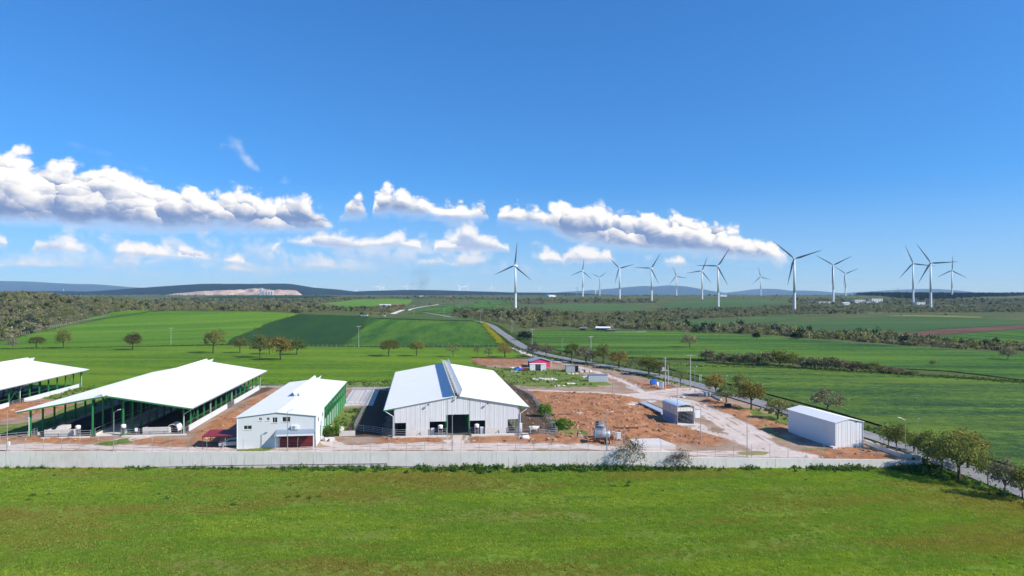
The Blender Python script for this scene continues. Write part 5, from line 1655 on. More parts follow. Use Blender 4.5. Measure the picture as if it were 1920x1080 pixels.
# ---------------------------------------------------------------- slurry tanker and separator
pt = G(1128, 832)
tk = thing('slurry_tanker', 'grey cylindrical slurry tanker trailer on wheels beside the separator', 'tanker', (pt.x, pt.y, pt.z + 0.05), R(-4))
MB().lathe([(0.15, -1.55), (0.62, -1.45), (0.80, -1.25), (0.82, 1.35), (0.62, 1.55), (0.15, 1.65)], 'x', 20, (0.0, 0, 1.75)).build('tank', plain('tank_grey', (0.33, 0.36, 0.40), 0.45, 0.3, 0.1, 1.0, (0.2, 0.15, 0.1), 0.4), tk, smooth=True)
for xx in (-1.2, 0.0, 1.2):
    MB().lathe([(0.83, -0.05), (0.86, -0.05), (0.86, 0.05), (0.83, 0.05)], 'x', 20, (xx, 0, 1.75)).build('band', M_galv, tk)
MB().box(-1.5, -0.45, 0.72, 1.9, -0.33, 0.88).box(-1.5, 0.33, 0.72, 1.9, 0.45, 0.88).box(-1.5, -0.33, 0.74, -1.38, 0.33, 0.86).box(1.2, -0.33, 0.74, 1.32, 0.33, 0.86).build('chassis', plain('red_frame', (0.32, 0.07, 0.03), 0.6), tk)
MB().path([(-1.5, -0.4, 0.8), (-2.9, 0, 0.55), (-1.5, 0.4, 0.8)], 0.06, 6).tube((-2.9, 0, 0.55), (-3.3, 0, 0.5), 0.07, 0.07, 6).build('drawbar', M_steel_dark, tk)
MB().tube((-2.6, 0, -0.05), (-2.6, 0, 0.6), 0.06, 0.06, 6).build('jack_leg', M_galv, tk)
for s in (-1, 1):
    w = MB().lathe([(0.25, s * 0.55), (0.50, s * 0.58), (0.52, s * 0.70), (0.50, s * 0.90), (0.28, s * 0.92)], 'y', 18, (1.05, 0, 0.5)).build('wheel', M_black, tk, smooth=True)
    MB().lathe([(0.29, s * 0.922), (0.22, s * 0.88), (0.06, s * 0.95)], 'y', 12, (1.05, 0, 0.5)).build('rim', plain('rim_pink', (0.45, 0.30, 0.26), 0.6), w)
MB().lathe([(0.22, 2.52), (0.22, 2.68), (0.16, 2.72)], 'z', 12, (0.2, 0, 0)).build('hatch', M_galv, tk)
MB().box(-0.35, -0.84, 1.72, 0.10, -0.825, 1.90).build('plate', plain('red_plate', (0.55, 0.08, 0.07), 0.5), tk)
MB().tube((1.6, 0, 1.5), (2.1, 0, 0.9), 0.1, 0.1, 8).build('outlet', M_steel_dark, tk)
ps = G(1124, 824)
sp = thing('manure_separator', 'tall grey manure separator machine on a stand behind the tanker', 'machine', (ps.x, ps.y, ps.z), R(-6))
lg = MB().tube((0, 0, -0.1), (0, 0, 2.1), 0.06, 0.06, 6).mesh('leg', M_galv)
for x in (-0.7, 0.7):
    for y in (-0.5, 0.5):
        link('leg', lg, sp, (x, y, 0))
MB().box(-0.85, -0.65, 2.1, 0.95, 0.65, 2.2).build('platform', M_galv, sp)
MB().box(-0.35, -0.35, 0.6, 0.35, 0.35, 2.09).build('chute', M_white, sp)
MB().lathe([(0.2, -0.9), (0.34, -0.8), (0.34, 0.6), (0.22, 0.8)], 'x', 14, (0.1, 0, 2.6)).build('press_drum', M_bluegrey, sp, smooth=True)
MB().lathe([(0.24, 0), (0.24, 0.6), (0.12, 0.7)], 'z', 12, (-0.2, 0, 2.95)).build('motor', plain('motor_blue', (0.12, 0.16, 0.24), 0.5, 0.2), sp)
MB().box(-0.75, -0.3, 2.9, -0.3, 0.3, 3.5).build('gearbox', M_steel_dark, sp)
for s in (-1, 1):
    MB().tube((-0.85, s * 0.63, 2.2), (-0.85, s * 0.63, 3.2), 0.03, 0.03, 5).tube((0.95, s * 0.63, 2.2), (0.95, s * 0.63, 3.2), 0.03, 0.03, 5).tube((-0.85, s * 0.63, 3.2), (0.95, s * 0.63, 3.2), 0.03, 0.03, 5).build('handrail', M_galv, sp)
MB().path([(0.95, -0.4, 2.2), (2.2, -0.6, 0.0)], 0.05, 6).path([(0.95, 0.1, 2.2), (2.2, -0.1, 0.0)], 0.05, 6).build('ladder', M_galv, sp)
pq = G(1146, 826)
pu = thing('pump_unit', 'rusty pump unit with pipes between the tanker and white cabinet', 'pump', (pq.x, pq.y, pq.z), R(20))
MB().lathe([(0.35, 0), (0.5, 0.2), (0.5, 0.9), (0.3, 1.2)], 'z', 12).build('pump_body', M_rust, pu)
MB().path([(0, 0, 1.1), (0.1, 0, 1.7), (0.9, 0, 1.5), (1.1, 0, 0.1)], 0.09, 6).build('pipe', M_greybox, pu)
MB().tube((0.35, 0.1, 0.5), (0.35, 0.1, 2.2), 0.05, 0.05, 6).build('riser', M_galv, pu)
MB().box(-0.8, -0.4, -0.1, 1.2, 0.5, 0.12).build('skid', M_steel_dark, pu)
pv = G(1087, 822)
pu2 = thing('pump_set', 'dark pump set with red hose lying at the tanker drawbar', 'pump', (pv.x, pv.y, pv.z), 0)
MB().tube((-0.4, 0, 0), (-0.4, 0, 1.15), 0.12, 0.12, 8).build('stack', M_steel_dark, pu2)
MB().lathe([(0.2, -0.5), (0.32, -0.4), (0.32, 0.3), (0.15, 0.5)], 'x', 12, (0.1, 0, 0.4)).build('casing', M_greybox, pu2)
MB().path([(0.4, 0, 0.4), (0.9, -0.2, 0.3), (1.3, -0.3, 0.05)], 0.08, 6).build('hose', plain('orange_hose', (0.5, 0.15, 0.05), 0.6), pu2)
pc = G(1160, 828.5)
kc = thing('control_cabinet', 'white electrical cabinet on a post beside the pump unit', 'cabinet', (pc.x, pc.y, pc.z), 0)
MB().box(-0.38, -0.2, 0.55, 0.38, 0.2, 1.75).build('cabinet_box', M_white, kc)
MB().box(-0.34, -0.225, 0.6, 0.34, -0.205, 1.7).build('door', M_plaster, kc)
MB().box(-0.42, -0.26, 1.752, 0.42, 0.24, 1.80).build('cap', M_white, kc)
MB().box(-0.1, -0.08, -0.1, 0.1, 0.08, 0.55).build('pedestal', M_steel_dark, kc)
MB().tube((0.6, -0.1, -0.1), (0.6, -0.1, 0.75), 0.05, 0.05, 6).build('bollard', M_white, kc)
sl = thing('concrete_slab', 'pale raised concrete slab with shaded front edge near the wall', 'slab', (G(1192, 838).x, G(1192, 838).y, 0), R(3))
wS = (1268 - 1192) / 1280 * 126
for k in range(3):
    MB().hexa([(k * wS / 3 + 0.01, 0, -1.2), ((k + 1) * wS / 3 - 0.01, 0, -1.2), ((k + 1) * wS / 3 - 0.01, 6.0, -1.2), (k * wS / 3 + 0.01, 6.0, -1.2)],
              [(k * wS / 3 + 0.01, 0, 0.25), ((k + 1) * wS / 3 - 0.01, 0, 0.25), ((k + 1) * wS / 3 - 0.01 - (1.5 if k == 2 else 0), 6.0, 0.25), (k * wS / 3 + 0.01, 6.0, 0.25)]).build('slab_piece', M_conc_pale, sl)
for k, (u, v, a, lab) in enumerate(((1055, 779.5, 6.2, 'dark iron beam lying across the brown earth near the bushes'), (1175, 805, 5.0, 'rusty beam lying in the brown earth above the white cabinet'))):
    q = G(u, v)
    T = thing('iron_beam', lab, 'beam', (q.x, q.y, q.z + 0.25), 0.05)
    MB().box(-a / 2, -0.12, 0.12, a / 2, 0.12, 0.16).box(-a / 2, -0.12, -0.16, a / 2, 0.12, -0.12).box(-a / 2, -0.03, -0.12, a / 2, 0.03, 0.12).build('beam', M_rust, T)
# white tank lying before the cow pen
q = G(985, 824.5)
T = thing('white_barrel', 'white plastic barrel lying at the end of the barn kerb', 'barrel', (q.x, q.y, q.z + 0.35), R(8))
MB().lathe([(0.2, -0.75), (0.4, -0.68), (0.44, -0.3), (0.42, 0), (0.44, 0.3), (0.4, 0.68), (0.2, 0.75)], 'x', 16, (0, 0, 0.1)).build('drum', M_white, T, smooth=True)
MB().path([(-0.75, 0, 0.3), (-1.1, 0, 0.5), (-1.3, 0, -0.2)], 0.06, 6).build('spout', M_white, T)
q = G(966, 817)
T = thing('white_crate', 'tall white crate standing at the corner of the cattle barn', 'crate', (q.x + 0.9, q.y + 0.4, q.z), R(8))
for k in range(4):
    MB().box(0.0, 0, 0.75 + k * 0.42, 0.5, 0.5, 0.75 + k * 0.42 + 0.38).build('crate_row', M_white, T)
for x, y in ((0.03, 0.03), (0.47, 0.03), (0.03, 0.47), (0.47, 0.47)):
    MB().tube((x, y, -0.1), (x, y, 0.75), 0.04, 0.04, 5).build('leg', M_galv, T)

# ---------------------------------------------------------------- gate corner: tanks, cabinets, tarp machine, sliding gate
q = G(1225, 724.5)
T = thing('covered_generator', 'machine under a crumpled blue tarpaulin by the transformer pole', 'generator', (q.x, q.y, q.z), R(8))
MB().box(-0.7, -0.5, 0, 0.7, 0.5, 1.0).build('machine_body', M_greybox, T)
mb = MB()
rr = random.Random(5)
lo = [(-0.95, -0.65, 0.85), (0, -0.75, 0.8), (0.95, -0.65, 0.9), (1.0, 0.0, 0.8), (0.95, 0.65, 0.85), (0, 0.7, 0.8), (-0.95, 0.65, 0.9), (-1.05, 0, 0.8)]
hi = [(a * 0.86, b * 0.8, 2.1 + rr.uniform(-0.25, 0.2)) for a, b, c in lo]
mb.hexa(lo, hi).build('tarpaulin', M_bluetarp, T)
q = G(1232, 724.5)
T = thing('round_tank', 'rounded white tank between blue tarpaulin and tall cabinet', 'water tank', (q.x, q.y, q.z), 0)
MB().lathe([(0.55, 0.1), (0.62, 0.25), (0.62, 1.0), (0.45, 1.25), (0.15, 1.32)], 'z', 16).build('tank', M_white, T, smooth=True)
MB().lathe([(0.14, 1.3), (0.14, 1.4), (0.05, 1.42)], 'z', 10).build('lid', M_galv, T)
MB().box(-0.6, -0.6, -0.1, 0.6, 0.6, 0.1).build('plinth', M_conc_pale, T)
q = G(1239.5, 729.5)
T = thing('switch_cabinet', 'tall white switch cabinet at the foot of the transformer pole', 'cabinet', (q.x, q.y, q.z), R(-20))
for k in range(2):
    MB().box(-0.65 + k * 0.66, -0.4, 0.1, -0.65 + k * 0.66 + 0.64, 0.4, 2.15).build('cabinet_door', M_white, T)
MB().box(-0.72, -0.48, 2.152, 0.74, 0.48, 2.25).build('cabinet_roof', M_greybox, T)
MB().box(-0.66, -0.42, -0.1, 0.68, 0.42, 0.098).build('plinth', M_conc_pale, T)
for lab, u in (('grey water cube in cage by the sliding gate, pole side', 1324), ('white water cube in cage by the sliding gate, tree side', 1331.5)):
    q = G(u, 743)
    T = thing('water_cube', lab, 'water tank', (q.x, q.y, q.z), R(20))
    MB().box(-0.46, -0.46, 0.15, 0.46, 0.46, 1.12).build('tank', M_white if u > 1330 else M_greybox, T)
    for z in (0.3, 0.7, 1.1):
        MB().path([(-0.5, -0.5, z), (0.5, -0.5, z), (0.5, 0.5, z), (-0.5, 0.5, z), (-0.5, -0.5, z)], 0.02, 4).build('cage_bar', M_galv, T)
    MB().box(-0.55, -0.5, 0, 0.55, 0.5, 0.14).build('pallet', M_wood, T)
g0, g1 = G(1317, 733), G(1352, 752)
gt = thing('sliding_gate', 'long galvanised sliding gate standing open beside the road', 'gate', (g0.x, g0.y, g0.z), math.atan2(g1.y - g0.y, g1.x - g0.x))
GLn = math.hypot(g1.x - g0.x, g1.y - g0.y)
for z in (0.2, 1.75):
    MB().box(0, -0.05, z, GLn, 0.05, z + 0.1).build('gate_rail', M_galv, gt)
n = 14
bm = MB().box(-0.03, -0.03, 0.3, 0.03, 0.03, 1.75).mesh('gate_bar', M_galv)
for k in range(n + 1):
    link('gate_bar', bm, gt, (k * GLn / n, 0, 0))
MB().box(0, -0.2, -0.3, GLn, 0.3, 0.12).build('track_kerb', M_conc, gt)
for lab, u in (('tall thin twin gate mast, pole side', 1312), ('tall thin twin gate mast, tank side', 1314.5)):
    q = G(u, 743)
    T = thing('gate_mast', lab, 'mast', (q.x, q.y, q.z))
    MB().tube((0, 0, -0.1), (0, 0, 6.2), 0.07, 0.06, 6).build('pole', M_white, T)
    MB().box(-0.15, -0.15, -0.05, 0.15, 0.15, 0.08).build('foot', M_galv, T)
q = G(1364.5, 763.5)
T = thing('black_box', 'black low steel box under the road trees', 'box', (q.x, q.y, q.z), R(12))
MB().box(-0.75, -0.45, 0.0, 0.75, 0.45, 0.85).build('box_body', M_steel_dark, T)
MB().box(-0.8, -0.5, 0.852, 0.8, 0.5, 0.93).build('lid', M_steel_dark, T)

# ---------------------------------------------------------------- the white cow
def make_cow(label, p, rz, mat):
    me = bpy.data.meshes.new('cow_body')
    nodes = [((-0.95, 0, 1.22), .20), ((-0.75, 0, 1.18), .33), ((-0.35, 0, 1.08), .40), ((0.05, 0, 1.04), .41), ((0.45, 0, 1.10), .38), ((0.75, 0, 1.16), .28), ((1.0, 0, 1.27), .19), ((1.22, 0, 1.34), .16), ((1.45, 0, 1.20), .13), ((1.62, 0, 1.06), .10)]
    vs = [n[0] for n in nodes]
    rad = [n[1] for n in nodes]
    es = [(i, i + 1) for i in range(len(nodes) - 1)]
    for s in (-1, 1):
        for root, chain in ((1, [(-0.72, s * 0.2, 0.85, .17), (-0.62, s * 0.22, 0.66, .11), (-0.80, s * 0.22, 0.42, .075), (-0.76, s * 0.22, 0.10, .055), (-0.72, s * 0.22, 0.03, .07)]),
                            (4, [(0.52, s * 0.2, 0.78, .14), (0.52, s * 0.2, 0.45, .075), (0.52, s * 0.2, 0.10, .055), (0.56, s * 0.2, 0.03, .07)])):
            prev = root
            for x, y, z, r in chain:
                vs.append((x, y, z))
                rad.append(r)
                es.append((prev, len(vs) - 1))
                prev = len(vs) - 1
        vs.append((1.2, s * 0.24, 1.42))
        rad.append(.045)
        es.append((7, len(vs) - 1))
    prev = 0
    for x, z, r in ((-1.08, 1.15, .05), (-1.12, 0.75, .03), (-1.12, 0.45, .05)):
        vs.append((x, 0, z))
        rad.append(r)
        es.append((prev, len(vs) - 1))
        prev = len(vs) - 1
    me.from_pydata(vs, es, [])
    o = link('cow', me, None, p, (0, 0, rz))
    o.modifiers.new('skin', 'SKIN')
    for i, r in enumerate(rad):
        me.skin_vertices[0].data[i].radius = (r, r)
    me.skin_vertices[0].data[3].use_root = True
    sd = o.modifiers.new('sub', 'SUBSURF')
    sd.levels = sd.render_levels = 2
    me.materials.append(mat)
    return tag(o, label, 'cow')
m, t = new_mat('cow_hide')
tc = t.add('ShaderNodeTexCoord').outputs['Object']
pn = t.smooth(t.noise(tc, 1.6, 2, 0.4), 0.60, 0.63)
sx = t.add('ShaderNodeSeparateXYZ')
t.put(sx.inputs[0], tc)
hd = t.smooth(sx.outputs[0], 1.12, 1.2)
finish(t, t.mix(t.math('MAXIMUM', pn, hd), (0.70, 0.66, 0.60), (0.03, 0.026, 0.024)), 0.85)
q = G(1001, 812)
make_cow('white cow with dark head standing in the pen beside the cattle barn', (q.x, q.y, q.z), R(4), m)

# ================================================================ vegetation
def leaf_mat(name, cols, transl=0.35):
    """leaves: tone differs from leaf to leaf and tree to tree; a little light passes through"""
    m, t = new_mat(name)
    g = t.add('ShaderNodeNewGeometry')
    oi = t.add('ShaderNodeObjectInfo')
    f = t.math('ADD', t.math('MULTIPLY', g.outputs['Random Per Island'], 0.62), t.math('MULTIPLY', oi.outputs['Random'], 0.38))
    c = t.ramp(f, [(0.12, cols[0]), (0.5, cols[1]), (0.88, cols[2])])
    c = t.mix(1.0, c, oi.outputs['Color'], 'MULTIPLY')
    d = t.add('ShaderNodeBsdfPrincipled')
    t.put(d.inputs['Base Color'], c)
    d.inputs['Roughness'].default_value = 0.7
    d.inputs['Specular IOR Level'].default_value = 0.15
    tr = t.add('ShaderNodeBsdfTranslucent')
    t.put(tr.inputs['Color'], t.mix(1.0, c, (1.1, 1.15, 0.6), 'MULTIPLY'))
    mx = t.add('ShaderNodeMixShader')
    mx.inputs[0].default_value = transl
    t.l.new(d.outputs[0], mx.inputs[1])
    t.l.new(tr.outputs[0], mx.inputs[2])
    o = t.add('ShaderNodeOutputMaterial')
    t.l.new(mx.outputs[0], o.inputs['Surface'])
    MATS[name] = m
    return m
L_olive = leaf_mat('olive_leaf', ((0.105, 0.13, 0.030), (0.215, 0.235, 0.065), (0.40, 0.39, 0.14)))
L_rust = leaf_mat('rust_leaf', ((0.115, 0.098, 0.026), (0.24, 0.195, 0.055), (0.40, 0.325, 0.11)))
L_green = leaf_mat('fresh_leaf', ((0.075, 0.115, 0.030), (0.16, 0.20, 0.055), (0.31, 0.34, 0.11)))
L_dark = leaf_mat('dark_leaf', ((0.014, 0.026, 0.010), (0.028, 0.046, 0.016), (0.055, 0.075, 0.026)), 0.2)
L_twig = leaf_mat('bare_twig', ((0.12, 0.10, 0.075), (0.22, 0.19, 0.13), (0.36, 0.31, 0.20)), 0.2)
L_scrub = leaf_mat('scrub_leaf', ((0.095, 0.098, 0.054), (0.215, 0.205, 0.112), (0.38, 0.35, 0.195)), 0.3)
L_weed = leaf_mat('weed_leaf', ((0.035, 0.085, 0.018), (0.085, 0.17, 0.032), (0.18, 0.28, 0.065)), 0.35)
L_grass = leaf_mat('grass_blade', ((0.20, 0.26, 0.030), (0.32, 0.39, 0.050), (0.50, 0.50, 0.11)), 0.55)
_t = NT(L_grass.node_tree)
_p = _t.pos()
_n = _t.math('ADD', _t.math('MULTIPLY', _t.noise(_t.scale(_p, (0.42, 1.5, 0)), 0.05, 5, 0.65), 0.75), _t.math('MULTIPLY', _t.noise(_t.scale(_p, (0.6, 1.2, 0)), 0.9, 4, 0.7), 0.25))
_tone = _t.ramp(_n, [(0.38, (1.04, 0.80, 1.2)), (0.46, (1.0, 0.92, 1.1)), (0.51, (0.74, 1.0, 0.9)), (0.58, (1.12, 1.18, 0.9)), (0.66, (0.58, 0.92, 0.95))])
for _nd in list(L_grass.node_tree.nodes):
    if _nd.type == 'BSDF_PRINCIPLED':
        _src = _nd.inputs['Base Color'].links[0].from_socket
        L_grass.node_tree.links.new(_t.mix(1.0, _src, _tone, 'MULTIPLY'), _nd.inputs['Base Color'])
    if _nd.type == 'BSDF_TRANSLUCENT':
        _src = _nd.inputs['Color'].links[0].from_socket
        L_grass.node_tree.links.new(_t.mix(1.0, _src, _tone, 'MULTIPLY'), _nd.inputs['Color'])

def cards(rng, centers, size, flat=0.0, aspect=1.7):
    """one small leaf-shaped quad at each centre, turned at random"""
    n = len(centers)
    a = rng.normal(size=(n, 3))
    a[:, 2] *= (1 - flat)
    a /= np.linalg.norm(a, axis=1)[:, None]
    b = rng.normal(size=(n, 3))
    b -= (b * a).sum(1)[:, None] * a
    b /= np.linalg.norm(b, axis=1)[:, None]
    s = size * rng.uniform(0.6, 1.35, n)[:, None]
    L, Wd_ = a * s * 0.5 * aspect, b * s * 0.5
    c = np.asarray(centers)
    V = np.stack([c - L, c + Wd_, c + L, c - Wd_], 1).reshape(-1, 3)
    F = np.arange(4 * n).reshape(n, 4)
    return V, F

def limb_tree(rng, h, cw, th, tr, limbs, lean=0.0, twiggy=2, spread=1.0, stems=1):
    """wood: tapered trunk, limbs, branches. Returns MB and branch tips (crown at unit metres)"""
    mb = MB()
    tips = []
    ch = h - th
    for st in range(stems):
        ang = rng.uniform(0, 6.28)
        o = Vector((math.cos(ang), math.sin(ang), 0)) * (0.15 * cw * (stems > 1))
        base = o * 0.3
        top = Vector((lean * th + rng.uniform(-.08, .08) * th, rng.uniform(-.08, .08) * th, th)) + o
        mid = base.lerp(top, 0.5) + Vector((rng.uniform(-.06, .06), rng.uniform(-.06, .06), 0)) * th
        k = tr / math.sqrt(stems)
        mb.tube(base + Vector((0, 0, -0.25)), mid, k * 1.25, k * 0.95, 7, False)
        mb.tube(mid, top, k * 0.95, k * 0.8, 7, False)
        nl = max(2, limbs // stems)
        for i in range(nl):
            a = 6.283 * (i + rng.uniform(-.3, .3)) / nl
            e = rng.uniform(0.25, 0.95)
            end = Vector((math.cos(a) * cw * 0.42 * spread * (1.15 - e * 0.6), math.sin(a) * cw * 0.42 * spread * (1.15 - e * 0.6), th + ch * (0.25 + 0.62 * e))) + o * 0.6 + Vector((lean * h * 0.5, 0, 0))
            m1 = top.lerp(end, 0.45) + Vector((rng.uniform(-.1, .1) * cw, rng.uniform(-.1, .1) * cw, rng.uniform(0.02, 0.10) * ch))
            mb.tube(top, m1, k * 0.62, k * 0.42, 5, False)
            mb.tube(m1, end, k * 0.42, k * 0.16, 5, False)
            tips.append(end)
            for j in range(twiggy):
                s = m1.lerp(end, rng.uniform(0.1, 0.9))
                d = Vector(rng.normal(size=3))
                d.z = abs(d.z) * 0.8
                d.normalize()
                e2 = s + d * rng.uniform(0.12, 0.26) * cw
                mb.tube(s, e2, k * 0.24, k * 0.07, 4, False)
                tips.append(e2)
    return mb, tips

def make_proto(seed, h, cw, th, tr, limbs, clumps, per, leaf, mat, bark, rc=0.16, top_heavy=0.55, lean=0.0, spread=1.0, stems=1, twiggy=2, shell=0.55, bare=0):
    rng = np.random.default_rng(seed)
    mb, tips = limb_tree(rng, h, cw, th, tr, limbs, lean, twiggy, spread, stems)
    ch = h - th * 0.85
    C = []
    lumps = rng.normal(size=(7, 3))
    while len(C) < clumps:
        d = rng.normal(size=3)
        d /= np.linalg.norm(d)
        r = rng.uniform(shell, 1.0) ** 0.7
        bump = 1 + 0.16 * math.sin(3.1 * d[0] + lumps[0, 0] * 3) * math.cos(2.7 * d[1] + lumps[1, 0] * 3) + 0.10 * math.sin(6 * d[2] + lumps[2, 0] * 5)
        if d[2] < -0.55:
            continue
        q = d * r * bump
        z = th * 0.85 + ch * (0.40 + 0.58 * q[2] if q[2] > 0 else 0.40 + 0.40 * q[2])
        C.append((q[0] * cw / 2 + lean * z, q[1] * cw / 2, z))
    for tp_ in tips[:max(4, clumps // 4)]:
        C.append(tuple(tp_))
    C = np.array(C)
    n = len(C)
    rcs = rc * cw * rng.uniform(0.55, 1.2, n)
    pts = np.repeat(C, per, 0) + rng.normal(size=(n * per, 3)) * np.repeat(rcs, per)[:, None] * np.array([0.55, 0.55, 0.42])
    pts[:, 2] = np.maximum(pts[:, 2], 0.15)
    V, F = cards(rng, pts, leaf * 0.82, 0.2)
    crown = np_mesh('crown', V, F, mat)
    if bare:
        e = MB()
        for tp_ in tips:
            for j in range(bare):
                d = Vector(rng.normal(size=3))
                d.z = abs(d.z) + 0.2
                d.normalize()
                e2 = tp_ + d * rng.uniform(0.08, 0.2) * cw
                mb.tube(tp_, e2, tr * 0.07, tr * 0.03, 3, False)
    wood = mb.mesh('trunk', bark)
    return wood, crown, h, cw

PROTO = {
    'oak': [make_proto(11 + k, 8.0, 9.6, 2.5, 0.30, 8, 95, 34, 0.30, L_olive, M_bark, 0.13) for k in range(2)],
    'rust': [make_proto(21 + k, 7.5, 6.6, 2.4, 0.22, 7, 60, 32, 0.30, L_rust, M_bark, 0.15) for k in range(2)],
    'round': [make_proto(31 + k, 7.5, 6.4, 2.2, 0.20, 7, 60, 30, 0.29, L_olive, M_bark, 0.15) for k in range(2)],
    'green': [make_proto(41 + k, 7.5, 6.0, 2.2, 0.20, 7, 58, 30, 0.28, L_green, M_bark, 0.15) for k in range(2)],
    'umbrella': [make_proto(51 + k, 7.0, 7.2, 3.0, 0.24, 8, 58, 30, 0.30, L_olive, M_bark, 0.13, spread=1.1, lean=0.04) for k in range(2)],
    'sparse': [make_proto(61 + k, 6.5, 5.6, 2.2, 0.17, 7, 36, 20, 0.24, L_green, M_bark_grey, 0.16, bare=3, twiggy=4) for k in range(2)],
    'grey': [make_proto(71 + k, 7.0, 6.0, 2.0, 0.18, 8, 58, 24, 0.27, L_twig, M_bark_grey, 0.16, bare=3, twiggy=4) for k in range(2)],
    'bare': [make_proto(81 + k, 5.8, 5.2, 1.1, 0.13, 10, 52, 20, 0.18, L_twig, M_bark_grey, 0.15, bare=5, twiggy=5, stems=3) for k in range(1)],
    'bush': [make_proto(91 + k, 3.4, 4.6, 0.5, 0.12, 8, 60, 26, 0.26, L_scrub, M_bark_grey, 0.15, stems=3) for k in range(2)],
    'olive_bush': [make_proto(101 + k, 3.8, 4.8, 0.5, 0.12, 8, 60, 28, 0.26, L_olive, M_bark, 0.15, stems=3) for k in range(2)],
    'evergreen': [make_proto(111 + k, 3.6, 4.4, 0.5, 0.12, 7, 60, 30, 0.28, L_dark, M_bark, 0.15, stems=2) for k in range(2)],
}
tree_n = [0]
def plant(name, label, cat, u, v, hpx, wpx, kindname, tint=(1, 1, 1), group=None, pos=None):
    q = G(u, v) if pos is None else pos
    tree_n[0] += 1
    wood, crown, h, cw = PROTO[kindname][tree_n[0] % len(PROTO[kindname])]
    D = q.y
    sh_, sw_ = hpx * D / FPX / h, wpx * D / FPX / cw
    T = thing(name, label, cat, (q.x, q.y, q.z), random.uniform(0, 6.28) if kindname != 'umbrella' else random.uniform(-.6, .6), group)
    a = link('trunk', wood, T)
    b = link('crown', crown, T)
    T.scale = (sw_, sw_, sh_)
    b.color = (*tint, 1)
    return T
TR = 'field_tree'
for lab, u, v, hp, wp, kd, tint in [
    ('small grey thorny tree at the far left end of the field row', 24, 655, 22, 18, 'grey', (1, 1, 1)),
    ('low brownish round tree, second in the field row from the left', 68, 654, 23, 26, 'umbrella', (.75, .7, .75)),
    ('upright olive tree with a thick trunk, third in the field row', 119, 654, 36, 29, 'round', (1, 1, .9)),
    ('dark brown leaning tree alone in the bright field', 249, 657, 33, 31, 'rust', (.62, .66, .8)),
    ('tall spreading tree with bare trunk at the dark field corner', 400, 663, 43, 38, 'umbrella', (.95, .92, .9)),
    ('small umbrella tree between the tall tree and the clump of three', 450, 663, 29, 27, 'umbrella', (.9, .85, .85)),
    ('dark dense tree at the left of the clump of three', 487, 672, 44, 34, 'round', (.55, .6, .6)),
    ('small dark tree behind the clump in the bright field', 505, 665, 32, 24, 'rust', (.6, .62, .7)),
    ('rust brown spreading tree in the middle of the clump', 526, 676, 44, 41, 'rust', (1.05, .98, .9)),
    ('fresh green round tree at the right of the clump', 557, 666, 31, 30, 'green', (1, 1, 1)),
    ('spreading umbrella tree alone between clump and barn roof', 729, 668.5, 31, 36, 'umbrella', (.9, .82, .8)),
    ('lopsided tree left of the barn ridge in the bright field', 781, 668.5, 30, 27, 'umbrella', (.95, .9, .85)),
    ('pale green sparse tree just behind the barn ridge', 850, 670, 29, 28, 'sparse', (1.1, 1.1, 1.1)),
    ('thin young tree, first of three beyond the tilled plot', 895, 669, 21, 15, 'sparse', (.9, .8, .8)),
    ('thin young tree, middle of three beyond the tilled plot', 916, 672, 21, 17, 'sparse', (.95, .9, .9)),
    ('rusty tree, last of three beyond the tilled plot', 947, 671, 26, 28, 'rust', (1, .95, .9)),
]:
    plant(TR, lab, 'tree', u, v, hp, wp, kd, tint)
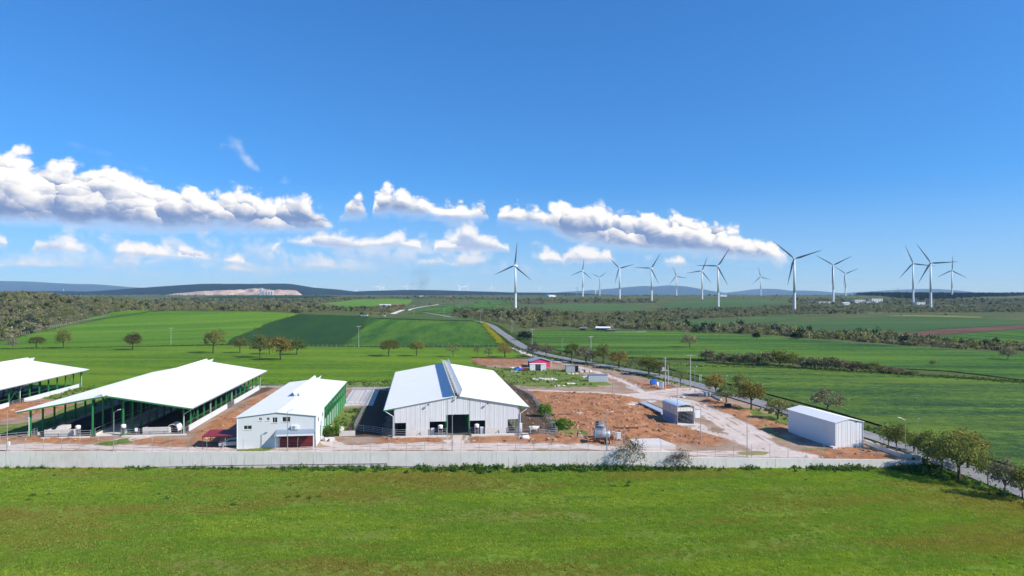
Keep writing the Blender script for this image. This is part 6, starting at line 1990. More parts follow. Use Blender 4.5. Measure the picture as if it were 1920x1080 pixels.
for lab, u, v, hp, wp, kd, tint in [
    ('dark grey tree directly behind the pink shed roof', 999, 669, 27, 26, 'grey', (.6, .6, .65)),
    ('brown grey tree behind the right eave of the pink shed', 1024, 670, 26, 24, 'grey', (.85, .85, .75)),
    ('tall green brown tree first in the row by the power pole', 1072, 677, 34, 28, 'green', (.85, .8, .75)),
    ('wide grey tree around the power pole in the row', 1099, 682, 33, 40, 'grey', (.8, .8, .8)),
    ('bushy olive tree right of the power pole in the row', 1131, 684, 38, 32, 'round', (.95, .95, .85)),
    ('rust brown tree at the near end of the row', 1161, 691, 34, 36, 'rust', (.95, .95, .9)),
    ('small thin tree at the road edge beside the rust brown tree', 1180, 692, 18, 14, 'sparse', (.8, .8, .8)),
    ('big dark green tree by the transformer pole', 1217, 703, 35, 44, 'round', (.7, .75, .65)),
    ('smaller olive tree touching the transformer pole', 1236, 706, 28, 30, 'rust', (.85, .95, .8)),
    ('light green sparse tree between the two pale poles', 1276, 725, 31, 28, 'sparse', (1.1, 1.2, 1.0)),
    ('rust coloured tree above the water cubes', 1341, 744, 44, 36, 'rust', (1, 1, .9)),
    ('pale grey green tree behind the rust coloured one', 1386, 744, 46, 32, 'round', (.9, .95, 1.0)),
    ('bright green small tree beside the lamp post', 1362, 757, 36, 34, 'green', (1.0, 1.1, .9)),
    ('large rust green tree nearest the drive bend', 1408, 769, 55, 50, 'rust', (1.0, 1.05, .85)),
    ('low sparse spreading tree left of the white shed', 1459, 787, 36, 46, 'umbrella', (.75, .75, .75)),
    ('sparse olive tree just right of the white shed', 1667, 843, 42, 36, 'sparse', (1.1, 1.05, .9)),
    ('round olive tree second from the white shed by the road', 1681, 847, 52, 44, 'round', (.95, .95, .85)),
    ('small green tree behind the corner lamp posts', 1713, 850, 36, 40, 'green', (1.0, 1.0, .8)),
    ('olive tree between corner lamp post and big oak', 1738, 873, 58, 48, 'oak', (.9, .95, .85)),
    ('dark trunked oak left half of the big roadside crown', 1766, 887, 68, 66, 'oak', (.8, .88, .75)),
    ('big spreading oak with twin trunks at the roadside', 1799, 901, 86, 92, 'oak', (1.0, 1.0, .92)),
    ('rusty brown oak crown rising behind the big oak', 1814, 880, 74, 66, 'rust', (.9, .85, .7)),
    ('slim grey green tree right of the big oak', 1853, 914, 62, 40, 'sparse', (1.0, 1.0, .9)),
    ('leaning grey tree near the right picture edge', 1884, 932, 74, 50, 'grey', (1.05, 1.1, .95)),
    ('olive tree cut by the right picture edge', 1917, 938, 60, 48, 'round', (1.1, 1.05, .9)),
    ('thick round bush tree behind the white shed', 1552, 777, 48, 60, 'grey', (1.05, 1.15, .95)),
    ('large bare grey green shrub tree before the wall', 1181, 874, 62, 54, 'bare', (.50, .55, .44)),
    ('smaller bare brown shrub before the wall', 1272, 876, 38, 46, 'bare', (.42, .35, .34)),
    ('round pale bush alone in the broad field', 1293, 652, 26, 30, 'grey', (1.15, 1.15, .95)),
    ('grey bush near the right edge of the broad field', 1890, 675, 24, 28, 'grey', (.95, .98, .9)),
    ('tiny grey bush in the right field', 1749, 686, 11, 12, 'grey', (.85, .85, .85)),
    ('small dark round bush at the upper edge of the broad field', 1418, 634.5, 11, 14, 'evergreen', (1, 1, 1)),
    ('larger dark round bush at the upper edge of the broad field', 1494, 636.5, 14, 20, 'evergreen', (1, 1, 1)),
    ('dark evergreen bush right of the road bend', 984, 638, 17, 28, 'evergreen', (1, 1, 1)),
    ('fresh green bush between cow rail and earth, far one', 1022, 782, 24, 26, 'green', (.6, 1.0, .5)),
    ('fresh green bush between cow rail and earth, near one', 1056, 806, 20, 34, 'green', (.65, 1.05, .5)),
    ('dark green bush beside the shaded pen wall', 622, 818, 20, 34, 'green', (.45, .8, .4)),
]:
    bushy = 'bush' in lab or 'shrub' in lab
    k = kd
    if lab.startswith('fresh green bush') or lab.startswith('dark green bush'):
        k = 'olive_bush'
        tint = (.45, .85, .35)
    spot = None
    if 'before the wall' in lab:
        spot = AT(u, v, WALL_Y - 1.5)
        spot.z = FIELD_Z
    plant('bush' if bushy else 'roadside_tree', lab, 'bush' if bushy else 'tree', u, v, hp, wp, k, tint, None, spot)
# hedge between the two right-hand fields
hedge = [(1326, 677, 21, 26, 'bush', (.9, .85, 1)), (1356, 681, 19, 30, 'bush', (1, .95, 1)), (1384, 683, 20, 28, 'bush', (.9, .9, .9)), (1408, 684, 22, 32, 'bush', (.85, .85, .85)), (1436, 685, 26, 34, 'bush', (1, 1.05, .9)),
         (1458, 685, 28, 36, 'olive_bush', (.85, .85, .75)), (1484, 687, 25, 30, 'olive_bush', (.95, .95, .8)), (1508, 690, 20, 30, 'bush', (1.05, 1.05, 1)), (1532, 692, 22, 34, 'bush', (1, 1, .95)), (1556, 693, 23, 34, 'bush', (.95, .95, .9)),
         (1580, 694, 20, 32, 'bush', (1, .95, .95)), (1606, 696, 18, 30, 'bush', (.9, .9, .9)), (1636, 698, 18, 28, 'olive_bush', (.8, .8, .8)), (1660, 700, 14, 26, 'bush', (1, 1, 1)), (1684, 702, 12, 26, 'bush', (.9, .9, .9)), (1710, 703, 8, 24, 'bush', (.8, .9, .8))]
ordn = ['first', 'second', 'third', 'fourth', 'fifth', 'sixth', 'seventh', 'eighth', 'ninth', 'tenth', 'eleventh', 'twelfth', 'thirteenth', 'fourteenth', 'fifteenth', 'last']
for od, (u, v, hp, wp, kd, tint) in zip(ordn, hedge):
    plant('hedge_bush', ('olive' if kd == 'olive_bush' else 'grey brown') + ' bush, ' + od + ' from the road end of the hedge between the fields', 'bush', u, v, hp, wp, kd, tint, 'bushes of the hedge row between the fields')

# ---------------------------------------------------------------- scattered masses: scrub, weeds, grass
def proto_obj(name, me, color=(1, 1, 1)):
    o = bpy.data.objects.new(name, me)
    o.color = (*color, 1)
    return o
def scatter(name, label, P, scl, protos, rng, tilt=0.0, sz=None):
    """mass of small plants on given points"""
    col = bpy.data.collections.new(name + '_kinds')
    for o in protos:
        col.objects.link(o)
    n = len(P)
    me = bpy.data.meshes.new(name)
    me.vertices.add(n)
    me.vertices.foreach_set('co', np.ascontiguousarray(P, np.float32).ravel())
    a = me.attributes.new('scl', 'FLOAT_VECTOR', 'POINT')
    sv = np.stack([scl, scl, scl if sz is None else sz], -1)
    a.data.foreach_set('vector', np.ascontiguousarray(sv, np.float32).ravel())
    a = me.attributes.new('rot', 'FLOAT_VECTOR', 'POINT')
    rv = np.stack([rng.normal(size=n) * tilt, rng.normal(size=n) * tilt, rng.uniform(0, 6.283, n)], -1)
    a.data.foreach_set('vector', np.ascontiguousarray(rv, np.float32).ravel())
    a = me.attributes.new('pick', 'INT', 'POINT')
    a.data.foreach_set('value', rng.integers(0, len(protos), n).astype(np.int32))
    ng = bpy.data.node_groups.new(name, 'GeometryNodeTree')
    ng.interface.new_socket('Geometry', in_out='INPUT', socket_type='NodeSocketGeometry')
    ng.interface.new_socket('Geometry', in_out='OUTPUT', socket_type='NodeSocketGeometry')
    N = ng.nodes
    gi, go = N.new('NodeGroupInput'), N.new('NodeGroupOutput')
    ci = N.new('GeometryNodeCollectionInfo')
    ci.inputs['Collection'].default_value = col
    ci.inputs['Separate Children'].default_value = True
    ci.inputs['Reset Children'].default_value = True
    ip = N.new('GeometryNodeInstanceOnPoints')
    def na(nm, dt):
        x = N.new('GeometryNodeInputNamedAttribute')
        x.data_type = dt
        x.inputs['Name'].default_value = nm
        return x.outputs['Attribute']
    er = N.new('FunctionNodeEulerToRotation')
    Lk = ng.links
    Lk.new(gi.outputs[0], ip.inputs['Points'])
    Lk.new(ci.outputs[0], ip.inputs['Instance'])
    ip.inputs['Pick Instance'].default_value = True
    Lk.new(na('pick', 'INT'), ip.inputs['Instance Index'])
    Lk.new(na('rot', 'FLOAT_VECTOR'), er.inputs[0])
    Lk.new(er.outputs[0], ip.inputs['Rotation'])
    Lk.new(na('scl', 'FLOAT_VECTOR'), ip.inputs['Scale'])
    Lk.new(ip.outputs[0], go.inputs[0])
    o = link(name, me)
    md = o.modifiers.new('scatter', 'NODES')
    md.node_group = ng
    return kind(o, 'stuff', label)

def dome_mesh(name, rng, n, r, h, leaf, mat, hollow=0.5):
    d = rng.normal(size=(n, 3))
    d /= np.linalg.norm(d, axis=1)[:, None]
    d[:, 2] = np.abs(d[:, 2])
    rad = rng.uniform(hollow, 1.0, n)[:, None]
    lump = 1 + 0.22 * np.sin(4 * d[:, :1] + rng.uniform(0, 6)) * np.cos(4 * d[:, 1:2] + rng.uniform(0, 6))
    P = d * rad * lump * np.array([r, r, h])
    V, F = cards(rng, P, leaf, 0.1, 1.4)
    return np_mesh(name, V, F, mat)
rng = np.random.default_rng(5)
scrub_protos = []
for k, (mt, c, r_, h_) in enumerate(((L_scrub, (1, 1, 1), 2.0, 2.6), (L_scrub, (.80, .72, .80), 2.2, 2.3), (L_scrub, (.95, 1.1, .75), 1.9, 2.8), (L_olive, (.55, .60, .5), 2.2, 3.2), (L_scrub, (.48, .56, .42), 1.8, 2.4), (L_dark, (1.2, 1.25, 1.1), 2.0, 3.3), (L_scrub, (1.3, 1.2, 1.15), 2.2, 2.4), (L_scrub, (.92, .80, .86), 2.4, 2.2))):
    for j in range(2):
        scrub_protos.append(proto_obj('scrub_kind', dome_mesh('scrub_kind', rng, 120, r_, h_, 0.55, mt), c))

def world_poly(pix):
    return gp(pix)
def fill(poly, dens, rng, jitter=None):
    xs = [p[0] for p in poly]
    ys = [p[1] for p in poly]
    n = int((max(xs) - min(xs)) * (max(ys) - min(ys)) * dens)
    x, y = rng.uniform(min(xs), max(xs), n), rng.uniform(min(ys), max(ys), n)
    k = pts_in_poly(x, y, poly)
    return x[k], y[k]
scrub_polys = [
    ([(-160, 556), (0, 549), (60, 550), (160, 560), (300, 563), (480, 562), (600, 562), (690, 558), (640, 566), (590, 570), (640, 577), (690, 578), (760, 574), (735, 589), (690, 592.6), (640, 591), (560, 587), (480, 583.6), (300, 582), (235, 583), (150, 602), (112, 611), (60, 623), (5, 637), (-60, 648), (-160, 662)], 0.055),
    ([(838, 596), (850, 588), (885, 583), (905, 577), (960, 581), (1010, 580), (1100, 588), (1200, 586), (1260, 594), (1300, 603), (1290, 613), (1330, 617), (1330, 625), (1230, 619), (1120, 616), (1040, 612), (985, 616), (968, 612), (945, 606), (925, 603), (905, 601), (870, 597)], 0.05),
    ([(1320, 612), (1390, 610), (1440, 611), (1500, 618), (1600, 627), (1690, 629), (1725, 636), (1800, 643), (1920, 645), (2040, 650), (2040, 664), (1920, 659), (1800, 654), (1690, 647), (1560, 637), (1440, 628), (1330, 623)], 0.085),
    ([(1190, 585), (1240, 580), (1300, 580), (1400, 577), (1490, 573), (1600, 575), (1750, 575), (1920, 573), (2040, 574), (2040, 585), (1920, 585), (1760, 586), (1600, 589), (1530, 589), (1420, 593), (1330, 597), (1230, 600), (1200, 592)], 0.028),
    ([(640, 560), (780, 557), (900, 559), (1000, 562), (1150, 561), (1240, 562), (1230, 568), (1150, 569), (1060, 568.5), (985, 571), (960, 563), (900, 562), (780, 560)], 0.012),
    ([(1480, 562), (1700, 562), (2040, 560), (2040, 572), (1800, 573), (1600, 573), (1480, 570)], 0.018),
    ([(1010, 655), (1060, 664), (1180, 674), (1300, 678), (1250, 682), (1180, 679), (1060, 671), (1005, 661)], 0.03),
]
X, Y = [], []
for pl, dn_ in scrub_polys:
    a, b = fill(world_poly(pl), dn_, rng)
    X.append(a)
    Y.append(b)
# thin general cover on the far plain, thinning into clearings
n = 9000
yy = 850 + (rng.uniform(0, 1, n) ** 0.8) * 4600
xx = rng.uniform(-0.95, 0.95, n) * yy
keep = fbm(xx / 260.0, yy / 260.0, 44, 3) > 0.53
fields_w = [gp(p) for p in ([(985, 573), (1060, 570), (1150, 570.5), (1215, 575), (1190, 583), (1100, 586), (1020, 580)], [(1235, 572), (1300, 564), (1400, 561.5), (1480, 567), (1460, 570), (1350, 577.5), (1260, 577)],
                            [(590, 570), (660, 562.5), (730, 560), (775, 562), (765, 571), (690, 576), (640, 576)], [(765, 588), (800, 578), (830, 573), (905, 571), (985, 573), (900, 583), (840, 588)], [(1405, 613), (1480, 603), (1600, 598), (1740, 595), (1920, 600), (2050, 603), (2050, 606), (1920, 608), (1760, 617), (1690, 625), (1600, 626), (1500, 617)],
                            [(1215, 606), (1300, 601), (1400, 597), (1520, 590), (1490, 599), (1390, 609), (1300, 611)])]
X.append(xx[keep])
Y.append(yy[keep])
X, Y = np.concatenate(X), np.concatenate(Y)
ok = np.ones(len(X), bool)
for f in fields_w:
    ok &= ~(pts_in_poly(X, Y, f) & (rng.uniform(0, 1, len(X)) > 0.015))
ok &= (line_dist(X, Y, ft) > 5) & (line_dist(X, Y, road_c) > 6)
X, Y = X[ok], Y[ok]
Z = H(X, Y) - 0.15
sc = (0.42 + 1.15 * rng.uniform(0, 1, len(X)) ** 1.8) * (1 + 0.5 * (fbm(X / 60.0, Y / 60.0, 8, 2) - 0.5) * 2)
thin = fbm(X / 45.0, Y / 45.0, 91, 3) > rng.uniform(0.22, 0.52, len(X))
X, Y, Z, sc = X[thin], Y[thin], Z[thin], sc[thin]
sc *= np.where(Y > 1500, 1.35, 1.0)
scatter('scrub', 'grey brown scrub and thicket covering the hills and field margins', np.stack([X, Y, Z], -1), sc, scrub_protos, rng, 0.05)
print('scrub', len(X))

# dark pine wood on the right skyline
pine = []
for k in range(2):
    r2 = np.random.default_rng(200 + k)
    P = []
    for lv in range(7):
        z = 1.5 + lv * 1.1
        rr_ = 2.4 * (1 - lv / 8.0)
        for j in range(16):
            a = r2.uniform(0, 6.28)
            P.append((math.cos(a) * rr_ * r2.uniform(.3, 1), math.sin(a) * rr_ * r2.uniform(.3, 1), z + r2.uniform(-.4, .4)))
    V, F = cards(r2, np.array(P), 1.1, 0.2, 1.5)
    pine.append(proto_obj('pine_kind', np_mesh('pine_kind', V, F, L_dark), (.75, .85, .8)))
X, Y = fill([(1050, 1750), (1900, 2500), (2600, 2700), (2500, 3300), (1700, 3100), (1250, 2500)], 0.004, rng)
scatter('pine_wood', 'dark pine wood along the skyline at the right', np.stack([X, Y, H(X, Y) - 0.3], -1), rng.uniform(0.8, 1.5, len(X)), pine, rng)

# tall weeds at the foot of the wall and along the road, road verge and field margins
weed_protos = []
for k, c in enumerate(((1, 1, 1), (.75, .9, .8), (1.15, 1.2, .85), (.6, .8, .7))):
    weed_protos.append(proto_obj('weed_kind', dome_mesh('weed_kind', rng, 60, 0.42, 0.85, 0.20, L_weed, 0.3), c))
X, Y, Sv = [], [], []
def strip(x, y, s):
    X.append(x)
    Y.append(y)
    Sv.append(s)
n = 3600
x = rng.uniform(-110, 76, n)
dn_ = np.interp(x, [-110, -60, -30, -12, 12, 30, 50, 76], [0.22, 0.28, 0.55, 0.95, 0.9, 0.5, 0.6, 0.85])
y = WALL_Y - 0.35 - np.abs(rng.normal(size=n)) * (0.5 + 0.9 * dn_)
kk = rng.uniform(0, 1, n) < dn_ * np.clip(3.2 * fbm(x / 5.0, y * 0, 4, 3) - 0.75, 0.12, 1.2)
strip(x[kk], y[kk], (rng.uniform(0.35, 1.25, n) * (0.55 + 0.6 * dn_))[kk])
# verge of the road, both sides
rx, ry = road_line
sel = (ry > 95) & (ry < 620)
for side_, off_, cnt in ((-1, 3.4, 1500), (1, 3.6, 2600)):
    i = rng.integers(0, sel.sum(), cnt)
    bx, by = rx[sel][i], ry[sel][i]
    o_ = off_ + np.abs(rng.normal(size=cnt)) * 1.5
    x, y = bx + side_ * o_ * np.where(side_ > 0, 1, 1) + rng.normal(size=cnt), by + rng.uniform(-3, 3, cnt)
    gatex = (side_ < 0) & (y > 176) & (y < 215)
    x, y = x[~gatex], y[~gatex]
    strip(x, y, rng.uniform(0.4, 1.15, len(x)))
# grassy bank at lower right under the oaks
x, y = fill([(66, 121), (76, 118), (84, 100), (92, 84), (86, 80), (78, 96), (72, 112)], 1.8, rng)
strip(x, y, rng.uniform(0.5, 1.3, len(x)))
for pl, d_ in (([(900, 688), (985, 690), (1060, 694), (1105, 705), (1140, 722), (1000, 726), (950, 720), (930, 705)], 0.45), ([(612, 772), (686, 767), (666, 804), (640, 812), (604, 814)], 0.9),
               ([(985, 742), (1005, 745), (1056, 800), (1100, 812), (1060, 816), (1030, 795)], 0.8), ([(488, 714), (760, 714), (760, 727), (488, 726)], 0.6), ([(60, 745), (180, 724), (185, 728), (110, 752)], 0.6), ([(60, 806), (230, 730), (240, 735), (75, 812)], 0.35)):
    x, y = fill(gp(pl), d_, rng)
    k2 = fbm(x / 6.0, y / 6.0, 12, 3) > 0.42
    strip(x[k2], y[k2], rng.uniform(0.3, 1.0, k2.sum()))
# margins between fields
for pix, cnt, wd in (([(425, 647), (640, 651), (942, 650)], 900, 1.2), ([(-60, 657), (200, 652), (425, 647)], 500, 1.0), ([(563, 589), (500, 607), (425, 647)], 350, 2.0), ([(692, 594), (642, 651)], 250, 1.2), ([(1255, 687), (1470, 690), (1700, 704), (1920, 718)], 1300, 3.0), ([(1180, 672), (1320, 676), (1440, 682)], 300, 1.5), ([(905, 604), (942, 649)], 500, 1.6), ([(300, 583), (120, 613), (0, 640)], 300, 2)):
    pts = np.array([G(u, v)[:2] for u, v in pix])
    s_ = rng.uniform(0, len(pts) - 1, cnt)
    x = np.interp(s_, np.arange(len(pts)), pts[:, 0]) + rng.normal(size=cnt) * wd
    y = np.interp(s_, np.arange(len(pts)), pts[:, 1]) + rng.normal(size=cnt) * wd
    strip(x, y, rng.uniform(0.4, 1.2, cnt))
X, Y, Sv = np.concatenate(X), np.concatenate(Y), np.concatenate(Sv)
rd = line_dist(X, Y, list(zip(road_line[0], road_line[1])))
k2 = rd > 3.1
X, Y, Sv = X[k2], Y[k2], Sv[k2]
scatter('weeds', 'tall green weeds along the wall foot, verges and field margins', np.stack([X, Y, H(X, Y) - 0.05], -1), Sv, weed_protos, rng, 0.1)
print('weeds', len(X))
# yellow flowers beside the road
fl = [proto_obj('flower_kind', dome_mesh('flower_kind', rng, 40, 0.5, 0.8, 0.2, leaf_mat('yellow_flower', ((0.20, 0.22, 0.02), (0.45, 0.40, 0.03), (0.62, 0.52, 0.04))), 0.3))]
pts = np.array([G(u, v)[:2] for u, v in ((907, 606), (925, 627), (942, 646))])
s_ = rng.uniform(0, 2, 700)
x, y = np.interp(s_, [0, 1, 2], pts[:, 0]) + rng.normal(size=700) * 1.0, np.interp(s_, [0, 1, 2], pts[:, 1]) + rng.normal(size=700) * 1.5
scatter('yellow_flowers', 'yellow flowering weeds along the field edge by the road', np.stack([x, y, H(x, y)], -1), rng.uniform(0.8, 1.7, 700), fl, rng)

# short pasture grass in front of the wall
gp_ = []
for k, (c, hgt) in enumerate((((1, 1, 1), 0.10), ((1.1, 1.0, .9), 0.07), ((.8, 1.0, .8), 0.14), ((1.35, 1.12, 1.0), 0.08), ((.7, .85, .9), 0.12))):
    nb = 46
    b = rng.uniform(-0.34, 0.34, (nb, 2))
    a = rng.uniform(0, 6.283, nb)
    ln = hgt * rng.uniform(0.5, 1.5, nb)
    wv = 0.028
    dx, dy = np.cos(a) * wv, np.sin(a) * wv
    lx, ly = rng.normal(size=nb) * 0.06, rng.normal(size=nb) * 0.06
    V = np.stack([np.stack([b[:, 0] - dx, b[:, 1] - dy, np.zeros(nb) - 0.02], -1), np.stack([b[:, 0] + dx, b[:, 1] + dy, np.zeros(nb) - 0.02], -1), np.stack([b[:, 0] + lx, b[:, 1] + ly, ln], -1)], 1).reshape(-1, 3)
    gp_.append(proto_obj('grass_kind', np_mesh('grass_kind', V, np.arange(3 * nb).reshape(nb, 3), L_grass), c))
n = 84000
y = 66 + 56 * rng.uniform(0, 1, n)
x = rng.uniform(-1, 1, n) * (y * 0.80 + 6)
dens = fbm(x / 9.0, y / 3.5, 71, 4)
k2 = rng.uniform(0, 1, n) < np.clip((dens - 0.26) * 3.2, 0.38, 1)
x, y, dens = x[k2], y[k2], dens[k2]
k2 = (line_dist(x, y, list(zip(road_line[0], road_line[1]))) > 3.3) & ~((x > WALL_END) & (y > 120))
x, y, dens = x[k2], y[k2], dens[k2]
scatter('grass', 'short patchy pasture grass before the wall', np.stack([x, y, H(x, y)], -1), rng.uniform(0.7, 1.3, len(x)) * (0.75 + 0.6 * dens), gp_, rng, 0.08)
print('grass', len(x))
# denser tufts standing out of the short grass
tuft = [proto_obj('tuft_kind', dome_mesh('tuft_kind', rng, 26, 0.26, 0.13, 0.11, L_grass, 0.2), c) for c in ((1.1, 1.1, 1), (.7, .9, .75), (1.35, 1.25, .95), (.30, .42, .36), (.42, .60, .45))]
n = 60000
y = 66 + 56 * rng.uniform(0, 1, n)
x = rng.uniform(-1, 1, n) * (y * 0.80 + 6)
dens = fbm(x / 6.0 + 40, y / 2.6, 23, 4)
k2 = (rng.uniform(0, 1, n) < np.clip((dens - 0.34) * 3.0, 0.08, 1)) & (line_dist(x, y, list(zip(road_line[0], road_line[1]))) > 3.6) & ~((x > WALL_END) & (y > 120))
x, y, dens = x[k2], y[k2], dens[k2]
scatter('grass_tufts', 'small darker and lighter tufts in the pasture', np.stack([x, y, H(x, y) - 0.01], -1), rng.uniform(0.5, 1.5, len(x)), tuft, rng, 0.1)
# broad leaved plants dotted in the pasture
x = np.concatenate([np.array([G(u, v).x for u, v in ((55, 938), (62, 930), (92, 928), (312, 936), (438, 948), (540, 934), (560, 932), (580, 935), (600, 932), (1150, 912), (1175, 912), (1180, 906))]), rng.uniform(-90, 80, 160)])
y = np.concatenate([np.array([G(u, v).y for u, v in ((55, 938), (62, 930), (92, 928), (312, 936), (438, 948), (540, 934), (560, 932), (580, 935), (600, 932), (1150, 912), (1175, 912), (1180, 906))]), 121 - np.abs(rng.normal(size=160)) * 12])
scatter('thistles', 'dark broad leaved weeds dotted over the pasture', np.stack([x, y, H(x, y)], -1), np.concatenate([rng.uniform(0.8, 1.4, 12), rng.uniform(0.2, 0.55, 160)]), weed_protos, rng, sz=np.concatenate([np.full(12, 0.6), np.full(160, 0.3)]))

# clods over the churned earth
def clod(seed):
    r3 = np.random.default_rng(seed)
    ico = MB().lathe([(0.5, -0.25), (0.95, 0.0), (0.8, 0.35), (0.35, 0.6)], 'z', 7)
    ico.v = [tuple(np.array(p) * r3.uniform(0.7, 1.25, 3) * 0.35) for p in ico.v]
    return ico
M_clod = plain('earth_clod', (0.30, 0.15, 0.085), 0.95, 0, 0.35, 1.5)
M_clod2 = plain('pale_clod', (0.42, 0.27, 0.18), 0.95, 0, 0.3, 1.5)
clods = [proto_obj('clod_kind', clod(300 + k).mesh('clod_kind', M_clod if k % 3 else M_clod2)) for k in range(6)]
X, Y = [], []
for pl, d_ in zip(soil_polys, (1.1, 0.9, 0.35, 0.5, 0.0, 0.25, 0.2, 0.5, 0.3, 0.5, 0.6, 0.5, 0.6)):
    if d_:
        a, b = fill(gp(pl), d_, rng)
        X.append(a)
        Y.append(b)
X, Y = np.concatenate(X), np.concatenate(Y)
k2 = fbm(X / 5.0, Y / 5.0, 61, 3) > rng.uniform(0.3, 0.62, len(X))
for pts, half in tracks:
    k2 &= line_dist(X, Y, pts) > half + 0.3
X, Y = X[k2], Y[k2]
zz = np.array([0.0] * len(X))
ix = np.clip(np.searchsorted(gx, X), 1, len(gx) - 1)
iy = np.clip(np.searchsorted(gy, Y), 1, len(gy) - 1)
zz = np.minimum(np.minimum(GZ[iy, ix], GZ[iy - 1, ix]), np.minimum(GZ[iy, ix - 1], GZ[iy - 1, ix - 1]))
zz = (zz + (GZ[iy, ix] + GZ[iy - 1, ix - 1]) / 2) / 2
scatter('earth_clods', 'loose clods of brown earth over the churned yard', np.stack([X, Y, zz], -1), 0.35 + 1.1 * rng.uniform(0, 1, len(X)) ** 3, clods, rng, 0.3)
print('clods', len(X))

# ================================================================ wind turbines
def blade_mesh(Lb):
    mb = MB()
    secs = [(0.0, 1.0, 1.0, 0.0), (0.04, 1.05, 1.0, 0.0), (0.10, 1.9, 0.75, 0.30), (0.20, 2.6, 0.55, 0.26), (0.35, 2.15, 0.42, 0.18), (0.55, 1.55, 0.30, 0.10), (0.75, 1.05, 0.20, 0.05), (0.92, 0.62, 0.12, 0.02), (1.0, 0.18, 0.05, 0.0)]
    n = 10
    for s, c, th, tw in secs:
        for k in range(n):
            a = 2 * math.pi * k / n
            x, y = c * 1.25 * (math.cos(a) * 0.5 + (0.18 if s > 0.06 else 0)), th * math.sin(a) * 0.5
            xr, yr = x * math.cos(tw) - y * math.sin(tw), x * math.sin(tw) + y * math.cos(tw)
            mb.v.append((xr * Lb / 44, yr * Lb / 44 - 1.2 * s * s, s * Lb))
    for i in range(len(secs) - 1):
        for k in range(n):
            j = (k + 1) % n
            mb.f.append((i * n + k, i * n + j, (i + 1) * n + j, (i + 1) * n + k))
    mb.f.append(tuple(range((len(secs) - 1) * n, len(secs) * n)))
    return mb.mesh('blade', M_blade_shade, True)
BLADE = blade_mesh(44.0)
BLADE_PALE = BLADE.copy()
BLADE_PALE.materials[0] = M_turbine  # far blades keep the tower white, without the painted shade
HUBM = MB().lathe([(0.3, -2.6), (1.0, -2.2), (1.5, -1.2), (1.6, 0.2), (1.4, 0.9)], 'y', 14).mesh('hub', M_turbine, True)
NACM = MB().hexa([(-1.6, 0.9, -1.5), (1.6, 0.9, -1.5), (1.4, 10.0, -1.2), (-1.4, 10.0, -1.2)], [(-1.6, 0.9, 1.7), (1.6, 0.9, 1.7), (1.3, 10.0, 1.5), (-1.3, 10.0, 1.5)]).mesh('nacelle', M_turbine)
def turbine(label, u, vh, vb, ang, hub_h=80.0, D=None, yaw=-27, group=None, pale=False):
    D = D or hub_h * FPX / (vb - vh)
    q = AT(u, vh, D)
    zb = Hs(q.x, q.y)
    hh = q.z - zb
    T = thing('wind_turbine', label, 'wind turbine', (q.x, q.y, zb), R(yaw) if yaw is not None else 0, group)
    kf = 1.8 if pale else 1.0
    MB().tube((0, 3.2, -1.0), (0, 3.2, hh * 0.35), 2.3 * kf, 2.0 * kf, 16, False).tube((0, 3.2, hh * 0.35 + 0.001), (0, 3.2, hh - 1.4), 2.0 * kf, 1.3 * kf, 16).build('tower', M_turbine, T, smooth=True)
    MB().tube((0, 3.2, -0.5), (0, 3.2, 0.7), 3.4, 3.2, 16).build('foundation', M_conc_pale, T)
    nc = link('nacelle', NACM, T, (0, 0, hh))
    hb = link('hub', HUBM, T, (0, 0, hh))
    for k in range(3):
        bo = link('blade', BLADE_PALE if pale else BLADE, T, (0, -0.8, hh), (0, R(ang + 120 * k), 0))
        if pale:
            bo.scale = (2.0, 1.5, 1.1)
    return T
big = [(965, 498, 580, 8), (1092, 508, 554, 9), (1124, 520, 553, 55), (1161, 503, 559, 76), (1221, 503, 563, 33), (1268, 518, 556, 100), (1316, 508, 561, 22), (1346, 499, 572, 33), (1426, 519, 555, 107), (1489, 485, 577, 73), (1562, 497, 562, 63), (1585, 513, 557, 67), (1712, 494, 560, 99), (1745, 493, 572, 88), (1785, 507, 557, 2)]
names = ['large wind turbine standing alone above the road, first of the big row', 'wind turbine with one blade upright, second of the big row', 'partly hidden wind turbine, third of the big row', 'wind turbine fourth of the big row, blades in a Y',
         'wind turbine fifth of the big row, left of the blue mountain crest', 'smaller wind turbine sixth of the big row', 'wind turbine seventh of the big row, behind a larger one', 'large wind turbine eighth of the big row, one blade level',
         'smaller wind turbine ninth of the big row, under the cloud end', 'largest wind turbine, tenth of the big row', 'wind turbine eleventh of the big row, blades in a V', 'smaller wind turbine twelfth of the big row, blades in a V',
         'wind turbine first of the cluster of three at the right', 'large wind turbine in the middle of the cluster of three', 'wind turbine with upright blade, last of the cluster of three']
for (u, vh, vb, an), lab in zip(big, names):
    turbine(lab, u, vh, vb, an)
small = [(450, 546, 553, 0), (557, 545, 553.5, 345), (590, 541, 552.5, 32), (669, 544.5, 552.5, 5), (710.5, 538, 555, 28), (719, 539, 554.5, 15), (762.5, 537.5, 554, 32), (775.5, 539, 554, 40), (862, 539, 555, 80), (875, 537.5, 554, 30), (922, 539, 555, 356), (1011, 541, 553.5, 75), (1117, 545, 553.5, 80)]
snames = ['tiny far turbine above the quarry face', 'tiny far turbine at the right end of the quarry', 'far turbine on the dark hill right of the quarry', 'far turbine above the light green field', 'far turbine, left one of a close pair', 'far turbine, right one of a close pair', 'far turbine beside the smoke, left', 'far turbine beside the smoke, right',
          'far turbine, left of the pair before the lone big turbine', 'far turbine, right of the pair before the lone big turbine', 'far turbine just left of the lone big turbine', 'far turbine just right of the lone big turbine', 'tiny far turbine between big row turbines']
for (u, vh, vb, an), lab in zip(small, snames):
    turbine(lab, u, vh, vb, an, D=min(80 * FPX / max(vb - vh, 9), 8500), yaw=25, pale=True)

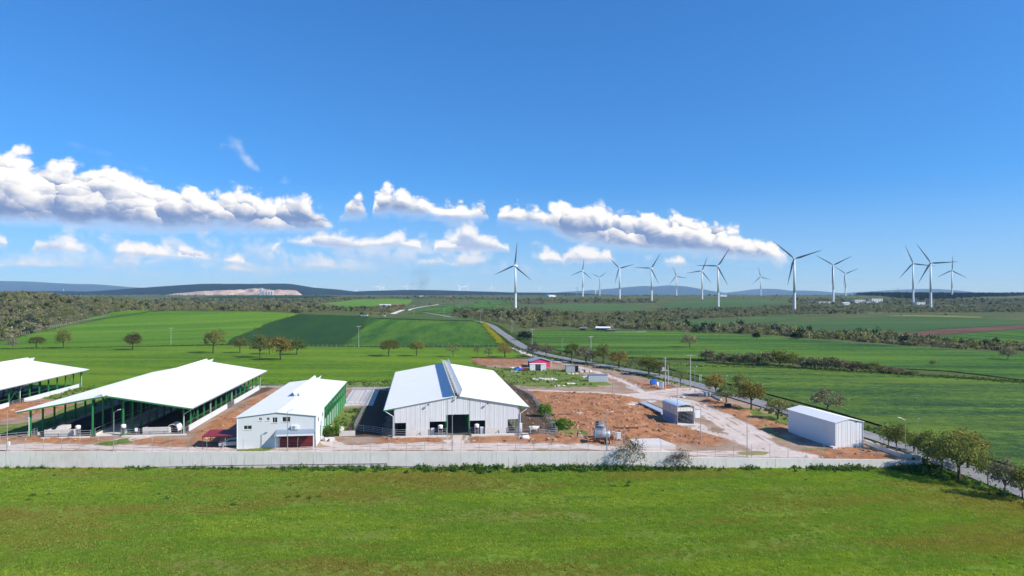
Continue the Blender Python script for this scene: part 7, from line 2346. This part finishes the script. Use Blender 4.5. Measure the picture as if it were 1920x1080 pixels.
# ---------------------------------------------------------------- far hills, quarry, mountains
def ridge_hill(name, label, D, prof, depth, mat, rough=0.10, seed=3, base_v=556):
    us = np.linspace(prof[0][0], prof[-1][0], 160)
    vs = np.interp(us, [p[0] for p in prof], [p[1] for p in prof])
    rows = 26
    V, F = [], []
    for j in range(rows):
        s = j / (rows - 1)
        y = D + depth * (s * 2 - 1)
        shape = math.sin(math.pi * min(max(s, 0), 1)) ** 0.8
        for u, v in zip(us, vs):
            crest = AT(u, v, D)
            zb_ = 15.0
            x = crest.x
            n_ = float(fbm(x / (depth * 0.5) + 7, y / (depth * 0.5), seed, 4)) - 0.5
            z = zb_ + (crest.z - zb_) * shape * (1 + n_ * rough * 4 * (1 - abs(shape) * 0.6))
            V.append((x, y, z))
    n = len(us)
    for j in range(rows - 1):
        for i in range(n - 1):
            a = j * n + i
            F.append((a, a + 1, a + n + 1, a + n))
    me = np_mesh(name, np.array(V), np.array(F), mat, True)
    return kind(link(name, me), 'structure', label)
m, t = new_mat('wooded_hill')
p = t.pos()
n1, n2 = t.noise(p, 0.004, 5, 0.65), t.noise(p, 0.03, 4, 0.7)
c = t.ramp(t.math('ADD', t.math('MULTIPLY', n1, 0.6), t.math('MULTIPLY', n2, 0.4)), [(0.3, (0.008, 0.014, 0.008)), (0.5, (0.014, 0.022, 0.011)), (0.72, (0.032, 0.034, 0.018))])
finish(t, c, 0.95, 0, n2, 8.0, 0.6, spec=0.05)
M_hill = m
ridge_hill('hill', 'dark wooded hill behind the quarry', 5600, [(20, 552), (120, 546), (200, 548), (260, 543), (330, 537), (400, 531.5), (470, 532), (530, 531), (570, 538), (620, 542), (660, 547), (700, 545), (760, 543.5), (820, 544), (880, 546), (960, 548), (1060, 549), (1140, 553)], 1100, M_hill, seed=4)
ridge_hill('mountain', 'blue mountain range at the left horizon', 15000, [(-200, 536), (-60, 530), (20, 527), (60, 529), (110, 532), (180, 534), (230, 538), (290, 540), (330, 546), (420, 552)], 2600, M_hill, seed=8)
ridge_hill('mountain', 'second blue ridge below the left mountains', 10500, [(-200, 546), (0, 547), (60, 545), (140, 549), (200, 551), (280, 553)], 1500, M_hill, seed=12)
ridge_hill('mountain', 'blue mountain range behind the turbines', 17000, [(1010, 551), (1060, 547), (1110, 544), (1150, 541), (1185, 538), (1205, 536.5), (1225, 538), (1250, 535.5), (1275, 537), (1300, 542), (1330, 548), (1370, 550), (1405, 545), (1430, 541), (1455, 546), (1500, 544.5), (1530, 549), (1580, 550), (1620, 548), (1660, 545.5), (1700, 543), (1725, 542), (1740, 547), (1770, 552)], 2600, M_hill, seed=15)
ridge_hill('mountain', 'low blue ridge at the right horizon', 17500, [(1640, 553), (1760, 551.5), (1790, 550.5), (1830, 553), (2000, 554)], 1800, M_hill, seed=18)
# quarry: stepped pink benches
m, t = new_mat('quarry_rock')
p = t.pos()
n1 = t.noise(t.scale(p, (1, 1, 4)), 0.02, 6, 0.7)
finish(t, t.ramp(n1, [(0.3, (0.24, 0.17, 0.13)), (0.5, (0.42, 0.32, 0.25)), (0.7, (0.58, 0.47, 0.39))]), 0.95, 0, n1, 6.0, 0.8)
qv = np.array([[290, 556], [330, 550], [380, 546], [430, 544], [480, 541], [520, 543], [556, 545], [566, 552]], float)
us = np.linspace(290, 566, 90)
tv = np.interp(us, qv[:, 0], qv[:, 1])
V, F = [], []
prof = [(0, 0.0), (0.05, 0.28), (0.30, 0.32), (0.33, 0.58), (0.58, 0.62), (0.62, 0.92), (0.9, 0.98), (1.2, 1.0), (1.6, -0.1)]
for s, hgt in prof:
    for i, (u, v) in enumerate(zip(us, tv)):
        y = 4350 + s * 260 + (vnoise(i / 5.0, s * 3, 4) - 0.5) * 60
        zt = AT(u, v, 4500).z
        z = 8 + (zt - 8) * hgt * (0.92 + 0.16 * float(vnoise(i / 3.0, s * 9, 6)))
        V.append((AT(u, v, y).x, y, z))
n = len(us)
for j in range(len(prof) - 1):
    for i in range(n - 1):
        a = j * n + i
        F.append((a, a + 1, a + n + 1, a + n))
kind(link('quarry_terrain', np_mesh('quarry_terrain', np.array(V), np.array(F), m)), 'structure', 'pink stepped quarry face below the dark hill')
sheet('quarry_field', gp([(380, 558), (430, 554), (560, 554.2), (640, 556), (560, 559)]), MC_dark, 1.5, 120, 'dark green field below the quarry')
q = AT(492, 553, 4100)
T = thing('crusher_plant', 'grey crusher tower with silos standing before the quarry', 'plant', (q.x, q.y, Hs(q.x, q.y)))
MB().box(-16, -10, 0, 0, 10, 44).build('tower', M_greybox, T)
MB().box(4, -10, 0, 16, 10, 26).build('tower', M_greybox, T)
for k in range(3):
    MB().lathe([(7, 0), (7, 22), (2, 28)], 'z', 12, (30 + k * 15, 0, 0)).build('silo', M_greybox, T)
MB().hexa([(-60, -2, 0), (-16, -2, 30), (-16, 2, 30), (-60, 2, 0)], [(-60, -2, 4), (-16, -2, 34), (-16, 2, 34), (-60, 2, 4)]).build('conveyor', M_greybox, T)

# ---------------------------------------------------------------- far farm buildings
def far_house(name, label, u, v, wpx, hpx, wall, roof, depth=9.0, pitch=0.35, flat=False, rz=0.0, nwin=3, cat='building'):
    q = G(u, v)
    k = q.y / FPX
    w, h = wpx * k, hpx * k
    T = thing(name, label, cat, (q.x, q.y, q.z), rz)
    he = h * (0.7 if not flat else 0.92)
    MB().box(-w / 2, 0, -1, w / 2, depth, he).build('wall', wall, T)
    if flat:
        MB().box(-w / 2 - 0.4, -0.4, he + 0.003, w / 2 + 0.4, depth + 0.4, h).build('roof', roof, T)
    else:
        for s in (-1, 1):
            y0, y1 = (-0.5, depth / 2) if s < 0 else (depth + 0.5, depth / 2)
            MB().hexa([(-w / 2 - 0.4, y0, he - 0.1), (w / 2 + 0.4, y0, he - 0.1), (w / 2 + 0.4, y1, h - 0.1), (-w / 2 - 0.4, y1, h - 0.1)], [(-w / 2 - 0.4, y0, he + 0.08), (w / 2 + 0.4, y0, he + 0.08), (w / 2 + 0.4, y1, h + 0.08), (-w / 2 - 0.4, y1, h + 0.08)]).build('roof_slope', roof, T)
        for x in (-w / 2, w / 2 - 0.3):
            MB().hexa([(x, 0.1, he), (x, depth - 0.1, he), (x, depth / 2, h - 0.12)], [(x + 0.3, 0.1, he), (x + 0.3, depth - 0.1, he), (x + 0.3, depth / 2, h - 0.12)]).build('gable', wall, T)
    for i in range(nwin):
        x = -w / 2 + w * (i + 0.5) / nwin
        MB().box(x - 0.6, -0.04, he * 0.35, x + 0.6, -0.003, he * 0.7).build('window', M_glass, T)
    return T
far_house('brick_hut', 'small red brick hut in the field beyond the road', 1093, 619.5, 12, 5.5, M_tile, M_boxroof, 4, rz=R(-8), nwin=1)
far_house('field_barn', 'white-roofed low barn beside the field scrub', 1130, 620, 26, 7, M_wood, M_roof, 12, rz=R(-12), nwin=3)
far_house('field_shack', 'dark weathered shack attached to the white-roofed barn', 1147, 622.5, 16, 4, M_wood, M_boxroof, 6, flat=True, nwin=2)
pf = thing('paddock_fence', 'pale paddock fence beside the white-roofed field barn', 'fence', G(1152, 624))
rail_run(pf, [(0, 0, 0), (16, -1, 0), (24, 4, 0)], 1.3, 3, 2.5, 0.05, M_pole)
far_house('far_shed', 'long white shed with pale wall in the far scrub', 721, 574.5, 20, 4, M_white, M_roof, 14, nwin=4)
far_house('far_shed', 'long red-roofed shed next to the far white shed', 745, 575, 22, 4, M_wood, M_tile, 14, nwin=3)
far_house('stone_hut', 'grey stone hut at the top of the dark field', 682, 592.5, 13, 3.4, M_rubble, M_boxroof, 5, flat=True, nwin=1)
far_house('stone_hut', 'tiny pale hut at the top of the striped field', 719, 594, 5, 2.6, M_conc_pale, M_conc_pale, 4, flat=True, nwin=1)
far_house('far_house', 'small white house on the skyline near the smoke', 790, 557.5, 8, 3.4, M_white, M_roof, 12, flat=True, nwin=3)
far_house('far_house', 'tiny cream house on the skyline left of the lone turbine', 842, 558, 7, 3, M_panel_cream, M_tile, 10, nwin=2)
far_house('white_hall', 'long low white hall roof on the skyline', 1036, 556.5, 15, 3.6, M_white, M_roof, 30, rz=R(30), nwin=3)
far_house('cream_hall', 'cream flat-roofed hall among the scrub under the turbines', 1613, 568.5, 20, 6.5, M_panel_cream, M_roof, 20, flat=True, nwin=5)
far_house('white_villa', 'stepped white villa right of the cream hall', 1645, 568.5, 20, 8.5, M_white, M_white, 14, flat=True, nwin=4)
far_house('white_house', 'white house with grey roof between hall and villa', 1630, 569, 11, 4.5, M_white, M_boxroof, 12, nwin=3)
far_house('white_house', 'low white house left of the cream hall', 1588, 571.5, 12, 4.5, M_white, M_roof, 12, nwin=3)
far_house('white_house', 'long low white shed left of the scrub houses', 1551, 568.5, 30, 3.2, M_white, M_greybox, 12, flat=True, nwin=6)
far_house('white_house', 'pale hut at the left end of the scrub houses', 1521, 567.5, 8, 3.5, M_panel_cream, M_bluegrey, 8, nwin=2)
far_house('white_house', 'small bright white house by the cluster of three turbines', 1727, 571.5, 16, 5, M_white, M_white, 12, flat=True, nwin=3)
far_house('far_house', 'pale house on the crest behind the eighth turbine', 1357, 556.5, 12, 3.4, M_white, M_panel_cream, 12, nwin=3)
far_house('hill_hut', 'small white hut in the scrub of the left hill', 234, 577.5, 5, 2.4, M_white, M_white, 4, flat=True, nwin=1)

def pylon(label, u, vt, vb, D):
    a, b = AT(u, vt, D), AT(u, vb, D)
    zb = Hs(a.x, a.y)
    h = a.z - zb
    T = thing('lattice_pylon', label, 'pylon', (a.x, a.y, zb))
    for sx_ in (-1, 1):
        for sy in (-1, 1):
            MB().tube((sx_ * 3.5, sy * 3.5, -1), (sx_ * 0.6, sy * 0.6, h), 0.28, 0.18, 4).build('leg', M_galv, T)
    for k in range(5):
        z0, z1 = h * k / 5, h * (k + 1) / 5
        w0, w1 = 3.5 - 2.9 * k / 5, 3.5 - 2.9 * (k + 1) / 5
        MB().tube((-w0, -w0, z0), (w1, -w1, z1), 0.14, 0.14, 4).tube((w0, -w0, z0), (-w1, -w1, z1), 0.14, 0.14, 4).build('brace', M_galv, T)
    for z, w in ((h * 0.72, 6.5), (h * 0.86, 5.5)):
        MB().box(-w, -0.3, z, w, 0.3, z + 0.6).build('crossarm', M_galv, T)
pylon('lattice power pylon on the skyline between the big turbines', 1082, 537, 555, 2700)
pylon('lattice power pylon on the skyline left of the cluster of three', 1684, 540, 556, 2600)
q = AT(119, 549, 9000)
T = thing('far_mast', 'tiny white mast on the blue hills at the left', 'mast', (q.x, q.y, 60))
MB().tube((0, 0, -60), (0, 0, 48), 3.0, 2.2, 8).build('mast_shaft', M_turbine, T)
MB().box(-4, -2, 44, 4, 2, 50).build('mast_head', M_turbine, T)

# boundary fence between the fields
bf = thing('field_fence', 'thin post and wire fence along the foot of the dark and striped fields', 'fence', G(570, 651))
o0 = G(570, 651)
fp = [G(u, float(np.interp(u, [570, 700, 942], [650.5, 653, 652]))) - o0 for u in np.linspace(570, 942, 44)]
pm = MB().tube((0, 0, -0.2), (0, 0, 1.7), 0.06, 0.05, 5).mesh('post', M_pole)
for p in fp:
    link('post', pm, bf, p)
for z in (0.6, 1.1, 1.6):
    mb = MB()
    for a, b in zip(fp[:-1], fp[1:]):
        mb.tube(a + Vector((0, 0, z)), b + Vector((0, 0, z)), 0.012, 0.012, 3, False)
    mb.build('wire', M_galv, bf)
bf = thing('hill_fence', 'pale post fence between the scrub hill and the bright hill field', 'fence', G(40, 629))
o0 = G(40, 629)
hp = [(40, 629), (80, 619), (120, 611), (160, 602.5), (200, 594)]
fp = [G(float(u), float(np.interp(u, [a for a, _ in hp], [b for _, b in hp]))) - o0 for u in np.linspace(40, 205, 46)]
pm2 = MB().tube((0, 0, -0.2), (0, 0, 2.0), 0.09, 0.08, 5).mesh('post', M_pole)
for p in fp:
    link('post', pm2, bf, p)
for a, b in zip(fp[:-1], fp[1:]):
    MB().tube(a + Vector((0, 0, 1.6)), b + Vector((0, 0, 1.6)), 0.03, 0.03, 4).build('rail', M_pole, bf)

# ---------------------------------------------------------------- smoke and haze
def vol_mat(name, col, dens, absorb=None):
    m = bpy.data.materials.new(name)
    m.use_nodes = True
    m.node_tree.nodes.clear()
    t = NT(m.node_tree)
    v = t.add('ShaderNodeVolumePrincipled')
    v.inputs['Color'].default_value = (*col, 1)
    v.inputs['Density'].default_value = dens
    v.inputs['Anisotropy'].default_value = 0.0
    o = t.add('ShaderNodeOutputMaterial')
    t.l.new(v.outputs[0], o.inputs['Volume'])
    return m, t, v
HAZE = 1
if HAZE:
    m, t, v = vol_mat('haze', (0.34, 0.62, 1.0), 0.000056)
    v.inputs['Absorption Color'].default_value = (1, 1, 1, 1)
    hz_o = MB().box(-24000, -900, -9, 24000, 24500, 360).build('haze', m)
    kind(hz_o, 'stuff', 'thin blue air over the whole plain')
q = G(778, 576)
m, t, v = vol_mat('smoke', (0.10, 0.10, 0.11), 0.02)
tc = t.add('ShaderNodeTexCoord').outputs['Object']
nn = t.noise(tc, 0.05, 4, 0.6)
sx = t.add('ShaderNodeSeparateXYZ')
t.put(sx.inputs[0], tc)
up_f = t.smooth(sx.outputs[2], 0, 85, 1.0, 0.10)
t.put(v.inputs['Density'], t.math('MULTIPLY', t.math('MULTIPLY', t.smooth(nn, 0.40, 0.70), up_f), 0.020))
mb = MB()
mb.lathe([(1, 0), (9, 6), (14, 18), (17, 34), (22, 52), (24, 70), (14, 84), (2, 90)], 'z', 20)
mb.v = [(x + z * z * 0.004 + 6 * math.sin(z * 0.07), y, z) for x, y, z in mb.v]
sm = mb.build('smoke', m, None, (q.x, q.y, q.z - 1))
kind(sm, 'stuff', 'thin dark smoke rising from the far fields')
